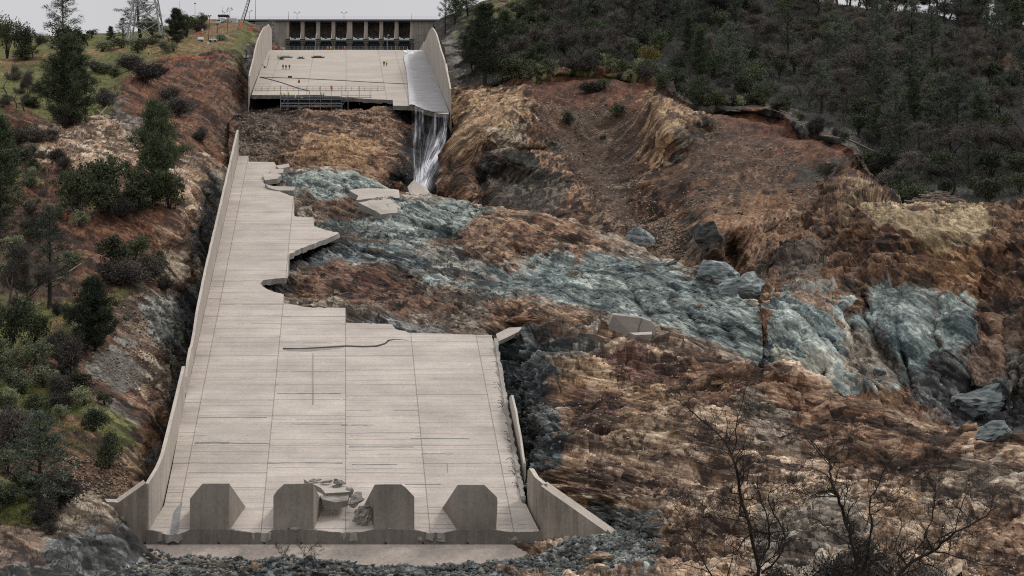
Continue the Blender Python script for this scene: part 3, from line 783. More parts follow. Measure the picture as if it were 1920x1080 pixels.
def concrete(name, c=(0.48, 0.422, 0.37), joints=None, slope=0.065, bands=None, stain=0.25, streakz=0.0, wash=0.0):
    """cast concrete; joints = lateral positions of long joints, bands = spacing of cross joints"""
    m, n, l, b = new_mat(name)
    geo = n.new("ShaderNodeNewGeometry"); sep = n.new("ShaderNodeSeparateXYZ")
    l.new(geo.outputs["Position"], sep.inputs[0])
    X, Y, Z = sep.outputs
    n1 = n.new("ShaderNodeTexNoise"); n1.inputs["Scale"].default_value = 0.12; n1.inputs["Detail"].default_value = 8; n1.inputs["Roughness"].default_value = 0.6
    l.new(geo.outputs["Position"], n1.inputs["Vector"])
    n2 = n.new("ShaderNodeTexNoise"); n2.inputs["Scale"].default_value = 2.2; n2.inputs["Detail"].default_value = 5; n2.inputs["Roughness"].default_value = 0.75
    l.new(geo.outputs["Position"], n2.inputs["Vector"])
    mp = n.new("ShaderNodeMapping"); mp.inputs["Scale"].default_value = (0.06, 0.7, 0.7) if not streakz else (1.3, 1.3, 0.08)
    l.new(geo.outputs["Position"], mp.inputs["Vector"])
    n3 = n.new("ShaderNodeTexNoise"); n3.inputs["Scale"].default_value = 1.0; n3.inputs["Detail"].default_value = 6; n3.inputs["Roughness"].default_value = 0.65
    l.new(mp.outputs["Vector"], n3.inputs["Vector"])
    def rng(v, lo, hi, a0=0.3, a1=0.7):
        r = n.new("ShaderNodeMapRange"); r.inputs["From Min"].default_value = a0; r.inputs["From Max"].default_value = a1
        r.inputs["To Min"].default_value = lo; r.inputs["To Max"].default_value = hi
        l.new(v, r.inputs["Value"]); return r.outputs[0]
    f = math_node(n, l, 'MULTIPLY', rng(n1.outputs["Fac"], 1-0.6*stain, 1+0.4*stain), rng(n2.outputs["Fac"], 0.82, 1.15))
    f = math_node(n, l, 'MULTIPLY', f, rng(n3.outputs["Fac"], 1-max(stain*0.22, streakz), 1+0.2*stain, 0.35, 0.62))
    if joints:
        s = math_node(n, l, 'MULTIPLY_ADD', Y, slope, X)
        wob = math_node(n, l, 'MULTIPLY_ADD', n2.outputs["Fac"], 0.25, -0.125)
        s = math_node(n, l, 'ADD', s, wob)
        acc = None
        for j in joints:
            dd = math_node(n, l, 'ABSOLUTE', math_node(n, l, 'SUBTRACT', s, j))
            g = math_node(n, l, 'LESS_THAN', dd, 0.085)
            acc = g if acc is None else math_node(n, l, 'MAXIMUM', acc, g)
        f = math_node(n, l, 'MULTIPLY', f, math_node(n, l, 'MULTIPLY_ADD', acc, -0.42, 1.0))
        # cross joints and hairline cracks, each lane broken differently
        lane = math_node(n, l, 'FLOOR', math_node(n, l, 'MULTIPLY_ADD', s, 1/12.2, 0.0))
        for (sp, wd, dark, thr, sd) in bands:
            cb = n.new("ShaderNodeCombineXYZ")
            l.new(math_node(n, l, 'MULTIPLY', X, 0.05), cb.inputs[0]); l.new(math_node(n, l, 'MULTIPLY', Y, 0.02), cb.inputs[1])
            l.new(math_node(n, l, 'MULTIPLY_ADD', lane, 3.7, sd), cb.inputs[2])
            wv = n.new("ShaderNodeTexNoise"); wv.inputs["Scale"].default_value = 1.0; wv.inputs["Detail"].default_value = 4
            l.new(cb.outputs[0], wv.inputs["Vector"])
            yy = math_node(n, l, 'MULTIPLY_ADD', wv.outputs["Fac"], sp*0.30, Y)
            yy = math_node(n, l, 'MULTIPLY_ADD', lane, sd*0.0, yy)
            q = math_node(n, l, 'DIVIDE', yy, sp)
            k = math_node(n, l, 'FLOOR', q)
            fr = math_node(n, l, 'ABSOLUTE', math_node(n, l, 'SUBTRACT', math_node(n, l, 'FRACT', q), 0.5))
            ln = math_node(n, l, 'LESS_THAN', fr, wd/sp)
            wnn = n.new("ShaderNodeTexWhiteNoise"); wnn.noise_dimensions = '3D'
            c2 = n.new("ShaderNodeCombineXYZ"); l.new(k, c2.inputs[0]); l.new(lane, c2.inputs[1]); c2.inputs[2].default_value = sd
            l.new(c2.outputs[0], wnn.inputs["Vector"])
            if sd == bands[0][4]: f = math_node(n, l, 'MULTIPLY', f, math_node(n, l, 'MULTIPLY_ADD', wnn.outputs["Value"], 0.13, 0.93))
            pn = n.new("ShaderNodeTexNoise"); pn.inputs["Scale"].default_value = 0.16; pn.inputs["Detail"].default_value = 5; pn.inputs["Roughness"].default_value = 0.7
            l.new(geo.outputs["Position"], pn.inputs["Vector"])
            pres = math_node(n, l, 'GREATER_THAN', math_node(n, l, 'MULTIPLY_ADD', pn.outputs["Fac"], 0.9, wnn.outputs["Value"]), thr)
            amt = math_node(n, l, 'MULTIPLY', math_node(n, l, 'MULTIPLY', ln, pres), math_node(n, l, 'MULTIPLY_ADD', wnn.outputs["Value"], dark*0.8, dark*0.5))
            f = math_node(n, l, 'MULTIPLY', f, math_node(n, l, 'SUBTRACT', 1.0, amt))
    sc = n.new("ShaderNodeVectorMath"); sc.operation = 'SCALE'
    sc.inputs[0].default_value = tuple(c)
    l.new(f, sc.inputs["Scale"]); l.new(sc.outputs["Vector"], b.inputs["Base Color"])
    b.inputs["Roughness"].default_value = 0.85
    b.inputs["Specular IOR Level"].default_value = 0.3
    bp = n.new("ShaderNodeBump"); bp.inputs["Strength"].default_value = 0.35; bp.inputs["Distance"].default_value = 0.08
    l.new(n2.outputs["Fac"], bp.inputs["Height"]); l.new(bp.outputs["Normal"], b.inputs["Normal"])
    return m

M_floor = concrete("chute_floor_concrete", joints=[-24.6, -12.2, 0.0, 12.2, 24.3],
                   bands=[(9.2, 0.14, 0.36, 0.70, 1.3), (3.1, 0.11, 0.26, 1.02, 5.1), (1.9, 0.09, 0.20, 1.08, 9.7), (4.7, 0.22, 0.30, 1.26, 14.2)], stain=0.34)
M_floor2 = concrete("upper_floor_concrete", c=(0.45, 0.395, 0.34), joints=[-24, -12.0, 0.0, 12.0, 18.3], slope=0.0648,
                    bands=[(8.0, 0.25, 0.16, 0.9, 2.2), (3.3, 0.16, 0.12, 1.05, 6.4)], stain=0.2)
M_wall = concrete("wall_concrete", c=(0.42, 0.375, 0.325), stain=0.3, streakz=0.25)
M_wallcap = concrete("wall_cap_concrete", c=(0.50, 0.44, 0.38), stain=0.3)
M_block = concrete("block_concrete", c=(0.25, 0.217, 0.185), stain=0.45, streakz=0.12)  # darker base tone than the floor concrete
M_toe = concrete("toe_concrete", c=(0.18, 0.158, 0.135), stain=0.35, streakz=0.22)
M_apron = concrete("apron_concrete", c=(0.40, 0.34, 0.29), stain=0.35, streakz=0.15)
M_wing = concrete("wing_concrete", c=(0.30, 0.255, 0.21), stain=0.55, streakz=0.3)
M_broken = concrete("broken_concrete", c=(0.30, 0.28, 0.25), stain=0.5)
M_slab = concrete("slab_concrete", c=(0.44, 0.39, 0.34), stain=0.35)
M_crack = simple_mat("crack_shadow", (0.03, 0.028, 0.025), 0.95)  # flat dark colour standing in for shade inside cracks and weep holes
M_damp = simple_mat("damp_patch", (0.20, 0.195, 0.20), 0.7, var=0.3, scale=2)

rnd = random.Random(5)
def rough_line(pts, step=6.0, amp=1.6, seed=0):
    """subdivide a pixel outline and make it jagged"""
    r = random.Random(seed); out = []
    for i in range(len(pts)):
        (x0, y0, j), (x1, y1) = pts[i], pts[(i+1) % len(pts)][:2]
        L = math.hypot(x1-x0, y1-y0); k = max(1, int(L/step)) if j else 1
        for t in range(k):
            f = t/k; a = amp*j if t else 0
            out.append((x0+(x1-x0)*f + r.uniform(-a, a), y0+(y1-y0)*f + r.uniform(-a, a)*0.6))
    return out

def flr(x, y, dz=0.0):
    p = U(x, y, pl(y)); p[2] += dz; return p
def flz(d): return 0.2558333*d - 126.08          # floor level at distance d
def flx(d, s): return -0.065*d + s

def slab_mesh(name, outline, mat, side_mat, thick, parent, fn=flr, under=0.6):
    """thick slab with a broken underside rim"""
    top = [fn(x, y) for x, y in outline]
    n = len(top); cx = np.mean(top, axis=0)
    r = random.Random(3)
    low = [p + np.array([r.uniform(-.25,.25), r.uniform(-.3,.3), -thick*r.uniform(.8,1.2)]) for p in top]
    mb = MB(); mb.add(top + low, [tuple(range(n))] + [(i, i+n, (i+1)%n+n, (i+1)%n) for i in range(n)] + [tuple(range(2*n-1, n-1, -1))])
    o = mb.build(name, mat, parent)
    o.data.materials.append(side_mat)
    for p in o.data.polygons:
        if len(p.vertices) == 4 and abs(p.normal.z) < 0.75: p.material_index = 1
    return o

# ---- steep lower chute
base = U(648, 994, pl(994))
chute = empty("spillway_chute", base, "broken pale concrete spillway chute running down between rock banks", "spillway")
outline = [(447,292,0),(466,292.5,0),(466,303,0),(514,304,1),(521,316,1),(512,327,1),(497,333,1),(494,342,1),(506,352,1),(532,362,1),(550.5,368,0),(551,386,.4),(552,405,1),(584,408,1),(589,424,1),(612,432,1),(636,437,1),
 (612,448,1),(585,458,1),(560,468,1),(541,478,0),(540,500,.3),(539,521,1),(512,523,1),(494,525,1),(488,531,1),(499,541,1),(520,549,1),(532,552,0),(533,569,1),(560,573,1),(586,577,1),(620,577,.4),(648,577,0),(648,605,.3),(690,606,1),(735,608,1),(742,617,1),(771,624,.3),(850,626,.3),(922,628.5,.5),
 (929,650,1),(938,700,1),(947,760,1),(956,810,1),(965,860,1),(972,905,1),(979,943,0),(986,945,0),(1000,974,0),(1012,997,1),
 (985,998,1),(955,998,1),(925,992.5,.7),(860,992.5,.7),(830,999.5,1),(800,999,1),(776,993,.6),(700,993,.6),(668,999,1),(640,999,1),(605,994.5,.8),(588,993,.5),(515,993,.6),(508,1000,1),(470,998,1),(430,993,.6),(356,993,.6),(335,1002,1.2),(310,1002,1.2),(290,997,1),(276,994,0),(300,960,0),(308,947,0),(323,875,0),(340,780,0),(360,695,0)]
slab_mesh("floor_slab", rough_line(outline, 5, 1.7, 2), M_floor, M_broken, 1.1, chute)

def wall_strip(name, prof, side, mat, parent, thick=0.5, xfun=flx, zfun=flz, s0=27.25, seed=1, jag=0.15, cap=None):
    """standing wall on the edge of the floor; prof = [(distance, height)], side -1 / +1"""
    r = random.Random(seed); mb = MB(); pts = []
    for i in range(len(prof)-1):
        (d0, h0), (d1, h1) = prof[i], prof[i+1]
        k = max(1, int(abs(d1-d0)/3))
        pts += [(d0+(d1-d0)*t/k, h0+(h1-h0)*t/k + (r.uniform(-jag, jag) if t else 0)) for t in range(k)]
    pts.append(prof[-1])
    V = []
    for d, h in pts:
        xi, xo = xfun(d, side*s0), xfun(d, side*(s0+thick))
        z = zfun(d)
        V += [(xi, d, z-1.4), (xi-0.0*side, d, z+h), (xo, d, z+h-0.05), (xo, d, z-6.0)]
    n = len(pts); fs = [(0,1,2,3), tuple((n-1)*4+i for i in (3,2,1,0))]
    for i in range(n-1):
        a, b_ = i*4, i*4+4
        fs += [(a,b_,b_+1,a+1), (a+1,b_+1,b_+2,a+2), (a+2,b_+2,b_+3,a+3), (a+3,b_+3,b_,a)]
    mb.add(V, fs); o = mb.build(name, mat, parent)
    if cap is not None:
        o.data.materials.append(cap)
        for p in o.data.polygons:
            if p.normal.z > 0.8: p.material_index = 1
    return o
wall_strip("side_wall", [(652,6.1),(600,6.2),(505,6.3),(485,5.8),(472,5.2),(464,4.0),(458,3.6),(452,4.3),(446,3.9),(441,2.4),(437.5,0.6)], -1, M_wall, chute, cap=M_wallcap)
# lower wall, flaring out at the toe
def flx2(d, s): return -0.065*d + s + (np.sign(s) * 1.4*max(0, (383-d)/14.0)**1.5 if d < 383 else 0)
wall_strip("side_wall", [(434.5,6.0),(408,6.2),(390,6.6),(381,6.9),(370.2,6.8)], -1, M_wall, chute, thick=0.55, xfun=flx2, seed=4, jag=0.05, cap=M_wallcap)

def plate(name, front, back_off, mat, parent, cap=None):
    mb = MB(); mb.prism([np.array(p) for p in front], back_off)
    o = mb.build(name, mat, parent)
    if cap is not None:
        o.data.materials.append(cap)
        for p in o.data.polygons:
            if p.normal.z > 0.35: p.material_index = 1
    return o
D0 = 369.6
q = lambda x, y, d=D0: U(x, y, d)
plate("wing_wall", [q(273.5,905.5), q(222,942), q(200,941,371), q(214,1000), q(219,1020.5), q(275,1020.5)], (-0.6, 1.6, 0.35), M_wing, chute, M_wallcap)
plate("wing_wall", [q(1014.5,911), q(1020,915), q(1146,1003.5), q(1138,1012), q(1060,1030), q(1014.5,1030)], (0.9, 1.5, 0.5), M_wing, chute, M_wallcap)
# stub of the other side wall
wall_strip("side_wall", [(384.5,1.2),(383.2,4.6),(381,5.6),(376,5.9),(370.2,6.8)], 1, M_wing, chute, thick=0.7, xfun=flx2, seed=8, jag=0.05, cap=M_wallcap)
# thin remnant of the torn-off wall and its ragged footing
def torn(name, pts_px, h, parent, w=0.6, seed=1):
    r = random.Random(seed); mb = MB()
    for i in range(len(pts_px)-1):
        (x0,y0),(x1,y1) = pts_px[i], pts_px[i+1]
        k = max(2, int(abs(y1-y0)/4))
        prev = None
        V = []
        for t in range(k+1):
            x = x0+(x1-x0)*t/k; y = y0+(y1-y0)*t/k
            p = flr(x, y); hh = h*r.uniform(0.3, 1.2); ww = w*r.uniform(0.7, 1.3)
            V += [p+np.array([0,0,-1.5]), p+np.array([0,0,hh]), p+np.array([ww,0,hh*r.uniform(.6,1)]), p+np.array([ww,0,-1.5])]
        fs = [(0,1,2,3), tuple(k*4+j for j in (3,2,1,0))]
        for t in range(k):
            a, b_ = t*4, t*4+4
            fs += [(a,b_,b_+1,a+1),(a+1,b_+1,b_+2,a+2),(a+2,b_+2,b_+3,a+3),(a+3,b_+3,b_,a)]
        mb.add(V, fs)
    return mb.build(name, M_broken, parent)
torn("wall_footing", [(926,636),(934,690),(943,745),(952,800),(961,850),(970,900),(977,940)], 0.55, chute)
wall_strip("wall_remnant", [(433,1.2),(428,3.0),(418,3.2),(410,2.4),(404,1.6),(398,1.0)], 1, M_wallcap, chute, thick=0.35, s0=27.7, seed=9, jag=0.3)
mb = MB(); rr = random.Random(21)                      # bent reinforcing bars along the torn edge
rebar = simple_mat("rusty_bar", (0.10, 0.075, 0.06), 0.8)
for i in range(34):
    t = rr.random(); y = 720+t*220 if rr.random() < .7 else 640+t*300
    x = np.interp(y, [640,700,760,810,860,905,943],[927,937,946,955,964,971,978]) - rr.uniform(0,4)
    p = flr(x, y); L = rr.uniform(.8, 2.6)
    MB().tube([p, p+np.array([-.2*L, -.1, .35*L]), p+np.array([-.45*L, -.25*L, .3*L])], 0.045, 4).build("reinforcing_bar", rebar, chute)

# toe: vertical face, sloping apron, weep holes
def strip(name, xs, y0f, d0, y1, d1, mat, parent, back=2.5):
    top = [U(x, y0f(x), d0) for x in xs]; bot = [U(x, y1, d1) for x in xs]
    n = len(xs); mb = MB()
    bk = [p+np.array([0, back, 0]) for p in top]; bb = [p+np.array([0, back+d0-d1, 0]) for p in bot]
    V = top+bot+bk+bb
    fs = []
    for i in range(n-1):
        fs += [(i, i+1, n+i+1, n+i), (2*n+i, 3*n+i, 3*n+i+1, 2*n+i+1), (i, 2*n+i, 2*n+i+1, i+1), (n+i, n+i+1, 3*n+i+1, 3*n+i)]
    fs += [(0, n, 3*n, 2*n), (n-1, 3*n-1, 4*n-1, 2*n-1)]
    mb.add(V, fs); return mb.build(name, mat, parent)
rt = random.Random(77)
chip = np.interp(np.arange(270, 1030), np.arange(270, 1030, 4), [rt.uniform(-1.6, 1.6) for _ in range(190)])
ylip = np.interp(np.arange(270,1030), [270,300,330,350,360,430,455,500,512,590,605,640,680,700,776,800,830,860,925,955,990,1030], [993,998,1003,999,993,993,998,1000,994,994,997,999,998,994,994,999,999.5,994,994,998,998,996])
xs = np.arange(274, 1017, 3)
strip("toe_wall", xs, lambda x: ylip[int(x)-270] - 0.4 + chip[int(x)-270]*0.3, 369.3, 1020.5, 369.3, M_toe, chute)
xs2 = np.array([248, 330, 515, 648, 800, 952, 1050, 1076])
strip("apron", xs2, lambda x: 1021.2, 368.9, 1075, 361.5, M_apron, chute)
holes = MB()
for hx in (271, 410, 496, 565, 723, 793, 877, 1015):
    p = U(hx, 1018.2, 369.25); holes.tube([p, p+np.array([0, .5, 0])], 0.16, 10)
    ob = holes.build("weep_hole", M_crack, chute); holes = MB()
for sx, w0, w1, y1 in ((272, 1.5, 5.5, 1046), (1015, 2, 6, 1036)):
    a, b_ = U(sx-w0, 1022, 368.62), U(sx+w0, 1022, 368.62)
    k = (y1-1022)/53.0; d1 = 368.62-7.4*k
    c_, e_ = U(sx+w1*.6, y1, d1), U(sx-w1, y1, d1)
    MB().prism([a, b_, c_, e_], (0, .2, -.05)).build("damp_stain", simple_mat("damp_stain", (0.12,0.10,0.085), 0.6), chute)
# the long ragged crack, the dark patches
def floor_sheet(name, poly, mat, parent, lift=0.03):
    r = []
    for x, y in poly: r.append(flr(x, y, lift))
    n = len(r); mb = MB(); mb.add(r, [tuple(range(n))]); return mb.build(name, mat, parent)
ctop = [(530,652),(560,652.3),(590,651),(620,649.5),(648,647.5),(680,649),(705,648),(722,643),(728,637.5),(740,635.5),(765,638)]
cbot = [(765,638.6),(740,637),(730,639.5),(724,645.5),(706,650.4),(680,651.2),(648,650),(620,652),(590,653.6),(560,655),(531,655.6)]
floor_sheet("crack", [(x+rnd.uniform(-.6,.6), y+rnd.uniform(-.35,.35)) for x, y in ctop+cbot], M_crack, chute)
floor_sheet("grit_patch", [(531,656),(560,655.4),(590,654),(648,650.5),(640,653),(600,657),(575,659.5),(545,658.5)], concrete("grit_patch", c=(0.27,0.245,0.22), stain=0.6), chute, 0.02)
floor_sheet("wear_streak", [(585.5,662),(588,662),(587.8,700),(588.5,758),(585,760),(584.6,700)], concrete("wear_streak", c=(0.30,0.275,0.25), stain=0.4), chute, 0.02)
floor_sheet("damp_patch", [(343,941),(339,956),(336,985),(334,1000),(318,1001),(321,985),(325,962),(331,952)], M_damp, chute, 0.025)
M_dk = concrete("dark_joint_stain", c=(0.20,0.20,0.19), stain=0.6)
for k, (x0, x1, y, h) in enumerate([(364,504,831,2.0),(367,430,829,1.4),(502,642,868,1.6),(640,700,797,1.3),(770,880,822,1.4),(660,745,871,1.3),(760,826,908,1.5),(545,640,795,1.0),(372,500,783,1.0),(655,775,838,1.2),(790,850,851,1.0),(520,640,738,1.0)]):
    xs_ = np.linspace(x0, x1, 9)
    floor_sheet("joint_stain", [(x, y-.5+rnd.uniform(-.5,.5)) for x in xs_] + [(x, y+h*rnd.uniform(.2,1)) for x in xs_[::-1]], M_dk, chute, 0.02)
M_mark = simple_mat("survey_paint", lin(196,96,78), 0.8)
floor_sheet("survey_mark", [(838,868),(839.3,868),(840,885),(838.6,888),(837.8,882)], M_mark, chute, 0.02)
M_wm = simple_mat("white_paint", (0.62,0.60,0.58), 0.8)
for (x, y) in [(516,711),(775,638.6),(646,891),(785,797),(480,872),(410,833),(650,868),(820,898),(606,680),(640,750),(822,849),(880,684),(940,704)]:
    floor_sheet("survey_mark", [(x-4,y),(x-1,y-.6),(x+4,y-.2),(x+3,y+.6),(x-2,y+.7)], M_wm, chute, 0.02)

# four energy-breaking blocks at the lip
def dentate(f, back, name="energy_block"):
    """f: front outline in photo bearing; back: two floor points upstream"""
    pts = [q(x, y, 370.2) for x, y in f]
    pts += [flr(x, y, -0.3) for x, y in back]
    lowf = [q(x, y, 370.2)+np.array([0,0,-0.8]) for x, y in f if y > 985]
    mb = MB(); mb.hull(pts+lowf)
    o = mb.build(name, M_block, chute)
    bv = o.modifiers.new("edge", 'BEVEL'); bv.width = 0.12; bv.segments = 2; bv.limit_method = 'ANGLE'; bv.angle_limit = math.radians(30)
    return o
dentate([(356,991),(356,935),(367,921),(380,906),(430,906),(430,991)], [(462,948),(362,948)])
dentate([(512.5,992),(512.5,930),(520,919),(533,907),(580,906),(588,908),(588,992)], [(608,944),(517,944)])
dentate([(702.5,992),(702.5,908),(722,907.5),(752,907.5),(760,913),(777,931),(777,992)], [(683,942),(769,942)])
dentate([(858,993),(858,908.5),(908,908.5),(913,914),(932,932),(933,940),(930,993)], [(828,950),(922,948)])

# ---- gentle floor under the gates
S2 = 29.0
def fup(x, y, dz=0.0):
    p = U(x, y, up(y)); p[2] += dz; return p
def upz(d): return 0.1733333*d - 67.797
def upx(d, s): return -0.0648*d + s
upper = empty("upper_chute", U(649, 140, up(140)), "tan concrete floor below the gates ending in a torn lip over the scarp", "spillway")
op = [(472,178,0),(476,165,0),(489,130,0),(503.5,94,0),(648,93.4,0),(793,94,0),(811,130,0),(828,172,0),(841.5,209,0),(841,214,.5),(825,213,.8),(800,208,1),(793,206,1),(777,198.7,.4),(737,198,0),(736.5,187.5,.6),(698,186,1),(674,184.5,.5),(652,182.5,.8),(594,178,.5),(540,178.5,.6)]
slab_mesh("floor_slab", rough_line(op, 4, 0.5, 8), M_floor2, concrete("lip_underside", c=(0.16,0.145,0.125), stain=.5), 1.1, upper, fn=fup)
# flatter floor running back to the gate sills
zc = upz(up(94))
MB().prism([np.array([upx(963,-S2),963,zc]), np.array([upx(963,S2),963,zc]), np.array([upx(1100,S2),1100,zc+9.5]), np.array([upx(1100,-S2),1100,zc+9.5])], (0,0,-1.5)).build("floor_slab", M_floor2, upper)
def upz2(d): return upz(d) if d < 963 else zc + (d-963)*9.5/137
wall_strip("side_wall", [(770.5,2.5),(772.5,5.6),(776,6.4),(790,7.2),(808,8.4),(822,10.2),(838,11.3),(870,11.9),(904,12.0),(930,11.0),(953,9.8),(1000,9.4)], -1, M_wall, upper, thick=0.45, xfun=upx, zfun=upz2, s0=S2, seed=12, jag=0.04, cap=M_wallcap)
wall_strip("side_wall", [(716,6.6),(730,8.4),(745,10.0),(761,11.4),(792,12.7),(810,13.9),(825,14.8),(850,14.9),(870,14.2),(890,12.0),(915,8.6),(940,5.0),(953,3.6),(985,2.2),(1085,1.6)], 1, M_wall, upper, thick=0.45, xfun=upx, zfun=upz2, s0=S2, seed=13, jag=0.04, cap=M_wallcap)
# ------------------------------------------------------------------ running water
def water_mat():
    m, n, l, b = new_mat("running_water")
    geo = n.new("ShaderNodeNewGeometry"); sep = n.new("ShaderNodeSeparateXYZ"); l.new(geo.outputs["Position"], sep.inputs[0])
    mp = n.new("ShaderNodeMapping"); mp.inputs["Scale"].default_value = (0.16, 0.42, 0.42); l.new(geo.outputs["Position"], mp.inputs["Vector"])
    n1 = n.new("ShaderNodeTexNoise"); n1.inputs["Scale"].default_value = 1.0; n1.inputs["Detail"].default_value = 6; n1.inputs["Roughness"].default_value = 0.65; n1.inputs["Distortion"].default_value = 0.6
    l.new(mp.outputs["Vector"], n1.inputs["Vector"])
    at = n.new("ShaderNodeAttribute"); at.attribute_name = "foam"
    r = n.new("ShaderNodeMapRange"); r.inputs["From Min"].default_value = 0.42; r.inputs["From Max"].default_value = 0.66; l.new(n1.outputs["Fac"], r.inputs["Value"])
    ad = math_node(n, l, 'ADD', at.outputs["Fac"], math_node(n, l, 'MULTIPLY', r.outputs[0], 0.55))
    mx = n.new("ShaderNodeMix"); mx.data_type = 'RGBA'; mx.clamp_factor = True
    setc(mx.inputs["A"], (0.25, 0.235, 0.235)); setc(mx.inputs["B"], (0.50, 0.49, 0.50))
    l.new(ad, mx.inputs["Factor"]); l.new(mx.outputs["Result"], b.inputs["Base Color"])
    b.inputs["Roughness"].default_value = 0.6
    bp = n.new("ShaderNodeBump"); bp.inputs["Strength"].default_value = 0.5; bp.inputs["Distance"].default_value = 0.3
    l.new(n1.outputs["Fac"], bp.inputs["Height"]); l.new(bp.outputs["Normal"], b.inputs["Normal"])
    return m
M_water = water_mat()
nuw, nvw = 70, 160
ys_ = np.linspace(95.5, 211, nvw)
left_ = np.interp(ys_, [95,103,105,113,125,140,160,180,211], [762,764,758,757,760,762.5,764.5,766,767])
right_ = np.interp(ys_, [95,211], [796,841.5])
edge_ = np.interp(ys_, [95.5,198.5,206,208,212], [0,0,0,0,0])
T = np.linspace(0, 1, nuw)
gx = left_[:,None]*(1-T) + right_[:,None]*T; gy = np.repeat(ys_[:,None], nuw, 1)
gd = up(gy)
Pw = np.stack([(gx-CX)/F*gd, gd, (CY-gy)/F*gd], -1).reshape(-1,3)
wv = 0.10 + 0.10*(ridged(Pw*np.array([0.10,0.45,0.45]), 3, 5)+0.5) + 0.25*np.exp(-((np.tile(T,nvw)-0.06)/0.08)**2)
Pw[:,2] += np.clip(wv, 0.04, None)
jag = perlin(Pw*0.5, 9)*0.05
foam = np.clip(1.0 - np.abs(np.tile(T,nvw)+jag-0.10)/0.13, 0, 1)*1.0 + 0.5*np.clip(1.0 - np.abs(np.tile(T,nvw)+jag-0.02)/0.06, 0, 1) + 0.12*(np.tile(T,nvw) < 0.35) + 0.6*sstep(101, 96, gy.ravel()) - 0.1
idx = np.arange(nuw*nvw).reshape(nvw, nuw)
Fq = np.stack([idx[:-1,:-1], idx[:-1,1:], idx[1:,1:], idx[1:,:-1]], -1).reshape(-1,4)
cyy = gy.ravel()[Fq].mean(1); cxx = gx.ravel()[Fq].mean(1)
lipy = np.interp(cxx, [760,777,793,800,813,825,842],[198.6,198.8,206,208,211,213,214])
Fq = Fq[cyy < lipy]
tag(link("water", raw_mesh("water", Pw, Fq, M_water, True, {"foam": foam})), kind="structure")
# spill of foam against the sill
sp = [(757,95.6),(796,95.3),(790,97.5),(776,98.5),(775,103),(768,102.5),(757,98)]
MB().add([fup(x,y,.25) for x,y in sp]+[fup(x,y,-.3) for x,y in sp], [tuple(range(7)), tuple(range(13,6,-1))]+[(i,i+7,(i+1)%7+7,(i+1)%7) for i in range(7)]).build("water_foam", simple_mat("foam_white", (0.75,0.75,0.78), 0.5, var=0.15)).__setitem__("kind", "structure")

def fall_mat():
    m, n, l, b = new_mat("falling_water")
    at = n.new("ShaderNodeAttribute"); at.attribute_name = "uvw"
    mp = n.new("ShaderNodeMapping"); mp.inputs["Scale"].default_value = (15, 2.0, 1); l.new(at.outputs["Vector"], mp.inputs["Vector"])
    n1 = n.new("ShaderNodeTexNoise"); n1.inputs["Scale"].default_value = 1.0; n1.inputs["Detail"].default_value = 6; n1.inputs["Roughness"].default_value = 0.65; n1.inputs["Distortion"].default_value = 0.8
    l.new(mp.outputs["Vector"], n1.inputs["Vector"])
    dn = n.new("ShaderNodeAttribute"); dn.attribute_name = "dens"
    r = n.new("ShaderNodeMapRange"); r.inputs["From Min"].default_value = 0.44; r.inputs["From Max"].default_value = 0.68; l.new(n1.outputs["Fac"], r.inputs["Value"])
    al = math_node(n, l, 'MULTIPLY', math_node(n, l, 'ADD', r.outputs[0], 0.10), dn.outputs["Fac"])
    al.node.use_clamp = True
    b.inputs["Base Color"].default_value = (0.75, 0.75, 0.8, 1); b.inputs["Roughness"].default_value = 0.6
    l.new(al, b.inputs["Alpha"])
    return m
M_fall = fall_mat()
fr_ = [ # lip to pool: photo bearing and distance of the falling sheet
 [(770,202,727),(778,201,725),(793,207,721),(806,209,716),(822,213,713),(841,215,711)],
 [(770,226,722),(780,224,720),(795,227,716),(808,230,712),(824,233,709),(840,236,706)],
 [(770,258,706),(780,258,704),(793,262,700),(806,266,696),(822,268,693),(837,262,692)],
 [(771,296,684),(779,300,682),(789,306,679),(802,308,676),(818,306,674),(832,296,675)],
 [(773,330,662),(779,334,660),(787,340,658),(799,340,656),(812,336,656),(824,330,658)],
 [(776,350,646),(782,356,645),(790,362,643),(799,364,642),(808,362,643),(816,356,645)],
]
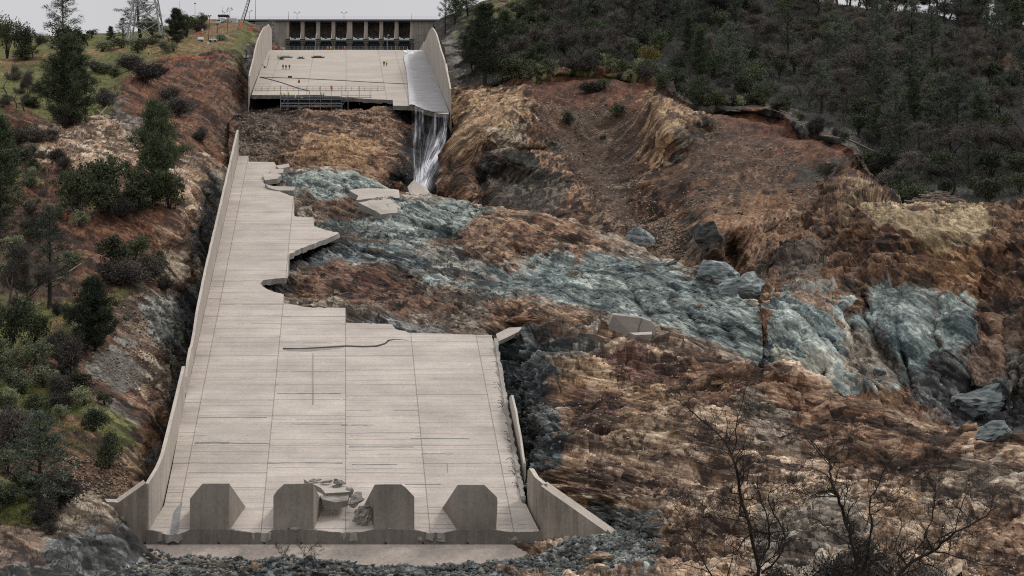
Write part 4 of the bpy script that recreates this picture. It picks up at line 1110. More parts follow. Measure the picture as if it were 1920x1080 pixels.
def fall(name, shift, seed, dk, lab=None):
    G = loft(fr_, 90, 140)
    x, y, d = G[...,0].ravel(), G[...,1].ravel(), G[...,2].ravel()
    tt, vv = np.meshgrid(np.linspace(0,1,90), np.linspace(0,1,140)); tt = tt.ravel(); vv = vv.ravel()
    d = d - shift - 0.8*fbm(np.stack([tt*8, vv*3, tt*0+seed],1), 3, seed)
    P = np.stack([(x-CX)/F*d, d, (CY-y)/F*d], 1)
    c1 = 0.94-0.60*sstep(.15, 1.0, vv)                                          # the main strand runs from the wall side down to the pool
    right = np.exp(-((tt-c1)/(0.09+0.17*vv))**2)
    second = 1.1*np.exp(-((tt-(0.66-0.40*sstep(.35,1,vv)))/0.13)**2)*sstep(.22,.5,vv)
    leftst = 0.45*np.exp(-((tt-0.13-0.03*np.sin(vv*9))/0.03)**2) + .3*np.exp(-((tt-0.24-0.05*vv)/0.025)**2)*sstep(.9,.4,vv)
    lip_ = 0.7*np.exp(-((tt-0.32)/0.03)**2)*(vv < 0.3)*(1-vv/.3) + 0.6*np.exp(-((tt-0.66)/0.025)**2)*(vv < 0.28) + .55*np.exp(-((tt-0.93)/0.06)**2)*(vv < .3)
    dens = dk*np.clip(right*sstep(.12,.34,vv)*2.3 + second + .8*leftst + .75*lip_ + 0.05 + .6*sstep(.82,.95,vv)*right, 0, 2.0)
    dens *= np.clip(.75+1.3*fbm(np.stack([(tt+.6*vv)*5, vv*4, tt*0+seed*3],1), 3, seed+2), .1, 1.6)
    dens *= sstep(0, .06, tt)*sstep(1, .94, tt)*sstep(1, .9, vv)
    idx = np.arange(90*140).reshape(140, 90)
    Fq = np.stack([idx[:-1,:-1], idx[:-1,1:], idx[1:,1:], idx[1:,:-1]], -1).reshape(-1,4)
    me = raw_mesh(name, P, Fq, M_fall, True, {"dens": dens, "uvw": np.stack([tt+seed+0.60*sstep(.15,1.0,vv)*sstep(.15,.6,tt), vv, tt*0], 1)})
    tag(link(name, me), kind="structure")
fall("waterfall", 0.6, 1, 1.0)
fall("waterfall", 2.2, 4, 0.55)

# ------------------------------------------------------------------ gate structure on the crest
DG = 1100.0
def gp(x, y, dd=0.0): return U(x, y, DG+dd)
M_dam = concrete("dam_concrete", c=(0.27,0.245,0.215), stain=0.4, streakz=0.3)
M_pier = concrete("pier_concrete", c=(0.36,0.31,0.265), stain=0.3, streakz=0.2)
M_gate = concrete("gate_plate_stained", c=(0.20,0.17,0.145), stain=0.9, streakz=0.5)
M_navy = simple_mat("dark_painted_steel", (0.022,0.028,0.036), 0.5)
M_steel = simple_mat("grey_painted_steel", (0.10,0.115,0.125), 0.5)
M_galv = simple_mat("galvanised_steel", (0.27,0.28,0.28), 0.5)
M_white = simple_mat("white_paint_metal", (0.70,0.71,0.70), 0.4, var=0.08)
M_black = simple_mat("black_rubber", (0.012,0.012,0.013), 0.7)
M_teal = simple_mat("walkway_steel", (0.055,0.075,0.078), 0.55)
dam = empty("spillway_gatehouse", gp(657, 95), "long concrete gate structure with eight dark bays across the crest", "dam")
def gbox(mb, x0, x1, y0, y1, d0, d1):
    a, b_ = gp(x0, y1, d0), gp(x1, y0, d0)
    return mb.bx(a[0], b_[0], DG+d0, DG+d1, a[2], b_[2])
for (x0, x1, y0) in ((478, 535.4, 38.5), (775.8, 846, 39)):
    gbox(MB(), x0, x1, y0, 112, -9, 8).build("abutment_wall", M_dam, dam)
mb = MB()
for x in (795, 812): gbox(mb, x-.25, x+.25, 40, 100, -9.05, -8.9)
for y in (52, 66, 80): gbox(mb, 776.5, 840, y-.25, y+.25, -9.05, -8.9)
mb.build("panel_joint", M_toe, dam)
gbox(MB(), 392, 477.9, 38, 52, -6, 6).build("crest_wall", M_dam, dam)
gbox(MB(), 392, 850, 36.2, 39.2, -10.5, 8).build("parapet", simple_mat("parapet_dark", (0.07,0.078,0.08), 0.7), dam)
piers = [(535.6,542),(563.8,570.6),(593,599.6),(621.7,628.4),(650.4,660.4),(682.8,689.3),(711.5,718),(740,747),(769,775.6)]
for x0, x1 in piers:
    a, b_ = gp(x0, 73, -8.6), gp(x1, 38.4, -8.6)
    mb = MB(); mb.prism([np.array([a[0],DG-8.6,a[2]]), np.array([b_[0],DG-8.6,a[2]]), np.array([b_[0],DG-8.6,b_[2]]), np.array([a[0],DG-8.6,b_[2]])], (0,17,0))
    p = mb.build("pier", M_pier, dam)
    mb = MB(); gbox(mb, x0+.6, x1-.6, 77.2, 112, -6, 6); mb.build("pier_footing", M_dam, p)
    mb = MB(); gbox(mb, x0-.8, x1+.8, 77.6, 80.2, -9.5, -5.9); mb.build("corbel", M_pier, p)
for i in range(8):
    x0, x1 = piers[i][1], piers[i+1][0]
    a, b_ = gp(x0, 76), gp(x1, 38.6); V = []; n = 8
    for k in range(n+1):
        t = k/n; z = a[2]*(1-t)+b_[2]*t; yy = DG-2.5+3.5*math.sin(t*math.pi*.5)
        V += [(a[0]+.05, yy, z), (b_[0]-.05, yy, z), (a[0]+.05, yy+.6, z), (b_[0]-.05, yy+.6, z)]
    fs = []
    for k in range(n):
        s_, t_ = 4*k, 4*k+4
        fs += [(s_,s_+1,t_+1,t_),(s_+2,t_+2,t_+3,s_+3),(s_,t_,t_+2,s_+2),(s_+1,s_+3,t_+3,t_+1)]
    fs += [(0,2,3,1),(4*n,4*n+1,4*n+3,4*n+2)]
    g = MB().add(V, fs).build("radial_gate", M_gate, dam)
    mb = MB()
    for k in range(3): gbox(mb, x0+.1, x1-.1, 44+k*3.4, 44.6+k*3.4, .2, 1.4)
    mb.build("gate_girder", M_navy, g)
    xc = (x0+x1)/2
    h = MB(); gbox(h, xc-9.2, xc-2.2, 71.6, 74.6, -10.4, -9.0); gbox(h, xc+2.2, xc+9.2, 71.6, 74.6, -10.4, -9.0); gbox(h, xc-2.2, xc+2.2, 73.2, 74.6, -10.2, -9.2); gbox(h, xc-9.4, xc-7.4, 69.4, 71.6, -10.0, -9.2)
    hh = h.build("hoist_housing", M_white, dam)
    mo = MB(); mo.tube([gp(xc-1.6, 72.6, -9.8), gp(xc+1.6, 72.6, -9.8)], .16, 8); mo.build("motor", M_black, hh)
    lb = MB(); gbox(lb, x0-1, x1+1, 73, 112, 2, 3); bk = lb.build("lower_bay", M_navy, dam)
    gr = MB()
    for k in range(5): gbox(gr, x0+1+k*(x1-x0-2)/4-.12, x0+1+k*(x1-x0-2)/4+.12, 80, 112, -2.2, -2.0)
    gbox(gr, x0, x1, 84, 84.6, -2.3, -2.1); gr.build("stoplog_grille", M_steel, bk)
wk = MB(); gbox(wk, 534.5, 774, 75, 77, -11.5, -8.8); wk = wk.build("walkway", M_teal, dam)
mb = MB()
for k in range(49): x = 535+k*4.96; gbox(mb, x-.08, x+.08, 71, 75, -11.45, -11.35)
gbox(mb, 534.5, 774, 71, 71.25, -11.45, -11.35); gbox(mb, 534.5, 774, 73, 73.2, -11.45, -11.35)
mb.build("handrail_grille", M_galv, wk)
mb = MB()
for k in range(87): x = 394+k*5.2; gbox(mb, x-.07, x+.07, 31.5, 35.6, -9.6, -9.5)
for y in (31.6, 33.6): gbox(mb, 392, 845, y-.09, y+.09, -9.6, -9.5)
mb.build("crest_handrail_grille", simple_mat("pale_rail", (0.42,0.46,0.47), 0.5), dam)
# chain-link fence at the foot of the bays
fen = empty("chain_fence", gp(650, 94.5, -70), "grey mesh fence on posts in front of the lower gate bays", "fence")
def fp(x, y): return U(x, y, 1012)
for k in range(33):
    x = 521+k*7.6; a = fp(x, 95.2); MB().tube([a, fp(x, 87.3)], .07, 5).build("post", M_galv, fen)
mb = MB()
for y in (87.4, 90.5, 94): mb.tube([fp(521, y), fp(764, y)], .045, 4)
for k in range(244): x = 521+k*1.0; mb.tube([fp(x, 94.6), fp(x, 87.4)], .022, 3, False)
mb.build("mesh", M_steel, fen)

def lamp_post(px, ytop, ybot, d, style, label, group="lamp posts along the crest"):
    a, b_ = U(px, ybot, d), U(px, ytop, d); H = b_[2]-a[2]
    t = empty("lamp_post", a, label, "lamp post", group)
    MB().tube([a, b_], [.11+.004*H, .07], 8).build("pole", M_galv, t)
    if style in ("double", "quad"):
        m_ = MB(); w = 1.0
        m_.tube([b_+np.array([-w,0,.1]), b_+np.array([0,0,-.5])], .06, 5); m_.tube([b_+np.array([w,0,.1]), b_+np.array([0,0,-.5])], .06, 5); m_.build("arm", M_galv, t)
        for s in (-1, 1):
            MB().box(b_+np.array([s*w,0,.28]), (.62,.5,.32), ry=s*.3).build("lamp_head", M_galv, t)
        if style == "quad":
            for s in (-1, 1): MB().box(b_+np.array([s*w*.55,0,.75]), (.6,.5,.35), ry=-s*.3).build("lamp_head", M_galv, t)
    elif style == "single":
        MB().box(b_+np.array([0,0,.25]), (.9,.6,.45)).build("lamp_head", M_galv, t)
    elif style == "ball":
        m_ = MB(); m_.tube([b_, b_+np.array([.15,0,.35]), b_+np.array([.5,0,.35])], [.05,.05,.05], 5); m_.build("arm", M_galv, t)
        MB().box(b_+np.array([.55,0,.25]), (.55,.4,.22)).build("lamp_head", M_white, t)
    else:
        MB().tube([b_, b_+np.array([0,0,.5])], [.05,.02], 5).build("antenna_tip", M_galv, t)
    return t
lamp_post(557, 24, 36, 1095, "double", "twin-headed lamp post above the second gate bay")
lamp_post(645, 24, 36, 1095, "double", "twin-headed lamp post over the middle of the gate structure")
lamp_post(541, 23, 36, 1095, "thin", "bare thin pole above the first gate pier")
lamp_post(772, 27, 36, 1095, "thin", "bare thin pole above the last gate pier by the forest")
lamp_post(592, 65, 94, 1030, "ball", "slim lamp post before the bays on the crane half of the gates", "lamp posts in front of the gates")
lamp_post(726, 67, 94, 1030, "ball", "slim lamp post before the bays on the waterfall half of the gates", "lamp posts in front of the gates")
lamp_post(467.5, 21, 36, 1095, "double", "twin-headed lamp post just past the tip of the crane")
lamp_post(479, -12, 36, 1098, "thin", "tall thin radio mast behind the crest next to the crane")
lamp_post(365.6, 7.5, 44, 1110, "single", "tall single-headed lamp post rising out of the trees by the pylon")
lamp_post(337, 4, 44, 1120, "thin", "very thin mast behind the trees beside the pylon")
lamp_post(418, 14, 32, 1085, "thin", "thin mast behind the canopy shed")
lamp_post(421.5, 22, 36, 1080, "double", "twin lamp directly behind the canopy shed")
lamp_post(431, 18.5, 38, 1080, "quad", "four-headed lamp post behind the white container")
mb = MB()

def ground_z(patch, x, y): return ground(patch, x, y)

# ------------------------------------------------------------------ works on the bank beside the gates
GB = "grassy_bank"
M_orange = simple_mat("orange_mesh", lin(196,92,66), 0.8, var=0.2)
M_green = simple_mat("green_paint", lin(74,104,84), 0.5)
M_dark = simple_mat("dark_canvas", (0.03,0.032,0.034), 0.8)
M_contain = simple_mat("pale_container_paint", lin(176,184,190), 0.5, var=0.1)
M_glass = simple_mat("dark_glass", (0.02,0.025,0.03), 0.15)
M_red = simple_mat("red_paint", lin(176,56,46), 0.6)
M_tyre = M_black

# lattice pylon
pb = U(274, 80, 985); s_p = 985/F
py_ = empty("transmission_pylon", pb, "grey steel lattice pylon standing on the grassy bank among trees", "pylon")
H = 30.0; hb, ht = 6.7, 2.0
def pleg(sx, sy, t): w = hb*(1-t)+ht*t; return np.array([pb[0]+sx*w, pb[1]+sy*w, pb[2]-0.5+H*t])
for sx, sy in ((-1,-1),(1,-1),(1,1),(-1,1)):
    MB().tube([pleg(sx,sy,0), pleg(sx,sy,1)], [.36,.26], 4).build("leg", M_galv, py_)
lv = [0, .26, .52, .78, 1.0]
mb = MB()
for i in range(4):
    for (a, b_) in (((-1,-1),(1,-1)),((1,-1),(1,1)),((1,1),(-1,1)),((-1,1),(-1,-1))):
        A0, B0, A1, B1 = pleg(*a,lv[i]), pleg(*b_,lv[i]), pleg(*a,lv[i+1]), pleg(*b_,lv[i+1])
        mb.tube([A0,B1], .16, 4); mb.tube([B0,A1], .16, 4); mb.tube([A1,B1], .17, 4)
        M0 = (A0+B1)/2
        if i < 2:
            mb.tube([(A0+A1)/2, (A0*3+B1)/4], .07, 3); mb.tube([(B0+B1)/2, (B0*3+A1)/4], .07, 3)
            mb.tube([(A0+A1)/2, (A1*3+B0)/4], .07, 3); mb.tube([(B0+B1)/2, (B1*3+A0)/4], .07, 3)
mb.build("lattice", M_galv, py_)
# crane
cb = U(452.5, 45, 1070); ct = U(474, -24, 1060)
cr = empty("crane", cb, "mobile crane boom leaning out over the crest wall by the orange barrier", "crane")
dirv = (ct-cb)/np.linalg.norm(ct-cb); sidev = np.array([dirv[2],0,-dirv[0]])*0.75; upv = np.array([0,0.8,0])
mb = MB()
for sa in (-1,1):
    for sb in (-1,1): mb.tube([cb+sa*sidev+sb*upv, ct+sa*sidev*.5+sb*upv*.5], .13, 5)
n = 12
for k in range(n):
    t0, t1 = k/n, (k+1)/n
    for sb in (-1,1):
        f0, f1 = 1-.5*t0, 1-.5*t1
        mb.tube([cb+(ct-cb)*t0-sidev*f0+sb*upv*f0, cb+(ct-cb)*t1+sidev*f1+sb*upv*f1], .07, 4)
        mb.tube([cb+(ct-cb)*t0+sidev*f0+sb*upv*f0, cb+(ct-cb)*t1-sidev*f1+sb*upv*f1], .07, 4)
mb.build("boom_lattice", M_white, cr)
MB().tube([cb+sidev*1.2-upv, ct+sidev*.6-upv*.5], .20, 6).build("hydraulic_ram", M_black, cr)
MB().box(cb+np.array([0,0,-1.2]), (4.2,3.2,2.2)).build("cab", M_navy, cr)
MB().box(cb+np.array([-.3,.3,-2.6]), (6.5,3,1.0)).build("carrier", M_orange, cr)
# portable container, canopy shed with van, tank trailer, pickup, green trailer
def site(x, y): return ground(GB, x, y, 3)
def vbox(name, c, size, mat, parent, bev=.08, rz=0.0):
    o = MB().box(c, size, rz).build(name, mat, parent)
    bv = o.modifiers.new("edge", 'BEVEL'); bv.width = bev; bv.segments = 2
    return o
c0 = U(438.5, 51, 1050)
co = empty("storage_container", c0, "pale blue-white site container beside the orange barrier", "container")
vbox("body", c0+np.array([0,0,1.65]), (2.9,5,3.2), M_contain, co)
vbox("door", c0+np.array([-.95,-2.52,1.1]), (.85,.08,2.0), M_navy, co, .02)
vbox("roof", c0+np.array([0,0,3.3]), (3.0,5.1,.12), M_white, co, .03)
s0_ = U(418.5, 47, 1062)
sh = empty("canopy_shed", s0_, "dark flat-roofed canopy on posts behind the parked tank truck", "shed")
MB().box(s0_+np.array([0,1.5,4.0]), (4.4,4.4,.55)).build("roof", M_dark, sh)
for sx in (-1,1):
    for sy in (-1,1): MB().tube([s0_+np.array([sx*1.95,1.5+sy*1.9,0]), s0_+np.array([sx*1.95,1.5+sy*1.9,3.9])], .09, 6).build("post", M_black, sh)
tk = empty("tank_truck", s0_+np.array([-.6,-1.6,0]), "white truck with a rounded tank parked under the dark canopy", "truck")
t0 = np.array(tk.location)
vbox("cab", t0+np.array([-.9,-1.4,1.1]), (1.6,1.7,1.5), M_white, tk, .25)
vbox("windscreen", t0+np.array([-.9,-2.27,1.45]), (1.3,.08,.55), M_glass, tk, .03)
MB().tube([t0+np.array([.3,-.6,1.95]), t0+np.array([.3,2.4,1.95])], .95, 14).build("tank", M_contain, tk)
vbox("chassis", t0+np.array([0,.4,.55]), (1.9,4.6,.3), M_black, tk)
for sx in (-1,1):
    for yy in (-1.3,1.6): MB().tube([t0+np.array([sx*.75-.14,yy,.42]), t0+np.array([sx*.75+.14,yy,.42])], .42, 12).build("wheel", M_tyre, tk)
g0 = site(374, 77)
tt_ = empty("water_tank_trailer", g0, "white cylindrical tank trailer on the dirt track", "trailer")
MB().tube([g0+np.array([-1.05,0,1.0]), g0+np.array([-.95,0,1.0]), g0+np.array([.95,0,1.0]), g0+np.array([1.05,0,1.0])], [.45,.62,.62,.45], 16).build("tank", M_white, tt_, smooth=False)
vbox("chassis", g0+np.array([0,0,.38]), (2.2,1.1,.18), M_black, tt_)
for sy in (-1,1): MB().tube([g0+np.array([.3,sy*.6-.09,.3]), g0+np.array([.3,sy*.6+.09,.3])], .3, 12).build("wheel", M_tyre, tt_)
MB().tube([g0+np.array([-1.0,0,.38]), g0+np.array([-1.9,0,.3])], .05, 5).build("drawbar", M_black, tt_)
g0 = site(400, 75.5)
pk = empty("pickup_truck", g0, "white pickup nosed up against the green trailer", "pickup truck")
pts = [(-1.35,-.75,.35),(-1.35,.75,.35),(1.3,-.75,.35),(1.3,.75,.35),(-1.35,-.75,.85),(-1.35,.75,.85),(1.3,-.75,.85),(1.3,.75,.85)]
vbox("body", g0+np.array([0,0,.62]), (2.6,1.6,.55), M_white, pk, .12)
MB().hull([g0+np.array(p) for p in ((-.6,-.7,.9),(-.6,.7,.9),(.75,-.7,.9),(.75,.7,.9),(-.3,-.62,1.5),(-.3,.62,1.5),(.6,-.62,1.5),(.6,.62,1.5))]).build("cab", M_white, pk)
vbox("window", g0+np.array([.15,-.69,1.2]), (.8,.04,.34), M_glass, pk, .02)
for sx in (-.85,.85):
    for sy in (-.75,.75): MB().tube([g0+np.array([sx,sy-.1,.32]), g0+np.array([sx,sy+.1,.32])], .32, 12).build("wheel", M_tyre, pk)
g0 = site(415, 73.5)
gt = empty("green_trailer", g0, "dull green equipment trailer next to the white pickup", "trailer")
MB().hull([g0+np.array(p) for p in ((-1.6,-.8,.5),(-1.6,.8,.5),(1.6,-.8,.5),(1.6,.8,.5),(-1.6,-.8,1.7),(-1.6,.8,1.7),(1.1,-.8,2.0),(1.1,.8,2.0),(1.6,-.8,1.3),(1.6,.8,1.3),(-1.3,-.7,2.0),(-1.3,.7,2.0))]).build("body", M_green, gt)
vbox("hatch", g0+np.array([-.3,-.82,1.2]), (.9,.05,.7), simple_mat("dark_green_paint", lin(50,74,60), 0.5), gt, .02)
for sx in (-.5,.5):
    for sy in (-.7,.7): MB().tube([g0+np.array([sx,sy-.1,.32]), g0+np.array([sx,sy+.1,.32])], .32, 12).build("wheel", M_tyre, gt)
for i, (x, yt, yb, lab) in enumerate([(393.3,30,75,"dark lamp mast rising beside the white pickup"),(407.3,46,70,"slim dark pole between pickup and canopy shed"),(427.3,34,75,"slim dark pole by the end of the green trailer")]):
    g0 = site(x, yb); b_ = U(x, yt, g0[1])
    t = empty("work_light_mast", g0, lab, "light mast", "work light masts by the parked vehicles")
    MB().tube([g0, b_], .09, 6).build("pole", M_black, t)
    MB().box(b_+np.array([-.35,0,.1]), (.5,.4,.35), ry=.4).build("lamp_head", M_black, t); MB().box(b_+np.array([.35,0,.1]), (.5,.4,.35), ry=-.4).build("lamp_head", M_black, t)
def light_tower(x, y, ytop, label):
    g0 = site(x, y); b_ = U(x, ytop, g0[1])
    t = empty("mobile_light_tower", g0, label, "light tower")
    for sx in (-.6,.6): vbox("engine_housing" if sx < 0 else "generator_box", g0+np.array([sx,0,.75]), (.75,1.0,.95), M_white, t)
    vbox("chassis", g0+np.array([0,0,.28]), (2.2,1.2,.16), M_black, t)
    for sx in (-.7,.7): MB().tube([g0+np.array([sx,-.7,.28]), g0+np.array([sx,-.52,.28])], .28, 10).build("wheel", M_tyre, t)
    MB().tube([g0+np.array([0,0,.3]), b_], [.13,.08], 6).build("mast", M_black, t)
    MB().box(b_+np.array([.25,0,0]), (.9,.3,.3)).build("lamp_head", M_white, t)
light_tower(463.7, 111, 83.5, "white mobile light tower on the gravel strip beside the chute wall")
for (x, y, lab) in ((388.5,81,"white drum on the bare earth below the pickup"),(429,71,"white drum beside the slim pole by the trailer"),(377.3,56.5,"white drum alone on the dirt track")):
    g0 = site(x, y); t = empty("drum", g0, lab, "drum", "white drums on the bank")
    MB().tube([g0+np.array([0,0,0]), g0+np.array([0,0,.9])], .32, 10).build("barrel", M_white, t); MB().tube([g0+np.array([0,0,.9]), g0+np.array([0,0,.96])], .34, 10).build("lid", M_contain, t)
def mesh_fence(pts, h, label, group):
    gpnt = [site(x, y) for x, y in pts]
    t = empty("safety_fence", gpnt[0], label, "safety fence", group)
    mb = MB(); r = random.Random(len(pts))
    for i in range(len(gpnt)-1):
        a, b_ = gpnt[i], gpnt[i+1]; n = max(2, int(np.linalg.norm(b_-a)/1.2))
        for k in range(n):
            A, B = a+(b_-a)*k/n, a+(b_-a)*(k+1)/n
            for zz in np.linspace(.15, h*(.75+.25*r.random()), 5): mb.tube([A+np.array([0,0,zz*r.uniform(.7,1.05)]), B+np.array([0,0,zz*r.uniform(.7,1.05)])], .05, 3, False)
            mb.tube([A, A+np.array([0,0,h*.9])], .035, 3, False)
    mb.build("netting_mesh", M_orange, t)
    for p in gpnt: MB().tube([p-np.array([0,0,.2]), p+np.array([0,0,h*1.15])], .05, 5).build("stake", M_red, t)
mesh_fence([(300,110.5),(318,109.5),(335,106.5),(352,108.5),(370,109.5),(386,107.5),(401,105)], .9, "sagging orange mesh fence along the rim of the red scarp", "orange safety fences")
mesh_fence([(446,57),(447,50),(452,46)], 2.2, "upright orange barrier between the container and the crane", "orange safety fences")
mesh_fence([(466,57),(471,56),(476,57)], 1.6, "short orange barrier at the end of the crest wall", "orange safety fences")
mesh_fence([(363,63),(378,60.5),(380,66)], .8, "low orange fence beside the dirt track", "orange safety fences")
# pipe bridge and stair tower against the chute wall
pbp = [U(455, 47, 1062), U(505, 47.5, 1050)]
br = empty("pipe_bridge", pbp[0], "grey footbridge with handrails from the bank to the stair tower", "footbridge")
MB().prism([pbp[0], pbp[1], pbp[1]+np.array([0,1.2,0]), pbp[0]+np.array([0,1.2,0])], (0,0,-.35)).build("deck", M_galv, br)
mb = MB()
for k in range(9):
    p = pbp[0]+(pbp[1]-pbp[0])*k/8; mb.tube([p, p+np.array([0,0,1.1])], .04, 4)
for z in (.55,1.1): mb.tube([pbp[0]+np.array([0,0,z]), pbp[1]+np.array([0,0,z])], .04, 4)
mb.build("handrail_grille", M_galv, br)
st0 = U(509.8, 95.0, 1040)
st = empty("stair_tower", st0, "tall grey scaffold stair tower in the corner by the gates", "scaffold tower", "scaffolds on the works")
xs_ = [U(x, 94, 1040)[0] for x in (504,510,516)]; z0, z1 = U(0,95.5,1040)[2], U(0,42,1040)[2]
for x in xs_:
    for yy in (1040, 1042.2): MB().tube([(x,yy,z0-1),(x,yy,z1)], .06, 5).build("upright", M_galv, st)
for k in range(7):
    z = z0+(z1-z0)*(k+.5)/7
    MB().prism([np.array([xs_[0],1040.1,z]), np.array([xs_[2],1040.1,z]), np.array([xs_[2],1042.1,z]), np.array([xs_[0],1042.1,z])], (0,0,-.12)).build("landing", M_steel, st)
    mb = MB(); mb.tube([(xs_[0],1039.95,z+1),(xs_[2],1039.95,z+1)], .04, 4); a = xs_[0] if k % 2 else xs_[2]; b2 = xs_[2] if k % 2 else xs_[0]
    mb.tube([(a,1040.3,z),(b2,1040.3,z+(z1-z0)/7)], .07, 4); mb.tube([(a,1040.2,z+.9),(b2,1040.2,z+.9+(z1-z0)/7)], .04, 4); mb.build("stair_flight", M_galv, st)

# ------------------------------------------------------------------ scaffold and rail on the torn lip
def lip(x, y, d=768.0): return U(x, y, d)
sc_ = empty("lip_scaffold", lip(610, 203), "wide grey scaffold hung below the torn edge of the floor", "scaffold", "scaffolds on the works")
ux = [526,540,560.2,580.5,600.7,621,641,652.6,673.7,694]
for k, x in enumerate(ux):
    yb = 203 if x < 655 else 193
    for dd in (762, 766.5):
        MB().tube([lip(x, yb+ (3 if dd < 765 else 0), dd), lip(x, 161 if (dd < 765 and k % 2 == 0) else 170, dd)], .09, 5).build("upright", M_galv, sc_)
for (x0, x1, y) in ((526,641,183.8),(526,641,191.0),(641,694,186.0),(526,641,178.5)):
    if y != 178.5:
        a, b_ = lip(x0, y, 761.6), lip(x1, y, 761.6)
        MB().prism([a, b_, b_+np.array([0,5.2,0]), a+np.array([0,5.2,0])], (0,0,-.16)).build("platform", M_steel, sc_)
for y in (180.5, 187.2, 194.5, 197.5, 200.5):
    MB().tube([lip(526, y, 761.5), lip(641, y, 761.5)], .085, 4).build("ledger", M_galv, sc_)
for y in (179.5, 182.5, 189.5): MB().tube([lip(641, y, 761.5), lip(697, y, 761.5)], .085, 4).build("ledger", M_galv, sc_)
for (x0, x1) in ((526,540),(580.5,600.7),(641,652.6)):
    MB().tube([lip(x0, 200, 761.4), lip(x1, 179, 761.4)], .05, 4).build("brace", M_galv, sc_)
gr_ = empty("guard_rail", fup(600, 171), "rust-brown guard rail running along the torn edge of the floor", "railing")
M_rt = simple_mat("rusty_tube", lin(112,84,70), 0.7)
for x in np.arange(478, 722, 12.1):
    yb = 170.5; p = fup(x, yb); MB().tube([p, p+np.array([0,0,1.25])], .05, 4).build("post", M_rt, gr_)
for z in (.1, .65, 1.25):
    MB().tube([fup(478,170.5)+np.array([0,0,z]), fup(721,170.5)+np.array([0,0,z])], .05, 4).build("rail", bpy.data.materials["rusty_tube"], gr_)
# things lying on the floor
M_hose = simple_mat("dark_hose", (0.035,0.03,0.028), 0.7)
M_hoser = simple_mat("rust_hose", lin(112,78,66), 0.7)
def hose(pts, r, mat, label, fn=fup, dz=.12):
    P = [fn(x, y, dz) for x, y in pts]
    o = MB().tube(P, r, 6).build("hose", mat)
    tag(o, label, "hose", "hoses on the floor below the gates")
hose([(487,145),(560,147.5),(650,152),(700,155),(772,158.5)], .10, M_hoser, "straight rust-coloured hose reaching across the floor to the water")
hose([(487,145.2),(505,149),(530,156),(553,164),(566,168),(580,171)], .13, M_hose, "black hose slanting down to the rail at mid scaffold")
hose([(498,95.5),(497,100),(494.5,108),(492,116),(490,122),(488.5,130),(485,138),(482,146),(478,155),(474,163)], .16, M_hose, "thick black hose snaking down along the wall")
hose([(505,104),(504,112),(502,120),(499,128)], .05, M_hose, "short thin dark line lying near the wall top")
def plank(x0, x1, y, hgt, mat, name, label, cat, n=3, grp="materials stacked on the floor"):
    a, b_ = fup(x0, y), fup(x1, y); t = empty(name, (a+b_)/2, label, cat, grp)
    for k in range(n):
        o = np.array([0, -.35*k, 0])
        MB().tube([a+o+np.array([0,0,.22]), b_+o+np.array([.3*k,0,.22])], .2, 7).build("pipe", mat, t)
    MB().tube([a+np.array([.8,-.35,.58]), b_+np.array([-.6,-.35,.58])], .2, 7).build("pipe", mat, t)
    for q_ in (.2,.8):
        c = a+(b_-a)*q_; MB().box(c+np.array([0,-.35,.06]), (.2,1.6,.12)).build("bearer", M_hose, t)
plank(524, 547, 108.5, .8, simple_mat("grey_pipe", lin(126,136,138), 0.5), "pipe_stack", "blue-grey pipes stacked beside the lone yellow-vested worker", "pipes")
plank(584, 606, 108.6, .8, simple_mat("brown_timber", lin(96,76,66), 0.8), "timber_stack", "dark brown timbers stacked in mid floor", "timbers")
a = fup(564, 110); pu = empty("pump_skid", a, "low grey pump skid with two upright pipes between the stacks", "pump", "materials stacked on the floor")
MB().hull([a+np.array(p) for p in ((-1.5,-.6,.3),(1.5,-.6,.3),(-1.1,-.6,.05),(1.1,-.6,.05),(-1.5,.6,.3),(1.5,.6,.3),(-1.1,.6,.05),(1.1,.6,.05))]).build("tray", M_steel, pu)
for sx in (-.5,.7): MB().tube([a+np.array([sx,0,.3]), a+np.array([sx,0,1.0])], .12, 6).build("riser", M_galv, pu)
MB().tube([a+np.array([-.8,0,.45]), a+np.array([.8,0,.45])], .2, 8).build("motor", M_green, pu)
a = fup(528, 111.8); bo = empty("tool_box", a, "brown crate in front of the blue-grey pipes", "crate", "materials stacked on the floor")
vbox("body", a+np.array([0,0,.3]), (1.5,.8,.55), simple_mat("crate_brown", lin(88,70,60), .8), bo); vbox("lid", a+np.array([0,0,.62]), (1.56,.86,.1), M_hose, bo, .02)
for (x, y, lab) in ((496,127.6,"black bucket alone near the wall-side hose"),(541.7,146,"black bucket, wall-side one of the close pair on the floor"),(545.6,146,"black bucket, gate-side one of the close pair on the floor"),(476,152,"black bucket beside the snaking hose low on the wall"),(473.5,158.5,"black bucket at the very foot of the snaking hose")):
    a = fup(x, y); t = empty("bucket", a, lab, "bucket", "black buckets on the floor")
    MB().tube([a, a+np.array([0,0,.55])], [.28,.36], 8).build("pail", M_black, t); MB().tube([a+np.array([-.34,0,.55]), a+np.array([0,0,.8]), a+np.array([.34,0,.55])], .03, 4).build("handle", M_galv, t)
a = fup(560.6, 155.3); t = empty("fuel_can", a, "small red-topped canister standing alone on the floor", "canister")
MB().tube([a, a+np.array([0,0,.6])], .32, 8).build("body", simple_mat("maroon_paint", lin(110,44,42), .6), t); MB().hull([a+np.array(p) for p in ((-.3,-.3,.6),(.3,-.3,.6),(.3,.3,.6),(-.3,.3,.6),(-.22,-.2,1.05),(.22,-.2,1.05),(.22,.2,1.05),(-.22,.2,1.05))]).build("cover", simple_mat("pink_cloth", lin(214,104,100), .8), t)
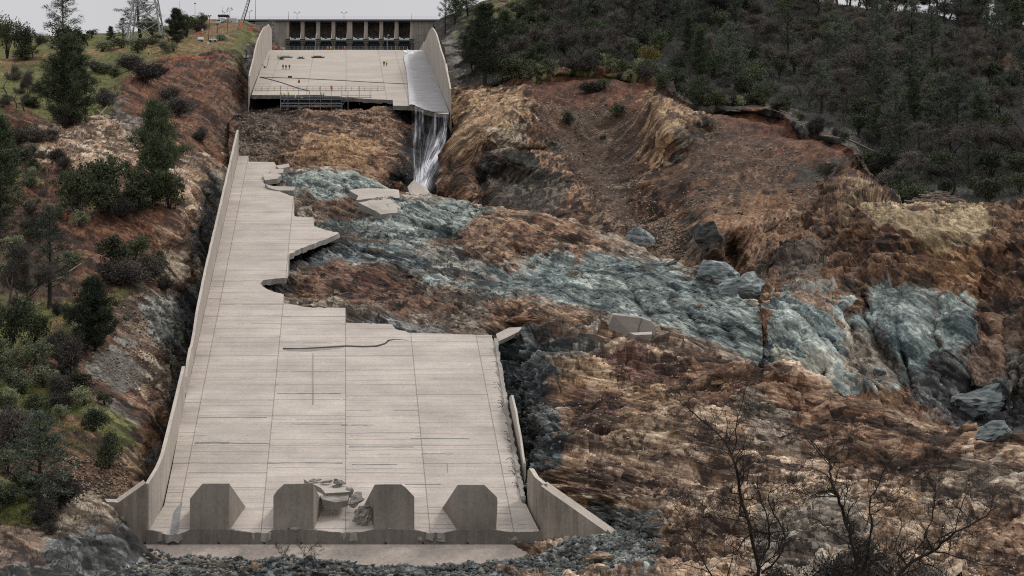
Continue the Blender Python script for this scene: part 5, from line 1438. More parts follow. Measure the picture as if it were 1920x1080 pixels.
# ladder of gear on the wall side
for i, (x, y) in enumerate(((481,128.5),(480.5,137),(480,142))):
    a = fup(x, y); t = empty("scaffold_bay", a, ["small steel frame against the wall, nearest the gates", "small steel frame against the wall, in the middle of its row", "steel frame with pale sheet against the wall, lowest of its row"][i], "steel frame", "steel frames along the wall")
    for sx in (-.7,.7): MB().tube([a+np.array([sx,0,0]), a+np.array([sx,0,1.7])], .07, 5).build("upright", M_galv, t)
    for z in (.6,1.2,1.65): MB().tube([a+np.array([-.9,0,z]), a+np.array([.9,0,z])], .07, 5).build("rail", M_steel, t)
    if i == 2: MB().box(a+np.array([0,.1,.8]), (1.1,.06,.9)).build("sheet", M_contain, t)
# spool drum at the fence
a = U(529.5, 94.2, 1020); t = empty("pale_drum", a, "pale horizontal drum at the fence by the stair tower", "drum"); MB().tube([a+np.array([-.9,0,.55]), a+np.array([.9,0,.55])], .5, 12).build("barrel", M_contain, t); MB().box(a+np.array([0,0,.05]), (1.6,.8,.1)).build("cradle", M_hose, t)
# ------------------------------------------------------------------ people
M_skin = simple_mat("skin", (0.40,0.24,0.17), .6, var=.05)
def body_mesh(name, pose, seed=0):
    """one continuous skinned figure, feet on z=0, facing +Y; pose = dict of joint offsets"""
    J = {"pel":(0,0,.93),"bel":(0,.01,1.10),"che":(0,0,1.33),"nec":(0,.01,1.50),"hea":(0,.02,1.60),"top":(0,.02,1.73),
         "lh":(-.10,0,.88),"lk":(-.12,.03,.49),"la":(-.13,-.02,.09),"lt":(-.14,.14,.04),"rh":(.10,0,.88),"rk":(.12,.03,.49),"ra":(.13,-.02,.09),"rt":(.14,.14,.04),
         "ls":(-.20,0,1.42),"le":(-.27,-.03,1.14),"lw":(-.26,.08,.91),"lf":(-.25,.12,.80),"rs":(.20,0,1.42),"re":(.27,-.03,1.14),"rw":(.26,.08,.91),"rf":(.25,.12,.80)}
    for k, v in pose.items(): J[k] = v
    E = [("pel","bel"),("bel","che"),("che","nec"),("nec","hea"),("hea","top"),("pel","lh"),("lh","lk"),("lk","la"),("la","lt"),("pel","rh"),("rh","rk"),("rk","ra"),("ra","rt"),
         ("che","ls"),("ls","le"),("le","lw"),("lw","lf"),("che","rs"),("rs","re"),("re","rw"),("rw","rf")]
    R = {"pel":.15,"bel":.14,"che":.16,"nec":.06,"hea":.095,"top":.08,"lh":.10,"lk":.065,"la":.045,"lt":.045,"rh":.10,"rk":.065,"ra":.045,"rt":.045,"ls":.075,"le":.05,"lw":.036,"lf":.04,"rs":.075,"re":.05,"rw":.036,"rf":.04}
    ks = list(J)
    me = bpy.data.meshes.new(name); me.from_pydata([J[k] for k in ks], [(ks.index(a), ks.index(b)) for a, b in E], [])
    o = bpy.data.objects.new(name, me); COL.objects.link(o)
    m = o.modifiers.new("s", 'SKIN'); o.modifiers.new("d", 'SUBSURF').levels = 1
    for i, k in enumerate(ks):
        v = me.skin_vertices[0].data[i]; v.radius = (R[k], R[k]*(.75 if k in ("che","bel","pel") else 1)); v.use_root = (k == "pel")
    dg = bpy.context.evaluated_depsgraph_get(); dg.update()
    me2 = bpy.data.meshes.new_from_object(o.evaluated_get(dg)); bpy.data.objects.remove(o)
    me2.materials.clear(); me2.materials.append(M_skin)
    return me2, J
def person(name_pose, vest, trousers, helmet, striped=None):
    me, J = body_mesh("person", name_pose)
    r = empty("person", (0,0,0))
    b = link("body", me, r)
    V = lambda k: np.array(J[k])
    tor = MB(); tor.tube([V("pel")+[0,0,-.05], V("bel"), V("che"), V("nec")+[0,0,-.03]], [.19,.18,.215,.09], 10)
    for s in ("l","r"): tor.tube([V("che")*.25+V(s+"s")*.75, V(s+"s"), V(s+"e"), V(s+"w")], [.10,.105,.075,.055], 8)
    tor.build("jacket", vest, r)
    leg = MB()
    for s in ("l","r"): leg.tube([V("pel")*.5+V(s+"h")*.5, V(s+"h"), V(s+"k"), V(s+"a")], [.13,.125,.09,.07], 8)
    leg.build("trousers", trousers, r)
    bt = MB()
    for s in ("l","r"): bt.tube([V(s+"a")+[0,-.05,.03], V(s+"a")+[0,-.03,-.04], V(s+"t")], [.07,.075,.06], 7)
    bt.build("boots_pair" if False else "footwear", M_black, r)
    hm = MB(); c = V("top")
    hm.tube([c+[0,0,-.05], c+[0,0,-.03], c+[0,0,.04], c+[0,0,.09]], [.155,.135,.11,.03], 10)
    hm.build("helmet", helmet, r)
    if striped is not None:
        sb = MB(); sb.tube([V("bel")+[0,0,.03], V("bel")+[0,0,.09]], [.2,.2], 10, False); sb.build("reflective_band", striped, r)
    return r
C_y = simple_mat("hi_vis_yellow", lin(196,214,62), .7, var=.1); C_o = simple_mat("hi_vis_orange", lin(226,104,60), .7, var=.1)
C_dk = simple_mat("dark_cloth", (.02,.022,.026), .9); C_nv = simple_mat("navy_cloth", (.022,.028,.05), .9); C_tan = simple_mat("turnout_tan", lin(150,118,66), .9); C_tc = simple_mat("turnout_coat", lin(62,58,46), .9)
C_hw = M_white; C_hy = simple_mat("yellow_helmet", lin(204,176,60), .5); C_rf = simple_mat("reflective_tape", (.7,.72,.6), .4)
stride = {"lk":(-.12,.16,.50),"la":(-.13,.16,.10),"lt":(-.13,.31,.05),"rk":(.12,.0,.49),"ra":(.13,-.22,.12),"rt":(.13,-.10,.04)}
reach = {"re":(.30,.18,1.28),"rw":(.24,.42,1.24),"rf":(.22,.50,1.22),"le":(-.30,.16,1.24),"lw":(-.20,.40,1.20),"lf":(-.18,.48,1.18)}
bend = {"che":(0,.22,1.24),"nec":(0,.34,1.36),"hea":(0,.40,1.43),"top":(0,.46,1.55),"ls":(-.2,.24,1.30),"rs":(.2,.24,1.30),"le":(-.25,.36,1.04),"lw":(-.2,.5,.86),"lf":(-.2,.54,.78),"re":(.25,.36,1.04),"rw":(.2,.5,.86),"rf":(.2,.54,.78),"bel":(0,.08,1.08)}
protos = {
 "y": person({}, C_y, C_dk, C_hw, C_rf), "ys": person(stride, C_y, C_nv, C_hw, C_rf), "yr": person(reach, C_y, C_dk, C_hw, C_rf), "yb": person(bend, C_y, C_nv, C_hw, C_rf),
 "o": person({}, C_o, C_nv, C_hw, C_rf), "os": person(stride, C_o, C_dk, C_hw, C_rf), "f": person({}, C_tc, C_tan, C_hy, C_rf), "d": person({}, C_dk, C_dk, C_hy)}
used_p = set()
def put(kind, p, rz, label, group):
    src = protos[kind]
    if kind not in used_p:
        used_p.add(kind); o = src; o.location = tuple(float(c) for c in p); o.rotation_euler = (0,0,rz)
    else: o = copy_tree(src, p, rz)
    o["label"], o["category"] = label, "person"
    if group: o["group"] = group
P_ = math.pi
put("ys", fup(521.6,110.6), 1.2, "worker in yellow vest alone beside the blue-grey pipe stack", "workers on the floor")
put("f", fup(530.7,130), P_, "firefighter in dark coat and tan trousers, wall-side one of three", "firefighters standing in a row")
put("f", fup(536.2,130.6), P_, "firefighter in dark coat and tan trousers, middle one of three", "firefighters standing in a row")
put("f", fup(542.7,130.2), P_-.4, "firefighter in dark coat and tan trousers, mid-floor one of three", "firefighters standing in a row")
put("d", fup(720,123.4), 0.3, "dark-clothed person of the pair standing near the water", "pair of workers near the water")
put("y", fup(724.8,123.6), -.3, "yellow-vested person of the pair standing near the water", "pair of workers near the water")
put("o", fup(621.3,170), P_, "worker in orange vest at the guard rail above the scaffold", "workers on the floor")
for i, (x, k, lab) in enumerate([(517,"os","worker in orange vest at the foot of the stair tower"),(526.8,"o","worker in orange vest beside the pale drum at the fence"),(614.8,"os","orange-vested worker of the chatting pair by the fence"),(646.4,"o","lone worker in orange vest by the fence at mid gates"),(620,"yr","dark-trousered yellow-vested worker of the chatting pair by the fence")]):
    put(k, U(x, 95.3, 985)+np.array([0,0,-0.1]), P_+.4*i, lab, "workers along the fence")
for i, (x, y, k, lab) in enumerate([(526.8,184,"yr","worker in yellow at the wall-side end of the scaffold"),(534,184,"yb","worker in yellow bent over, second along the scaffold"),(541,184,"y","worker in yellow upright, third along the scaffold"),(554,190.6,"ys","worker in yellow low on the scaffold under the black hose end"),(566,190.6,"yb","worker in yellow stooping low on the scaffold platform"),(602,184,"y","worker in yellow, wall-side of the close pair on the scaffold"),(606.5,184,"yr","worker in bright yellow with arms out, of the close scaffold pair")]):
    put(k, U(x, y-.3, 763.5), (0, .6, -.5, 1.2, P_, .4, -.9)[i], lab, "workers on the lip scaffold")
put("yr", ground(GB, 279.6, 101.5, 3), P_-.5, "worker in yellow vest standing on the grass below the pylon", None)

# ------------------------------------------------------------------ rocks, slabs, logs
def rock_material(name, c0, c1):
    m, n, l, b = new_mat(name)
    tc = n.new("ShaderNodeTexCoord"); nz = n.new("ShaderNodeTexNoise"); nz.inputs["Scale"].default_value = .8; nz.inputs["Detail"].default_value = 6
    mp = n.new("ShaderNodeMapping"); mp.inputs["Scale"].default_value = (.5,.8,2.2); mp.inputs["Rotation"].default_value = (.2,.5,0)
    l.new(tc.outputs["Object"], mp.inputs["Vector"]); l.new(mp.outputs["Vector"], nz.inputs["Vector"])
    r = n.new("ShaderNodeMapRange"); r.inputs["From Min"].default_value = .32; r.inputs["From Max"].default_value = .68; l.new(nz.outputs["Fac"], r.inputs["Value"])
    mx = n.new("ShaderNodeMix"); mx.data_type = 'RGBA'; setc(mx.inputs["A"], c0); setc(mx.inputs["B"], c1)
    l.new(r.outputs[0], mx.inputs["Factor"]); l.new(mx.outputs["Result"], b.inputs["Base Color"])
    bp = n.new("ShaderNodeBump"); bp.inputs["Strength"].default_value = .7; bp.inputs["Distance"].default_value = .25
    l.new(nz.outputs["Fac"], bp.inputs["Height"]); l.new(bp.outputs["Normal"], b.inputs["Normal"]); b.inputs["Roughness"].default_value = .9
    return m
R_blue = rock_material("blue_boulder", lin(56,62,63), lin(128,136,135)); R_pale = rock_material("pale_blue_boulder", lin(70,78,78), lin(168,176,174)); R_tan = rock_material("tan_boulder", lin(92,74,58), lin(168,146,120)); R_dark = rock_material("dark_boulder", lin(40,40,40), lin(88,88,84)); R_conc = rock_material("concrete_rubble", lin(104,100,94), lin(166,158,148)); R_rust = rock_material("rusty_boulder", lin(74,52,40), lin(128,94,68))
def boulder(name, p, size, mat, label, seed, group=None, rz=0.0, tilt=0.0, n=20, cat=None):
    r = np.random.RandomState(seed)
    d = r.normal(size=(n,3)); d /= np.linalg.norm(d,axis=1)[:,None]
    d *= r.uniform(.82,1.0,(n,1)); d = np.clip(d, -.8, .8)*1.2
    M = np.array((Matrix.Rotation(rz,3,'Z') @ Matrix.Rotation(tilt,3,'Y')))
    pts = (d*np.array(size)/2) @ M.T
    mb = MB(); mb.hull(pts); bm = bmesh.new()
    vs = [bm.verts.new(v) for v in mb.v]; [bm.faces.new([vs[i] for i in f]) for f in mb.f]
    bmesh.ops.triangulate(bm, faces=bm.faces[:])
    bmesh.ops.subdivide_edges(bm, edges=bm.edges[:], cuts=5, use_grid_fill=True)
    A_ = np.array([v.co[:] for v in bm.verts]); m_ = max(size)
    h_, _t = slabs(A_, np.array([.34,.16,.3])*m_, seed % 50, .05*m_, (.15,.3,.25), .05*m_, .12)
    h_ = h_ + .02*m_*fbm(A_/(m_*.2), 3, seed % 40)
    for v, hh in zip(bm.verts, h_): v.co += Vector(v.co).normalized()*float(hh)
    me = bpy.data.meshes.new(name); bm.to_mesh(me); bm.free(); me.materials.append(mat)
    o = bpy.data.objects.new(name, me); COL.objects.link(o); o.location = tuple(float(c) for c in p)
    return tag(o, label, cat or "boulder", group)
def at(patch, x, y, lift=0.0):
    p = ground(patch, x, y, 4); p[2] += lift; return p
def psz(p, wpx): return wpx*p[1]/F
for i, (pt, x, y, wd, hp, mat, lab, rz, tl) in enumerate([
 ("eroded_bank",1203,455,60,50,R_pale,"blue-grey boulder with a pale top at the foot of the scree chute",.3,.2),
 ("bedrock",1362,512,80,60,R_pale,"large pale-edged angular boulder in the gap between dome and cliff",.5,.5),
 ("bedrock",1412,530,86,52,R_pale,"long smooth slate-blue boulder leaning beside the angular one",-.3,-.25),
 ("bedrock",1404,556,40,26,R_dark,"small dark boulder wedged under the long blue one",.2,.0),
 ("bedrock",1330,505,36,26,R_dark,"small dark boulder just upslope of the big angular one",.2,.3),
 ("rock_dome",1868,822,92,44,R_blue,"grey slab-topped boulder resting behind the rim of the near dome",.6,-.3),
 ("blue_cliff",1830,775,130,60,R_blue,"broad streaked blue block at the foot of the dark cliff",.1,-.3),
 ("bedrock",985,604,86,30,R_rust,"big rust-brown outcrop block next to the chute end slabs",.1,.1),
 ("eroded_bank",1325,455,62,60,R_dark,"tall dark triangular block under the tan dome",.7,.9),
 ("eroded_bank",1560,475,40,24,R_tan,"pale angular block perched under the ochre rib",.4,.3),
 ("eroded_bank",1270,300,24,16,R_dark,"small dark boulder below the tan spur",.0,.0),
 ("eroded_bank",1250,308,18,14,R_tan,"small tan boulder below the tan spur",.0,.3),
 ("rubble_bed",478,1062,26,16,R_tan,"rounded tan boulder lying in the rubble below the toe",.2,.1),
 ("rubble_bed",1130,1052,60,26,R_tan,"flat brown boulder in the rubble below the wing wall",.2,.1),
 ("rubble_bed",885,1062,30,18,R_blue,"pale split block in the rubble under the fourth energy block",.5,.5),
 ("rubble_bed",600,1078,40,22,R_dark,"dark jagged boulder near the small saplings",.5,.2),
 ("washed_out_slope",745,358,34,30,R_rust,"dark rusty boulder beside the pool under the waterfall",.2,.2)]):
    p = at(pt, x, y); w_ = psz(p, wd); h_ = psz(p, hp)
    boulder("boulder", p+np.array([0,.2*w_,h_*.15]), (w_, w_*.8, h_*1.1), mat, lab, 300+i, None, rz, tl)

def broken_slab(pts, thick, label, mat=M_slab, group="broken concrete slabs", name="concrete_slab", off=None, lift=0.0):
    """pts: photo bearing plus distance of the upper face outline"""
    top = [U(x, y, d)+np.array([0, 0, lift]) for x, y, d in pts]
    mb = MB(); mb.prism(top, off if off is not None else (0, .25*thick, -thick))
    o = mb.build(name, mat)
    o.data.materials.append(M_broken)
    for p in o.data.polygons:
        if len(p.vertices) == 4 and p.index > 1: p.material_index = 1
    return tag(o, label, "slab", group)
def jl(pts, seed=1, amp=1.2):
    r = random.Random(seed); out = []
    for i in range(len(pts)):
        a, b_ = np.array(pts[i]), np.array(pts[(i+1) % len(pts)])
        out.append(tuple(a))
        L = math.hypot(*(b_-a)[:2]); k = int(L/9)
        for t in range(1, k):
            q_ = a+(b_-a)*t/k; out.append((q_[0]+r.uniform(-amp,amp), q_[1]+r.uniform(-amp,amp)*.6, q_[2]))
    return out
broken_slab(jl([(655,365,602),(690,360.5,608),(748,364,606),(749.5,379,598),(735,383,596),(700,380,596),(668,383,596),(672,375,600)],4,2.4), 1.3, lift=1.0, label="upstream pale slab with a corner fold lying on the bedrock")
broken_slab(jl([(672,387,590),(695,382,593),(732,380,595),(741,389,590),(751,395,587),(751,406,583),(714,409.5,582),(705,403,585),(690,396,587)],5,2.4), 1.4, lift=.9, label="downstream pale slab overhanging the blue rock")
broken_slab(jl([(497,352,611),(512,356,609),(554,357,609),(551,364,606),(522,364,606),(503,359,608)],6,.7), 1.2, lift=.9, label="flat slab lying along the torn edge of the chute, pointing at the blue rock")
broken_slab(jl([(492,335,622),(515,330,625),(528,335,622),(520,342,618),(497,345,616)],7,.7), 1.2, lift=.9, label="tilted slab piece at the bite near the chute top")
broken_slab(jl([(517,318,632),(541,314,634),(543,320,631),(524,324,629)],8,.7), 1.1, lift=1.0, label="small slab sliver at the very top of the torn edge")
broken_slab(jl([(506,325,628),(532,323,629),(530,331,625),(508,333,624)],9,.7), 1.0, lift=.9, label="small slab sliver under the topmost one")
broken_slab([(764,350,634),(776,337,636),(800,352,634),(806,362,631),(790,372,628),(770,366,630)], 1.6, "tilted cracked slab at the foot of the waterfall", off=(0,.8,-.6))
broken_slab([(752,362,626),(766,361,627),(772,371,624),(758,371,623)], .9, "small grey slab wedged beside the tilted one at the pool")
broken_slab(jl([(930,622,478),(955,610,480),(980,608.5,481),(984,612,479),(958,625,475),(934,636,473)],10,.9), .7, lift=-.4, label="pale slab lifting off the chute corner onto the rock")
# the big upended wall panel on the ridge
pnl = [(1136,620,470),(1150,590,472),(1200,596,473),(1222,603,473),(1230,614,472),(1228,627,471),(1185,628,470)]
o = broken_slab(pnl, 1.0, "big grey upended wall panel, cracked across, on the rock ridge", mat=concrete("panel_face", c=(0.15,0.13,0.112), stain=.4), off=(-.15,1.0,.35))
ck = [U(1203,596.8,472.7)+np.array([0,-.08,0]), U(1204.2,597,472.7)+np.array([0,-.08,0]), U(1199,612,471.6)+np.array([0,-.08,0]), U(1197.5,628,470)+np.array([0,-.08,0]), U(1196,628,470)+np.array([0,-.08,0]), U(1197.8,612,471.6)+np.array([0,-.08,0])]
c_ = MB().add(ck, [tuple(range(6))]).build("crack", M_crack, o)
broken_slab(jl([(1078,626,472),(1095,622,474),(1136,626,472),(1136,633,469),(1082,635,469)],12,.6), 1.0, lift=.7, label="long grey slab lying flat beside the upended panel")
broken_slab(jl([(1098,620,476),(1125,614,478),(1140,619,476),(1135,624,474)],13,.5), .6, lift=.8, label="thin dark slab behind the flat grey one on the ridge")
broken_slab(jl([(1180,630,469),(1222,628,469),(1222,633,467),(1190,634,467)],14,.4), .6, lift=.6, label="pale sliver lying in front of the upended panel")
broken_slab(jl([(1005,683,455),(1020,668,457),(1029,670,456),(1022,680,453)],15,.4), .9, lift=.8, label="small pale slab caught on the dark gully face")
# wreckage jammed between the middle energy blocks
broken_slab(jl([(569,898.5,385.5),(596,901,384),(660,911,381.5),(657,922,377.5),(610,925,376.5),(602,915,379)],16,.6), .8, "pale slab tilted across the second energy block", off=(.15,.5,-.9))
broken_slab(jl([(600,929,376.5),(655,925,378),(652,938,376),(628,942,375),(604,936,375.6)],17,.6), .9, "dark broken slab wedged under the pale tilted slab", mat=R_conc)
for i, (x, y, d, sx, sy, sz, mat, lab, rz, tl) in enumerate([
 (590,901,383,2.2,1.2,.45,R_conc,"thin flake on the high end of the tilted slab",.1,-.1),
 (612,903,382,2.2,1.0,.5,R_conc,"flat grey flake in the middle of the tilted slab",.2,-.15),
 (637,905,381,2.0,1.2,1.0,R_conc,"rounded grey lump on the tilted slab",.4,.2),
 (630,912,380,1.3,.9,.8,R_blue,"small blue-green stone on the tilted slab",.4,.2),
 (652,921,378.5,1.6,1.6,2.6,R_conc,"stubby grey block at the low end of the tilted slab",.2,.2),
 (668,936,376,3.4,1.6,2.0,R_conc,"grey block jammed against the third energy block",.0,-.5),
 (676,966,372.3,1.9,1.5,3.8,R_conc,"tall leaning block standing at the lip before the third energy block",.0,.55),
 (689,970,372.4,1.5,1.3,3.6,R_conc,"second leaning block pressed between the tall one and the energy block",.0,.55),
 (550,991,369.4,2.2,.7,.45,R_conc,"broken strip lying at the foot of the second energy block",.0,.0),
 (787,1010,369.0,.8,.5,.6,R_conc,"pale lump stuck on the chipped toe by the third energy block",.0,.2),
 (824,1009,369.0,.8,.5,.5,R_conc,"pale lump stuck on the chipped toe by the fourth energy block",.0,.2),
 (730,991.5,369.6,.6,.4,.25,R_conc,"small chip at the foot of the third energy block",.0,.0),
 (970,886,396,.8,.8,1.0,R_conc,"grey lump on the torn wall footing near the wing wall",.0,.0)]):
    boulder("concrete_block", U(x, y, d), (sx,sy,sz), mat, lab, 500+i, "broken concrete blocks", rz, tl, 16, "block")
# strewn slabs along the chute's torn edge by the spur
for i, (x, y, d, w_) in enumerate([(545,474,570,1.6),(553,470,573,1.4),(562,466,575,1.8),(574,461,578,1.5),(585,457,580,1.9),(596,456,582,1.3),(606,458,577,1.6)]):
    boulder("edge_fragment", U(x,y,d), (w_*1.3,w_,w_*.8), R_conc, "grey fragment hanging along the underside of the pointed spur", 620+i, "fragments under the pointed spur", i*.7, .2, 14, "fragment")
# scattered stones
def scatter_stones(name, patch, regions, n, smin, smax, mat, seed):
    P, px, py, N = PATCH[patch]; r = np.random.RandomState(seed)
    w = np.zeros(len(P))
    for poly, k in regions: w += k*sstep(-10, 10, poly_sd(px, py, poly))
    vis = N[:,1] < 0.3; w = w*vis; w /= w.sum()
    ids = r.choice(len(P), n, p=w)
    base = np.array([(1,0,0),(-1,0,0),(0,1,0),(0,-1,0),(0,0,1),(0,0,-1)], float)
    fc = np.array([(0,2,4),(2,1,4),(1,3,4),(3,0,4),(2,0,5),(1,2,5),(3,1,5),(0,3,5)])
    s = np.exp(r.uniform(np.log(smin), np.log(smax), n))
    V = base[None]*s[:,None,None]*r.uniform(.45,1.1,(n,6,1))*np.array([1.15,.9,.75])
    A = r.uniform(0, 6.28, n); c, s2 = np.cos(A), np.sin(A)
    B = r.uniform(-.6, .6, n); cb_, sb_ = np.cos(B), np.sin(B)
    x = V[...,0]*cb_[:,None]+V[...,2]*sb_[:,None]; z = -V[...,0]*sb_[:,None]+V[...,2]*cb_[:,None]
    V = np.stack([x*c[:,None]-V[...,1]*s2[:,None], x*s2[:,None]+V[...,1]*c[:,None], z], -1)
    V = V + P[ids][:,None,:] + np.array([0,0,.1])*s[:,None,None]
    Fq = (fc[None]+(np.arange(n)*6)[:,None,None]).reshape(-1,3)
    me = raw_mesh(name, V.reshape(-1,3), Fq, mat)
    tag(link(name, me), kind="stuff")
def stone_mat(name, c0, c1):
    m, n, l, b = new_mat(name); geo = n.new("ShaderNodeNewGeometry")
    mx = n.new("ShaderNodeMix"); mx.data_type = 'RGBA'; setc(mx.inputs["A"], c0); setc(mx.inputs["B"], c1)
    l.new(geo.outputs["Random Per Island"], mx.inputs["Factor"]); l.new(mx.outputs["Result"], b.inputs["Base Color"]); b.inputs["Roughness"].default_value = .9
    return m
ST_b = stone_mat("scree_stone", lin(62,48,38), lin(160,142,120)); ST_g = stone_mat("blue_rubble_stone", lin(34,37,38), lin(118,120,114)); ST_t = stone_mat("tan_rubble_stone", lin(74,58,46), lin(186,164,136))
scatter_stones("scree_rubble", "eroded_bank", [([(1000,170),(1200,200),(1210,340),(1260,400),(1290,480),(1130,440),(1060,330)],1.0),([(1340,230),(1500,280),(1480,340),(1380,400),(1260,390)],.6),([(1180,420),(1280,400),(1290,480),(1200,470)],1.2),([(1440,380),(1540,330),(1560,400),(1480,450)],.6)], 5200, .12, .55, ST_b, 5)
scatter_stones("slope_rubble", "washed_out_slope", [([(440,200),(740,200),(760,330),(560,330),(450,330)],.6),([(440,200),(545,205),(520,320),(450,325)],1.2)], 2600, .12, .5, ST_b, 6)
scatter_stones("toe_rubble", "rubble_bed", [([(190,1020),(1260,990),(1260,1080),(190,1080)],1.0)], 5200, .06, .75, ST_g, 7)
scatter_stones("wing_rubble", "rock_dome", [([(1130,980),(1245,975),(1240,1050),(1060,1060)],1.0),([(935,690),(1040,700),(1040,880),(980,905)],.5)], 1500, .12, .55, ST_g, 8)
scatter_stones("dome_rubble", "rock_dome", [([(1050,650),(1300,680),(1500,760),(1300,850),(1050,830)],1.0),([(1050,830),(1990,900),(1990,1090),(1240,1090)],.35)], 2600, .1, .42, ST_t, 9)
scatter_stones("bank_rubble", "grassy_bank", [([(240,120),(450,125),(460,310),(300,240)],.8),([(200,555),(345,545),(330,680),(240,670)],1.0),([(160,650),(290,650),(280,740),(170,720)],.8),([(110,850),(240,870),(250,930),(120,920)],1.4),([(40,230),(270,230),(270,330),(60,330)],.8)], 5200, .1, .42, ST_b, 10)
scatter_stones("bedrock_rubble", "bedrock", [([(560,380),(900,400),(1300,520),(1400,620),(900,600),(560,560)],1.0)], 1800, .1, .4, ST_g, 11)

# single stones big enough to count
rs_ = random.Random(77)
for nm_, patch, polys, cnt, lo, hi, mats, lab in [
 ("boulder","eroded_bank",[(1050,180,1200,340),(1110,340,1270,460),(1220,300,1420,400),(1430,300,1570,420)],70,.6,2.2,(R_tan,R_rust,R_dark),"stone strewn down the scree of the eroded bank"),
 ("boulder","bedrock",[(640,400,1000,560),(900,420,1350,620)],44,.5,1.6,(R_blue,R_tan,R_conc),"loose stone lying on the scoured bedrock"),
 ("boulder","bedrock",[(1180,470,1300,520),(1290,495,1420,560)],22,.8,2.4,(R_pale,R_dark,R_blue),"stone in the jumble between bedrock and bank"),
 ("boulder","rock_dome",[(1060,660,1400,860),(1100,860,1900,1060)],60,.4,1.3,(R_tan,R_rust,R_conc),"loose stone lying on the red-brown dome"),
 ("boulder","rock_dome",[(1110,985,1240,1050)],30,.5,1.7,(R_blue,R_conc,R_pale),"stone in the heap below the wing wall tip"),
 ("boulder","blue_cliff",[(1600,600,1700,740),(1750,740,1900,820),(1560,560,1640,620)],34,.5,1.8,(R_blue,R_dark,R_tan),"stone lodged at the foot of the blue cliff"),
 ("boulder","rubble_bed",[(300,1040,1200,1075)],60,.4,1.3,(R_blue,R_dark,R_tan,R_conc),"stone in the rubble bed below the toe"),
 ("boulder","washed_out_slope",[(470,210,740,330)],40,.4,1.4,(R_tan,R_rust),"stone on the slope below the torn lip"),
 ("boulder","grassy_bank",[(110,850,250,930),(230,560,330,700),(280,140,450,300)],44,.4,1.2,(R_tan,R_conc,R_rust),"stone loose on the bare earth of the bank")]:
    cnt = int(cnt*.6); lo *= 1.3; hi *= 1.45; first = []
    for k in range(cnt):
        x0_, y0_, x1_, y1_ = polys[k % len(polys)]
        p = ground(patch, rs_.uniform(x0_, x1_), rs_.uniform(y0_, y1_), 3); sz_ = lo*(hi/lo)**(rs_.random()**2.2)
        if k < 6:
            o = boulder(nm_, p, (1.0, .8, .62), mats[k % len(mats)], lab, 900+cnt*7+k, lab.replace("stone","stones",1)); first.append(o)
        else:
            o = first[k % 6].copy(); COL.objects.link(o); o.location = tuple(float(c) for c in p)
        o.scale = (sz_*rs_.uniform(.8,1.5), sz_, sz_*rs_.uniform(.6,1.1)); o.rotation_euler = (rs_.uniform(-.5,.5), rs_.uniform(-.5,.5), rs_.uniform(0,6.28))

# heap of cut logs on the flat above the ochre block, fallen trunk on the rim
M_log = simple_mat("weathered_log", lin(134,120,110), .9, var=.45, scale=.6)
M_logend = simple_mat("cut_log_end", lin(150,132,112), .9)
def log_obj(p0, p1, r, label, group, name="log"):
    o = MB().tube([p0, p0*.5+p1*.5+np.array([0,0,r*.3]), p1], [r, r*.9, r*.7], 7).build(name, M_log, origin=(p0+p1)/2)
    return tag(o, label, "log", group)
rl = random.Random(31)
_P, _x, _y, _n = PATCH["blue_cliff"]; _m = (_x > 1690) & (_x < 1830) & (_P[:,1] > 552) & (_P[:,1] < 582)
c0 = U(1760, 391, 566); c0[2] = np.percentile(_P[_m][:,2], 85)
for i in range(64):
    t = rl.gauss(0,.42); t = max(-1,min(1,t)); hgt = (1-abs(t)**1.3)*2.4*rl.random()
    c = c0+np.array([t*6.2, rl.uniform(-1.6,1.6), .15+hgt]); L = rl.uniform(1.2,3.4); az = rl.uniform(-.7,.7); el = rl.uniform(-.5,.5)*(1 if hgt > .5 else .3)
    dv = np.array([math.cos(az)*math.cos(el), math.sin(az)*math.cos(el), math.sin(el)])*L/2
    log_obj(c-dv, c+dv, rl.uniform(.08,.19), "weathered grey log in the heap above the ochre rock face", "logs heaped above the ochre rock face")
p0, p1 = at("wooded_hill",1590,262), at("wooded_hill",1650,290)
log_obj(p0+np.array([0,0,.5]), p1+np.array([0,0,.4]), .28, "long pale fallen trunk lying on the forest rim", "fallen trunks on the forest rim", "fallen_trunk")
for i, (xa,ya,xb,yb) in enumerate([(1432,208,1462,213),(1450,206,1500,222),(1470,232,1500,240),(1500,238,1535,246)]):
    log_obj(at("wooded_hill",xa,ya)+np.array([0,0,.5]), at("wooded_hill",xb,yb)+np.array([0,0,.4]), .16, ["short pale trunk at the top end of the broken rim","long thin trunk lying along the gravelly rim","short dark trunk jutting over the red rim","thin trunk near the middle of the gravelly rim"][i], "fallen trunks on the forest rim", "fallen_trunk")
for i, (xa,ya,xb,yb) in enumerate([(50,582,78,572),(128,510,150,498),(180,205,196,222),(180,222,200,200)]):
    log_obj(at(GB,xa,ya)+np.array([0,0,.4]), at(GB,xb,yb)+np.array([0,0,.7]), .14, ["pale dead trunk on the grass under the loose pine","broken pale branch in the debris by the loose pine","bare dead branch below the large bank pine, leaning toward it","bare dead branch below the large bank pine, leaning away"][i], "dead wood on the bank", "dead_branch")
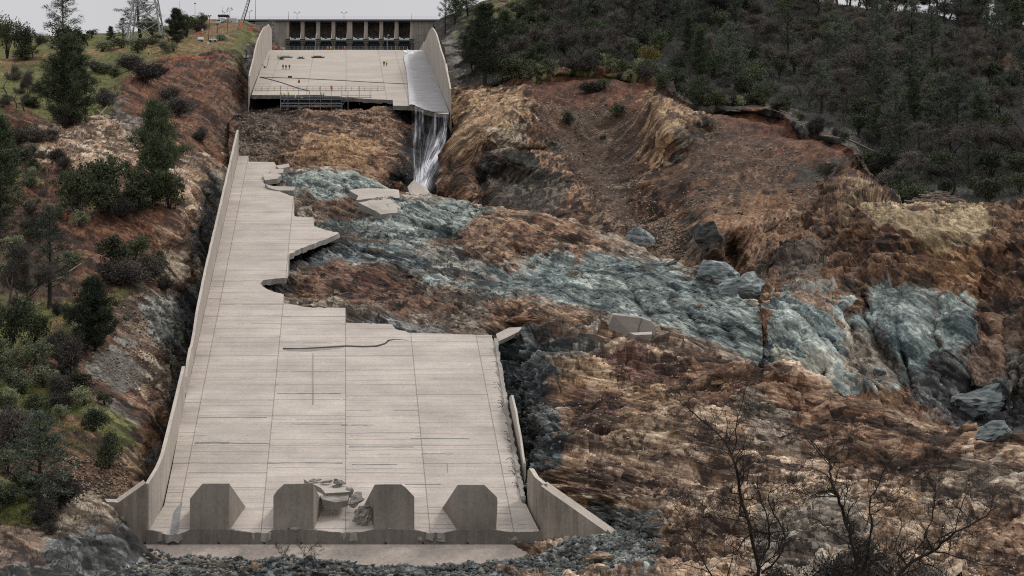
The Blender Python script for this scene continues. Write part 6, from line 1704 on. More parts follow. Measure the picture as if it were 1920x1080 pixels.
# ------------------------------------------------------------------ plants
def fcol(r, g, b, k=1.7): return lin(r, g, b, k=k)
L_pine = leaf_mat("pine_needles", fcol(37,43,32), fcol(73,83,59))
L_gpine = leaf_mat("grey_pine_needles", fcol(46,51,44), fcol(84,92,78))
L_oak = leaf_mat("evergreen_leaves", fcol(36,41,30), fcol(72,79,54))
L_silver = leaf_mat("silver_green_leaves", fcol(58,64,50), fcol(118,122,92))
L_twig = leaf_mat("bare_twigs", fcol(54,50,46), fcol(96,90,82))
L_twigd = leaf_mat("dark_bare_twigs", fcol(42,39,36), fcol(78,73,68))
L_yel = leaf_mat("yellowing_leaves", fcol(56,54,30), fcol(98,88,44))
L_grass = leaf_mat("grass_blades", fcol(56,64,30), fcol(112,112,62))
M_bark = simple_mat("dark_bark", lin(46,40,36), .95, var=.4, scale=3)
M_bark2 = simple_mat("grey_bark", lin(74,66,60), .95, var=.4, scale=3)
M_barkf = simple_mat("black_brown_bark", lin(44,37,33), .95, var=.3, scale=4)

def unit(v): return v/(np.linalg.norm(v, axis=-1, keepdims=True)+1e-9)
def blades(P, D, L, Wd, r):
    """one thin triangle per entry"""
    S_ = unit(np.cross(D, r.normal(size=P.shape)))
    V = np.stack([P-S_*Wd[:,None]/2, P+S_*Wd[:,None]/2, P+D*L[:,None]], 1)
    return V
def leaves(P, sz, r):
    a = unit(r.normal(size=P.shape)); b = unit(np.cross(a, r.normal(size=P.shape)))
    return np.stack([P-a*sz[:,None]*.5, P+b*sz[:,None]*.55, P+a*sz[:,None]*.6], 1)
def crown_mesh(name, V, mat, r, clump=None):
    n = len(V); Fq = np.arange(n*3).reshape(n,3)
    lv = r.uniform(-.5,.5,n) if clump is None else clump
    return raw_mesh(name, V.reshape(-1,3), Fq, mat, attrs={"leafvar": np.repeat(lv, 3)})
def mb_mesh(name, mb, mat):
    me = bpy.data.meshes.new(name); me.from_pydata(mb.v, [], mb.f); me.update(); me.materials.append(mat); return me

def pine_proto(seed, h=14.0, rad=3.4, dens=1.0, lean=.3, loose=0.0, mat=L_pine, bark=M_bark, low=.18):
    r = np.random.RandomState(seed); mb = MB()
    bend = r.uniform(-lean, lean, 2)
    def axis(t): return np.array([bend[0]*math.sin(t*2.2), bend[1]*math.sin(t*2.6), h*t])
    mb.tube([axis(t) for t in np.linspace(-.03,1,9)], list(np.linspace(.026*h/1.4,.02,9)), 7)
    VV, CL = [], []
    nb = int((38 if not loose else 30)*dens)
    for k in range(nb):
        t = low + (1-low)*(k+.5)/nb; t = min(.99, t+r.uniform(-.02,.02))
        az = k*2.4+r.uniform(-.5,.5)
        prof = (1-((t-low)/(1-low))**1.6)*.85+.15
        if t < low+.15: prof *= .7
        L = rad*prof*r.uniform(.6,1.12)
        if loose and r.rand() < .3: L *= 1.25
        up_ = r.uniform(.15,.6)+.7*t
        d = unit(np.array([math.cos(az), math.sin(az), up_]))
        p0 = axis(t); p1 = p0+d*L*.55+np.array([0,0,-.05*L]); p2 = p0+d*L+np.array([0,0,.12*L])
        mb.tube([p0,p1,p2], [.02*L+.02,.012*L+.012,.008], 4, False)
        nc = int((6 if not loose else 5)*dens*max(.5, L/rad)+2)
        for c in range(nc):
            f = .25+.75*((c+.5)/nc); q0 = p0*(1-f)+p2*f
            off = r.normal(size=3)*(.26+.16*L*.5)*(1-.5*f); q0 = q0+off
            n = int(34*dens) if not loose else 30
            D = unit(r.normal(size=(n,3))+d*.8+np.array([0,0,.7]))
            Pp = q0 + r.normal(size=(n,3))*.22
            VV.append(blades(Pp, D, r.uniform(.35,.75,n), r.uniform(.05,.11,n), r)); CL.append(np.full(n, r.uniform(-.5,.5))+r.uniform(-.2,.2,n))
    V = np.concatenate(VV)
    root = empty("pine_tree", (0,0,0))
    link("trunk", mb_mesh("trunk", mb, bark), root); link("crown", crown_mesh("crown", V, mat, r, np.concatenate(CL)), root)
    return root
def bare_proto(seed, h=9.0, spread=1.0, twig=L_twig, bark=M_bark2, n_t=4200, name="bare_oak"):
    r = np.random.RandomState(seed); mb = MB(); tips = []
    def grow(p, d, L, rad, lev):
        nseg = 3; pts = [p]
        for s in range(nseg):
            d = unit(d+r.normal(size=3)*.22+np.array([0,0,.05])); pts.append(pts[-1]+d*L/nseg)
        mb.tube(pts, list(np.linspace(rad, rad*.62, nseg+1)), 5 if lev < 2 else 3, False)
        tips.append((pts[-1], d, lev)); 
        if lev >= 2: tips.extend([(pts[1], d, lev), (pts[2], d, lev)])
        if lev < 4:
            for k in range(r.randint(2,4)):
                dd = unit(d+unit(r.normal(size=3))*(.75*spread)+np.array([0,0,.10])); grow(pts[-1 if k < 2 else 2], dd, L*r.uniform(.6,.82), rad*.6, lev+1)
    for k in range(r.randint(1,3)): grow(np.array([r.uniform(-.2,.2),r.uniform(-.2,.2),-.3]), unit(np.array([r.uniform(-.35,.35),r.uniform(-.35,.35),1.0])), h*.30, h*.020, 0)
    tp = [t for t in tips if t[2] >= 2]; ix = r.randint(0, len(tp), n_t)
    Pp = np.array([tp[i][0] for i in ix])+r.normal(size=(n_t,3))*.3; D = unit(np.array([tp[i][1] for i in ix])*.7+r.normal(size=(n_t,3))*.6+np.array([0,0,.15]))
    V = blades(Pp, D, r.uniform(.35,1.0,n_t)*h/9, r.uniform(.03,.06,n_t), r)
    z = V[...,2].max(); V *= h/z; mb.v = [tuple(np.array(v)*h/z) for v in mb.v]
    root = empty(name, (0,0,0))
    link("trunk", mb_mesh("trunk", mb, bark), root); link("crown", crown_mesh("crown", V, twig, r), root)
    return root
def leafy_proto(seed, h=6.0, w=6.0, mat=L_oak, n=3000, lobes=9, leaf=.34, name="evergreen_tree", trunk=.25):
    r = np.random.RandomState(seed); mb = MB()
    C_, R_ = [], []
    for k in range(lobes):
        a = r.uniform(0,6.28); q_ = math.sqrt(r.rand())*.62; zz = trunk*h+(h*(1-trunk))*r.uniform(.25,.8)
        f = 1-.55*((zz/h-.5)**2)*2
        C_.append((math.cos(a)*q_*w/2*f, math.sin(a)*q_*w/2*f, zz)); R_.append(r.uniform(.19,.33)*min(w,h*1.3))
        mb.tube([(0,0,-.3),(C_[-1][0]*.3,C_[-1][1]*.3,zz*.45),C_[-1]], [.02*h+.02,.013*h,.01], 5, False)
    C_, R_ = np.array(C_), np.array(R_)
    VV, CL = [], []
    sub = 16
    for c, rr_ in zip(C_, R_):
        dirs = unit(r.normal(size=(sub,3))+np.array([0,0,.25])); 
        for d in dirs:
            m_ = int(n/lobes/sub); cc = c+d*rr_*r.uniform(.6,1.0)*np.array([1,1,.8])
            P0 = cc+r.normal(size=(m_,3))*rr_*.17
            P0[:,2] = np.maximum(P0[:,2], .06)
            VV.append(leaves(P0, r.uniform(.6,1.2,m_)*leaf, r)); CL.append(np.full(m_, r.uniform(-.45,.45))+r.uniform(-.2,.2,m_))
    V = np.concatenate(VV)
    root = empty(name, (0,0,0))
    link("stem" if trunk < .1 else "trunk", mb_mesh("trunk", mb, M_bark), root); link("crown", crown_mesh("crown", V, mat, r, np.concatenate(CL)), root)
    return root
def brush_proto(seed, h=2.4, w=3.4, mat=L_twigd, n=3800, name="bare_shrub"):
    r = np.random.RandomState(seed); mb = MB(); VV = []
    for k in range(26):
        a = r.uniform(0,6.28); q_ = r.uniform(.05,1); tip = np.array([math.cos(a)*q_*w/2, math.sin(a)*q_*w/2, h*(1-.62*q_*q_)*r.uniform(.8,1)])
        md = tip*.5+np.array([0,0,.15*h])*r.uniform(.3,1); mb.tube([(0,0,-.2),md,tip], [.05,.03,.01], 4, False)
        m_ = n//26; f = r.uniform(.3,1,m_)[:,None]; P0 = (tip*f*f+2*md*f*(1-f)*1.0)+r.normal(size=(m_,3))*.24*w/3.4
        P0[:,2] = np.maximum(P0[:,2], .03)
        D = unit(tip/np.linalg.norm(tip)*.6+r.normal(size=(m_,3))*.9+np.array([0,0,.2])); VV.append(blades(P0, D, r.uniform(.16,.42,m_), r.uniform(.04,.09,m_), r))
    V = np.concatenate(VV); root = empty(name, (0,0,0))
    link("stem", mb_mesh("stem", mb, M_bark2), root); link("crown", crown_mesh("crown", V, mat, r), root)
    return root
KIND = {  # nominal (height, width)
 "pine": ([pine_proto(11,14,3.3,1.15), pine_proto(12,14,3.6,1.1), pine_proto(13,14,3.0,1.15)], 14.2, 5.0),
 "dense": ([pine_proto(21,11,3.9,1.5,mat=L_pine,low=.06), pine_proto(22,11,4.1,1.5,mat=L_pine,low=.05)], 11.2, 6.2),
 "loose": ([pine_proto(31,15,3.8,.9,lean=.6,loose=1,mat=L_gpine), pine_proto(32,15,4.2,.9,lean=.8,loose=1,mat=L_gpine), pine_proto(33,15,3.6,1.0,lean=.5,loose=1,mat=L_gpine)], 15.2, 6.0),
 "bare": ([bare_proto(41,9), bare_proto(42,9,1.1), bare_proto(43,9,.9), bare_proto(44,9,1.1,L_twigd,M_bark)], 9.0, 5.6),
 "oak": ([leafy_proto(51), leafy_proto(52), leafy_proto(53)], 5.9, 5.4),
 "gold": ([leafy_proto(55, mat=L_yel, n=2400)], 5.9, 5.4),
 "bush": ([leafy_proto(61,2.4,3.6,L_oak,2600,8,.20,"evergreen_shrub",.02), leafy_proto(62,2.4,3.6,L_oak,2600,10,.20,"evergreen_shrub",.02)], 2.35, 3.1),
 "silver": ([leafy_proto(71,2.4,3.6,L_silver,2600,9,.19,"silver_shrub",.02), leafy_proto(72,2.4,3.6,L_silver,2600,8,.19,"silver_shrub",.02)], 2.35, 3.1),
 "grey": ([brush_proto(81), brush_proto(82), brush_proto(83,mat=L_twig)], 2.3, 2.9),
}
CATS = {"pine":"pine tree","dense":"pine tree","loose":"pine tree","bare":"bare tree","oak":"evergreen tree","gold":"yellowing tree","bush":"shrub","silver":"shrub","grey":"shrub"}
fresh = {k: set() for k in KIND}
rv = random.Random(99)
def plant(kind, p, hm, wm, label, group, variant=None):
    protos_, h0, w0 = KIND[kind]
    i = rv.randrange(len(protos_)) if variant is None else variant % len(protos_)
    sc = (wm/w0, wm/w0, hm/h0)
    if i not in fresh[kind]:
        fresh[kind].add(i); o = protos_[i]; o.location = tuple(float(c) for c in p); o.rotation_euler = (0,0,rv.uniform(0,6.28)); o.scale = sc
    else: o = copy_tree(protos_[i], p, rv.uniform(0,6.28), sc)
    o["label"] = label; o["category"] = CATS[kind]
    if group: o["group"] = group
    return o
def plant_px(kind, patch, x, y, hp, wp, label, group, sink=.15):
    p = ground(patch, x, y, 4); k = p[1]/F
    p[2] -= sink*min(1, hp*k*.1)
    return plant(kind, p, hp*k, wp*k, label, group)

BT, BS = "trees on the grassy bank", "shrubs on the grassy bank"
for kind, x, y, h, w, lab in [
 ("loose",118,112,126,78,"tall open pine on the skyline, reaching out of view, past the pylon"),
 ("oak",125,118,74,82,"dark round oak at the foot of the tall skyline pine"),
 ("oak",14,106,80,52,"dark oak at the outer edge of the skyline clump"),("oak",43,106,66,48,"dark oak in the middle of the skyline clump"),("bare",62,105,52,40,"thin oak on the pylon side of the skyline clump"),
 ("oak",175,68,16,22,"tiny round tree alone on the skyline gap"),("pine",209,78,32,22,"small pointed pine in the skyline gap before the pylon"),
 ("loose",262,70,88,84,"big open pine directly behind the pylon"),("loose",232,74,44,34,"lower open pine just outside the pylon leg"),("oak",286,70,40,44,"dark oak inside the pylon legs"),
 ("dense",333,74,60,46,"dark dense pine beside the pylon toward the site track"),("oak",352,68,46,44,"dark oak touching the dense pine by the pylon"),("oak",374,52,28,34,"dark low oak at the end of the row toward the dam"),("bare",318,74,34,36,"brownish bare tree between pylon and dense pine"),
 ("dense",131,232,160,112,"large dark pine standing on the grass terrace above the debris slope"),
 ("bare",17,182,72,50,"bare oak at the outer edge of the terrace"),("bare",50,206,88,54,"forked bare oak on the terrace beside the large pine"),("bare",34,200,56,36,"slender bare oak between the two larger terrace oaks"),
 ("pine",-4,436,216,112,"big dark pine cut by the edge of view above the debris slope"),
 ("dense",289,384,192,112,"tall dense pine rising from the dark thicket on the red ledge"),
 ("loose",93,572,186,104,"see-through grey pine above the mossy hollow"),("bare",18,585,150,86,"brown bare tree beside the see-through pine, outer one"),("bare",58,580,104,64,"brown bare tree beside the see-through pine, inner one"),
 ("dense",181,655,136,100,"bushy bright green pine at the head of the grey gravel patch"),
 ("loose",76,968,200,150,"spreading grey pine low on the bank near the wing wall"),
 ]: plant_px(kind, GB, x, y, h, w, lab, BT)
for kind, x, y, h, w, lab in [
 ("bush",50,110,28,58,"dark shrub under the skyline clump"),("silver",190,94,22,56,"olive shrub on the skyline grass, farthest from the pylon"),("silver",226,88,20,50,"olive shrub just outside the pylon leg"),
 ("silver",272,84,18,62,"long olive shrub between the pylon feet"),("bush",260,95,19,34,"round dark shrub at the pylon, nearest the lone worker"),("silver",312,93,18,28,"rounded olive shrub at the pylon foot toward the tank"),("silver",328,92,17,26,"second rounded olive shrub touching the first at the pylon foot"),("bush",330,77,15,30,"round dark shrub behind the paired olive shrubs"),("grey",366,57,20,38,"grey-purple brush below the low oak by the dam"),
 ("grey",247,128,28,56,"black-grey shrub on the brow of the red scarp, upper one"),("grey",272,150,34,62,"dark shrub hanging on the corner of the red scarp"),("grey",296,142,24,52,"grey shrub on the brow of the red scarp toward the dam"),
 ("silver",200,135,20,50,"olive shrub on the terrace between pine and scarp"),("bush",214,142,16,32,"small green shrub before the terrace olive shrub"),("grey",178,130,18,36,"small grey shrub right beside the large terrace pine"),
 ("grey",320,186,26,52,"grey brush stranded high on the red scarp"),("grey",338,214,32,62,"grey brush stranded lower on the red scarp"),("grey",381,263,24,30,"small dark brush low on the red slope by the chute"),
 ("grey",193,198,34,44,"dark brush at the foot of the large terrace pine, scarp side"),("bush",84,178,24,46,"low green shrub between the terrace oaks and the large pine"),("bush",66,200,18,44,"low dark shrub behind the forked oak"),("grey",120,236,30,60,"tangled brush under the large terrace pine"),
 ("grey",30,266,28,60,"purple brush on the debris slope, outer one"),("grey",66,264,28,66,"purple brush on the debris slope, middle one"),("grey",98,264,24,40,"purple brush on the debris slope, inner one"),
 ("grey",108,302,26,40,"grey brush in the middle of the tan debris"),("grey",40,300,26,60,"wide grey brush low on the tan debris"),("bush",60,318,22,40,"green shrub below the tan debris"),
 ("bush",150,396,88,86,"dark shrub forming the outer end of the thicket"),("bush",205,366,74,92,"dark shrub forming the top of the thicket"),("bush",205,396,62,80,"dark shrub in the front of the thicket"),("bush",262,392,66,86,"dark shrub in the thicket under the tall pine"),("bush",318,388,58,62,"dark shrub at the chute end of the thicket"),("silver",196,394,36,52,"lighter green shrub at the front lip of the thicket"),("grey",229,403,32,44,"grey bare shrub at the front lip of the thicket"),
 ("bush",213,492,50,74,"dark green shrub below the red ledge"),("bush",255,484,44,58,"dim green shrub beside the one below the red ledge"),
 ("grey",205,532,44,70,"grey brush band above the mossy knoll, outer part"),("grey",240,532,46,76,"grey brush band above the mossy knoll, middle part"),("grey",280,522,46,64,"grey brush band above the mossy knoll, chute part"),("bush",302,506,34,40,"green shrub at the chute end of the grey brush"),("grey",310,542,24,36,"small grey brush hanging toward the chute"),("silver",165,560,34,54,"grey-green shrub behind the bushy bright pine"),
 ("grey",108,589,25,36,"small round grey shrub on the moss"),("bush",22,652,96,88,"large dark green shrub at the outer moss edge"),("bush",66,640,56,56,"dark green shrub beside the moss path"),("bush",132,608,40,40,"dark shrub tucked beside the bushy bright pine"),
 ("grey",112,668,50,56,"purple-grey shrub, upper of the big pair above the gravel"),("grey",136,698,66,72,"purple-grey shrub, lower of the big pair above the gravel"),
 ("silver",62,688,52,72,"silver-green shrub behind the purple-grey pair"),("silver",14,706,48,60,"silver-green shrub at the outer edge, upper row"),("silver",40,738,52,78,"silver-green shrub in the centre of the big cluster"),("silver",82,724,44,56,"silver-green shrub nearest the purple-grey pair"),("grey",112,740,40,64,"dull grey shrub in the shrub row above the grass"),("bush",150,728,36,50,"green shrub at the gravel end of the shrub row"),("silver",12,760,36,54,"silver-green shrub at the outer edge, lower row"),("bush",68,772,34,56,"dark shrub at the upper edge of the lower grass"),("grey",112,764,30,60,"low grey shrub bordering the lower grass"),("silver",162,756,34,60,"grey-green shrub at the tip of the lower grass"),("bush",198,756,24,40,"small dark shrub at the gravel edge of the lower grass"),
 ("bush",176,806,38,62,"round dark green shrub standing alone on the grass shoulder"),("bush",204,874,62,60,"dark green shrub on the steep grass above the wing wall"),
 ("grey",20,850,88,92,"large grey shrub above the spreading pine"),("bush",62,856,56,70,"dark shrub beside the spreading pine's top"),("silver",18,884,46,70,"grey-green shrub at the outer edge below the large grey one"),("grey",112,950,64,80,"tangle of bare brush at the spreading pine's foot"),("bush",60,930,56,70,"dark shrub under the spreading pine"),("bush",12,950,44,60,"low dark shrub at the outer edge near the bottom rocks"),("grey",85,988,44,60,"bare brush over the rocks below the spreading pine")]:
    plant_px(kind, GB, x, y, h, w, lab, BS)
BF = ["olive-green","grey-green","dark green"]
bank_fill = 0
for i in range(400):
    if bank_fill >= 74: break
    x, y = rv.choice([(rv.uniform(-10,190), rv.uniform(600,800)), (rv.uniform(-10,120), rv.uniform(800,1000)), (rv.uniform(-10,150), rv.uniform(420,600)), (rv.uniform(-10,230), rv.uniform(120,215)), (rv.uniform(-10,130), rv.uniform(245,420))])
    if 165 < x < 290 and 640 < y < 740: continue
    kind = rv.choice(["silver","bush","silver","grey"]); zone = ("among the shrubs above the grey gravel" if 600 < y < 800 else "low on the bank around the spreading pine" if y >= 800 else "in the brushy hollow of the see-through pine" if y > 420 else "on the high grass terrace" if y < 216 else "on the debris slope below the terrace")
    w = rv.uniform(26,58)*(1 if y > 400 else .6)
    plant_px(kind, GB, x, y, w*rv.uniform(.5,.75), w, {"silver":"smaller olive-green shrub ","bush":"smaller dark green shrub ","grey":"smaller bare grey shrub "}[kind]+zone, BS); bank_fill += 1
for x, y, w in ((1065,232,30),(1070,222,24),(1150,212,34),(1162,218,24),(1137,162,30)):
    pass
for kind, x, y, h, w, lab in [("bush",1065,228,20,32,"small green shrub stranded on the scree chute, waterfall side"),("bush",1154,216,24,36,"small green shrub stranded on the scree chute, spur side"),("bush",1138,164,18,30,"small green shrub just under the rim at the head of the scree chute"),("grey",1112,170,20,60,"patch of dull brush just under the rim beside the scree chute")]:
    plant_px(kind, "eroded_bank", x, y, h, w, lab, "shrubs stranded on the eroded bank")

# ---- wooded hill: hand-placed landmarks, then the wood itself
WH, HT, HS = "wooded_hill", "trees of the wooded hill", "shrubs of the wooded hill"
for kind, x, y, h, w, lab in [
 ("pine",912,164,152,86,"big dark pine at the corner of the wood above the waterfall"),("pine",890,140,100,70,"dark pine behind the big corner pine, dam side"),("pine",945,112,92,60,"dark pine behind the big corner pine, hill side"),
 ("oak",948,156,54,72,"dark evergreen at the rim beside the big corner pine"),("oak",975,150,40,50,"evergreen at the rim above the tan bank"),
 ("loose",832,62,76,34,"pine on the skyline rising beside the end of the dam"),("pine",850,44,60,36,"dark pine on the skyline just uphill of the dam"),("pine",874,28,46,40,"dark pine at the top of the grassy skyline shoulder"),
 ("gold",1340,112,24,34,"round tree with yellow leaves in the middle of the wood"),("gold",1215,124,42,42,"olive-yellow tree above the scree chute"),("gold",1312,130,22,26,"small yellow tree below the round yellow one"),
 ("oak",1432,196,44,40,"bright green round tree at the middle of the rim"),("oak",1392,190,52,50,"dark green round tree next to the bright green one at the rim"),
 ("bare",1868,58,90,56,"tall bare tree against the sky gap on the skyline"),("pine",1905,60,110,60,"dark pine at the outer side of the sky gap"),("pine",1835,48,70,50,"dark pine at the inner side of the sky gap"),("loose",1800,48,60,44,"thin yellowish pine on the skyline"),
 ("bare",1640,178,118,120,"big spreading bare tree with pale limbs in the middle of the wood"),
 ("bare",1850,132,60,46,"bare oak in the row before the bare earth patch, inner"),("bare",1872,134,62,46,"bare oak in the row before the bare earth patch, middle"),("bare",1895,134,60,46,"bare oak in the row before the bare earth patch, outer"),
 ("oak",1665,330,56,56,"dark little tree at the top of the ochre rib"),("oak",1712,384,44,52,"round dark shrub-like tree beside the log heap"),("oak",1850,392,60,70,"dark tree behind the far end of the log heap")]:
    plant_px(kind, WH, x, y, h, w, lab, HT)
rim_x = [838,900,980,1050,1140,1240,1320,1440,1520,1590,1648,1700,1860,1990]; rim_y = [206,162,152,135,140,162,203,208,251,274,348,394,395,394]
reg = [(1010,"above the tan bank"),(1200,"above the scree chute"),(1330,"above the tan spur"),(1480,"above the red rim"),(1640,"behind the gravelly rim"),(1780,"above the log heap"),(3000,"beyond the log heap")]
KW = {"loose":"see-through grey pine","pine":"dark green pine","bare":"bare purple-brown oak","oak":"dark evergreen tree","bush":"low dark shrub","silver":"pale olive shrub","grey":"bare grey shrub","gold":"yellowing tree"}
def hill_label(kind, x, y):
    rg_ = next(n for lim_, n in reg if x < lim_); ry = np.interp(x, rim_x, rim_y); f = (ry-y)/(ry+15)
    return "%s %s, %s" % (KW[kind], "at the front of the wood" if f < .33 else "midway up the wood" if f < .68 else "high in the wood", rg_)
cells_ = []
yrow = -14.0
while yrow < 392:
    step = 16+0.045*max(yrow,0)
    x = 868+rv.uniform(0,40)
    while x < 1950:
        ry = np.interp(x, rim_x, rim_y)
        if yrow < ry-10: cells_.append((x+rv.uniform(-14,14), min(yrow+rv.uniform(-9,9), ry-6)))
        x += 38+rv.uniform(-6,8)
    yrow += step
rv.shuffle(cells_)
nt = 0
hole = lambda x, y: (1840 < x < 1930 and 118 < y < 150) or (x < 1000 and y < 28) or (1430 < x < 1660 and np.interp(x, rim_x, rim_y)-y < 34) or (1400 < x < 1560 and 30 < y < 62 and rv.random() < .6)
for x, y in cells_:
    if nt >= 285: break
    if hole(x, y) : continue
    if x < 1000 and y > 40 and rv.random() < .65: continue
    ry = np.interp(x, rim_x, rim_y); near = (ry-y)/(ry+15)
    u_ = rv.random(); b_ = float(perlin(np.array([[x/130., y/90., 3.3]]))[0])
    kind = ("bare" if u_ < .42+.3*b_ else "loose" if u_ < .64 else "pine" if u_ < .70 else "oak")
    if near < .12: kind = "oak" if rv.random() < .6 else "bare"
    p = ground(WH, x, y, 4); k = p[1]/F
    h = {"bare":(8,13),"loose":(12,19),"pine":(11,17),"oak":(6,9)}[kind]; hm = rv.uniform(*h)
    if near < .15: hm *= .75
    w = hm*{"bare":1.0,"loose":.62,"pine":.5,"oak":1.0}[kind]*rv.uniform(.85,1.15)
    plant(kind, p-np.array([0,0,.2]), hm, w, hill_label(kind, x, y), HT); nt += 1
ns = 0
for i in range(900):
    if ns >= 190: break
    if i < 330:
        x = rv.uniform(985,1700); y = np.interp(x, rim_x, rim_y)-rv.uniform(3,22)
        if 1430 < x < 1640 and rv.random() < .75: continue
        if rv.random() < .5: continue
        kind = rv.choice(["silver","bush","bush","grey"]) if x > 1150 else rv.choice(["bush","silver","grey"])
    elif i < 420: x, y = rv.uniform(930,1030), rv.uniform(15,150); kind = rv.choice(["silver","silver","bush"])
    elif i < 450: x, y = rv.uniform(1420,1580), rv.uniform(28,55); kind = rv.choice(["silver","silver","grey"])
    else: x, y = rv.uniform(880,1930), rv.uniform(0,380); kind = rv.choice(["silver","grey","bush","grey"])
    if y > np.interp(x, rim_x, rim_y)-2: continue
    p = ground(WH, x, y, 4); w = rv.uniform(3.0,7.0)
    plant(kind, p-np.array([0,0,.1]), w*rv.uniform(.5,.8), w, hill_label(kind, x, y), HS); ns += 1
# undergrowth and grass nobody could count
def carpet(name, patch, poly_list, n, mat, L0, L1, W0, W1, seed, up_=1.0):
    P, px, py, N = PATCH[patch]; r = np.random.RandomState(seed); w = np.zeros(len(P))
    for poly, k in poly_list: w = np.maximum(w, k*sstep(-6, 8, poly_sd(px+6*perlin(P/5,seed), py+5*perlin(P/5,seed+1), poly)))
    w *= sstep(-.35,.3, perlin(P/6, seed+2))*.9+.1
    w[(px < -300)|(px > 2300)] = 0; w /= w.sum()
    ids = r.choice(len(P), n, p=w); P0 = P[ids]+r.normal(size=(n,3))*np.array([.4,.8,.03])
    D = unit(r.normal(size=(n,3))*.6+np.array([0,0,up_])); V = blades(P0, D, r.uniform(L0,L1,n), r.uniform(W0,W1,n), r)
    tag(link(name, crown_mesh(name, V, mat, r)), kind="stuff")
wood = [(838,200),(900,158),(980,150),(1050,133),(1140,138),(1240,160),(1320,200),(1440,190),(1560,220),(1650,330),(1705,388),(2300,388),(2300,0),(1000,-30),(900,80)]
carpet("undergrowth", WH, [(wood,1.0)], 60000, L_twigd, .7, 2.6, .05, .15, 3)
carpet("leafy_undergrowth", WH, [(wood,1.0)], 80000, L_gpine, .5, 1.4, .14, .34, 4)
carpet("grass", GB, [([(-90,62),(380,40),(470,44),(450,130),(425,100),(300,112),(205,182),(250,215),(-90,205)],1.0),([(-90,560),(150,575),(260,532),(215,590),(130,665),(-90,690)],1.0),([(-90,700),(110,725),(250,830),(190,860),(-90,800)],1.0),([(-90,905),(60,915),(75,985),(-90,990)],1.0),([(170,372),(290,382),(230,402),(165,396)],1.0)], 60000, L_grass, .15, .4, .06, .14, 5)
carpet("dry_brush_litter", GB, [([(-90,230),(270,230),(250,330),(-90,420)],1.0),([(-90,420),(130,440),(140,560),(-90,570)],1.0),([(60,900),(200,910),(210,990),(60,990)],.8)], 16000, L_twig, .3, 1.1, .03, .07, 6, .5)

# ---- bare trees at the camera side of the river, and two saplings in the rubble
def big_bare(label, limbs, d0, seed, r0, base_px, patch="river_bank", group="bare trees on the near bank", k_=1.0):
    r = np.random.RandomState(seed); gb = ground(patch, base_px[0], base_px[1], 12)
    root = empty("bare_tree", gb, label, "bare tree", group)
    mb = MB(); tw = MB(); starts = []
    for li, (pts, ra, rb) in enumerate(limbs):
        P = []
        for i, (x, y) in enumerate(pts):
            d = gb[1] + (0 if i == 0 else r.normal()*.5)
            P.append(U(x, y, d))
        if li == 0: P = [gb-np.array([0,0,.3])]+P
        P = np.array(P); T_ = np.linspace(0, len(P)-1, (len(P)-1)*5+1)
        S_ = spline(P, T_); S_ += r.normal(size=S_.shape)*.035; S_[0] = P[0]
        rad = np.linspace(ra*.68, rb*.7, len(S_))
        mb.tube(S_, list(rad), 7, True)
        f0 = 8 if li == 0 else 2
        for k in range(f0, len(S_)):
            dv = unit(S_[min(k+1,len(S_)-1)]-S_[k-1]); starts.append((S_[k], dv, rad[k], k/len(S_)))
    def grow(p, d, L, rad, lev):
        n = 4; pts = [p]
        for s in range(n):
            d = unit(d+r.normal(size=3)*.28+np.array([0,0,.06])); pts.append(pts[-1]+d*L/n)
        (mb if rad > .02 else tw).tube(pts, list(np.linspace(rad, rad*.5, n+1)), 4 if rad > .02 else 3, False)
        if lev < 3:
            for k in range(1, n+1):
                for _ in range(2):
                    if r.rand() < (.85 if lev < 2 else .6): grow(pts[k], unit(d+unit(r.normal(size=3))*1.0), L*r.uniform(.42,.66), max(rad*.55,.008), lev+1)
    for p, dv, rad, f in starts:
        if r.rand() < .92: grow(p, unit(dv*.7+unit(r.normal(size=3)*np.array([1,.7,1]))), k_*r.uniform(.9,2.3)*(1.15-.4*f), max(min(rad*.45,.05),.014), 1)
    grow(starts[-1][0], starts[-1][1], 1.2, .02, 1)
    mb.build("trunk", M_barkf, root); tw.build("twig_foliage", M_barkf, root)
    return root
big_bare("tall bare tree with a long bough reaching over the brown dome, chute side", [
 ([(1432,1130),(1424,1080),(1404,984),(1388,927),(1380,875),(1372,852)],.21,.10),([(1372,852),(1355,822),(1323,793),(1294,769),(1262,742),(1246,726)],.085,.02),([(1372,852),(1380,834),(1380,801),(1392,753),(1400,722)],.07,.018),
 ([(1420,1060),(1443,1017),(1440,976),(1424,927),(1420,895),(1432,862)],.10,.02),([(1428,1075),(1465,1037),(1471,1000),(1453,964),(1440,931),(1462,912),(1485,903)],.10,.018),([(1404,984),(1380,975),(1345,965),(1310,940),(1275,920)],.05,.014)], 165, 3, .2, (1434,1185))
big_bare("bare tree with two upright stems and a crooked forked top, middle of the three", [
 ([(1606,1130),(1607,1080),(1599,1025),(1581,964),(1571,931),(1558,899),(1556,862)],.22,.09),([(1556,862),(1534,842),(1506,810),(1489,781)],.07,.016),([(1556,862),(1579,842),(1589,826),(1600,812)],.06,.016),([(1571,931),(1526,931),(1493,915),(1473,896)],.06,.015),
 ([(1604,1085),(1619,1065),(1633,992),(1631,952),(1648,903),(1664,870),(1692,842)],.13,.018),([(1599,1025),(1560,1000),(1530,975),(1500,960)],.06,.015),([(1631,952),(1670,930),(1705,900)],.05,.014)], 165, 5, .2, (1606,1185))
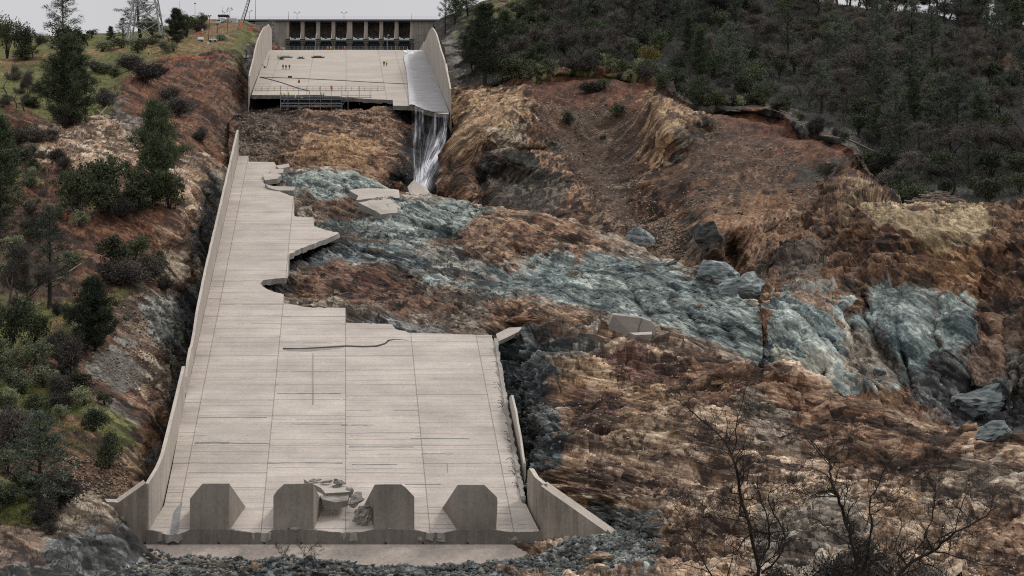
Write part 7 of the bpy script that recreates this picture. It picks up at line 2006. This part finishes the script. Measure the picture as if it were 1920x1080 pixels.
big_bare("low bare tree sweeping outward in a long bough, outermost of the three", [
 ([(1660,1120),(1700,1061),(1749,1033),(1790,1000),(1822,984),(1867,952),(1893,926)],.19,.03),([(1749,1033),(1737,1000),(1749,968),(1753,927),(1740,895),(1758,862),(1766,836)],.09,.016),([(1790,1000),(1800,960),(1815,925),(1835,905)],.06,.015),([(1700,1061),(1680,1030),(1690,985),(1675,950)],.07,.016),([(1749,1033),(1800,1045),(1850,1060),(1900,1062)],.07,.02)], 165, 8, .2, (1645,1185))
big_bare("scrubby bare tree low at the edge of the near rocks, smallest", [
 ([(1345,1120),(1331,1074),(1302,1021),(1287,985),(1262,945)],.09,.015),([(1331,1074),(1300,1062),(1270,1055)],.05,.014),([(1302,1021),(1320,985),(1318,955)],.04,.012),([(1345,1110),(1370,1060),(1375,1020),(1360,990)],.06,.014)], 165, 13, .1, (1350,1185))
for i, (x, y, h, w, lab) in enumerate(((1640,1100,140,130,"dense dark brush behind the middle bare tree"),(1560,1105,110,120,"dense dark brush between the tall and the middle bare trees"),(1740,1105,100,120,"low dark brush under the sweeping bough"),(1470,1110,90,110,"low dark brush at the foot of the tall bare tree"))):
    p = ground("river_bank", x, 1165, 12); k = p[1]/F
    plant("grey", p, (h+10)*k, w*k*1.1, lab, "brush on the near bank", i)
big_bare("larger leafless sapling in the rubble below the toe", [([(573,1082),(571,1060),(572,1040)],.09,.06),([(572,1042),(565,1030),(560,1021)],.05,.03),([(572,1042),(580,1031),(590,1022),(597,1024)],.05,.025),([(571,1055),(582,1046),(595,1040)],.04,.025)], 345, 21, .1, (573,1086), "rubble_bed", "saplings in the toe rubble", .45)
big_bare("smaller leafless sapling in the rubble below the toe", [([(531,1070),(530,1050),(527,1034)],.07,.04),([(530,1048),(536,1034),(540,1024)],.04,.025),([(529,1042),(520,1030),(517,1025)],.04,.025)], 345, 24, .1, (531,1078), "rubble_bed", "saplings in the toe rubble", .4)
# prototypes that found no place
for k, (ps, _, _) in KIND.items():
    for i, o in enumerate(ps):
        if i not in fresh[k]:
            for c in list(o.children): bpy.data.objects.remove(c)
            bpy.data.objects.remove(o)
for k, o in protos.items():
    if k not in used_p:
        for c in list(o.children): bpy.data.objects.remove(c)
        bpy.data.objects.remove(o)
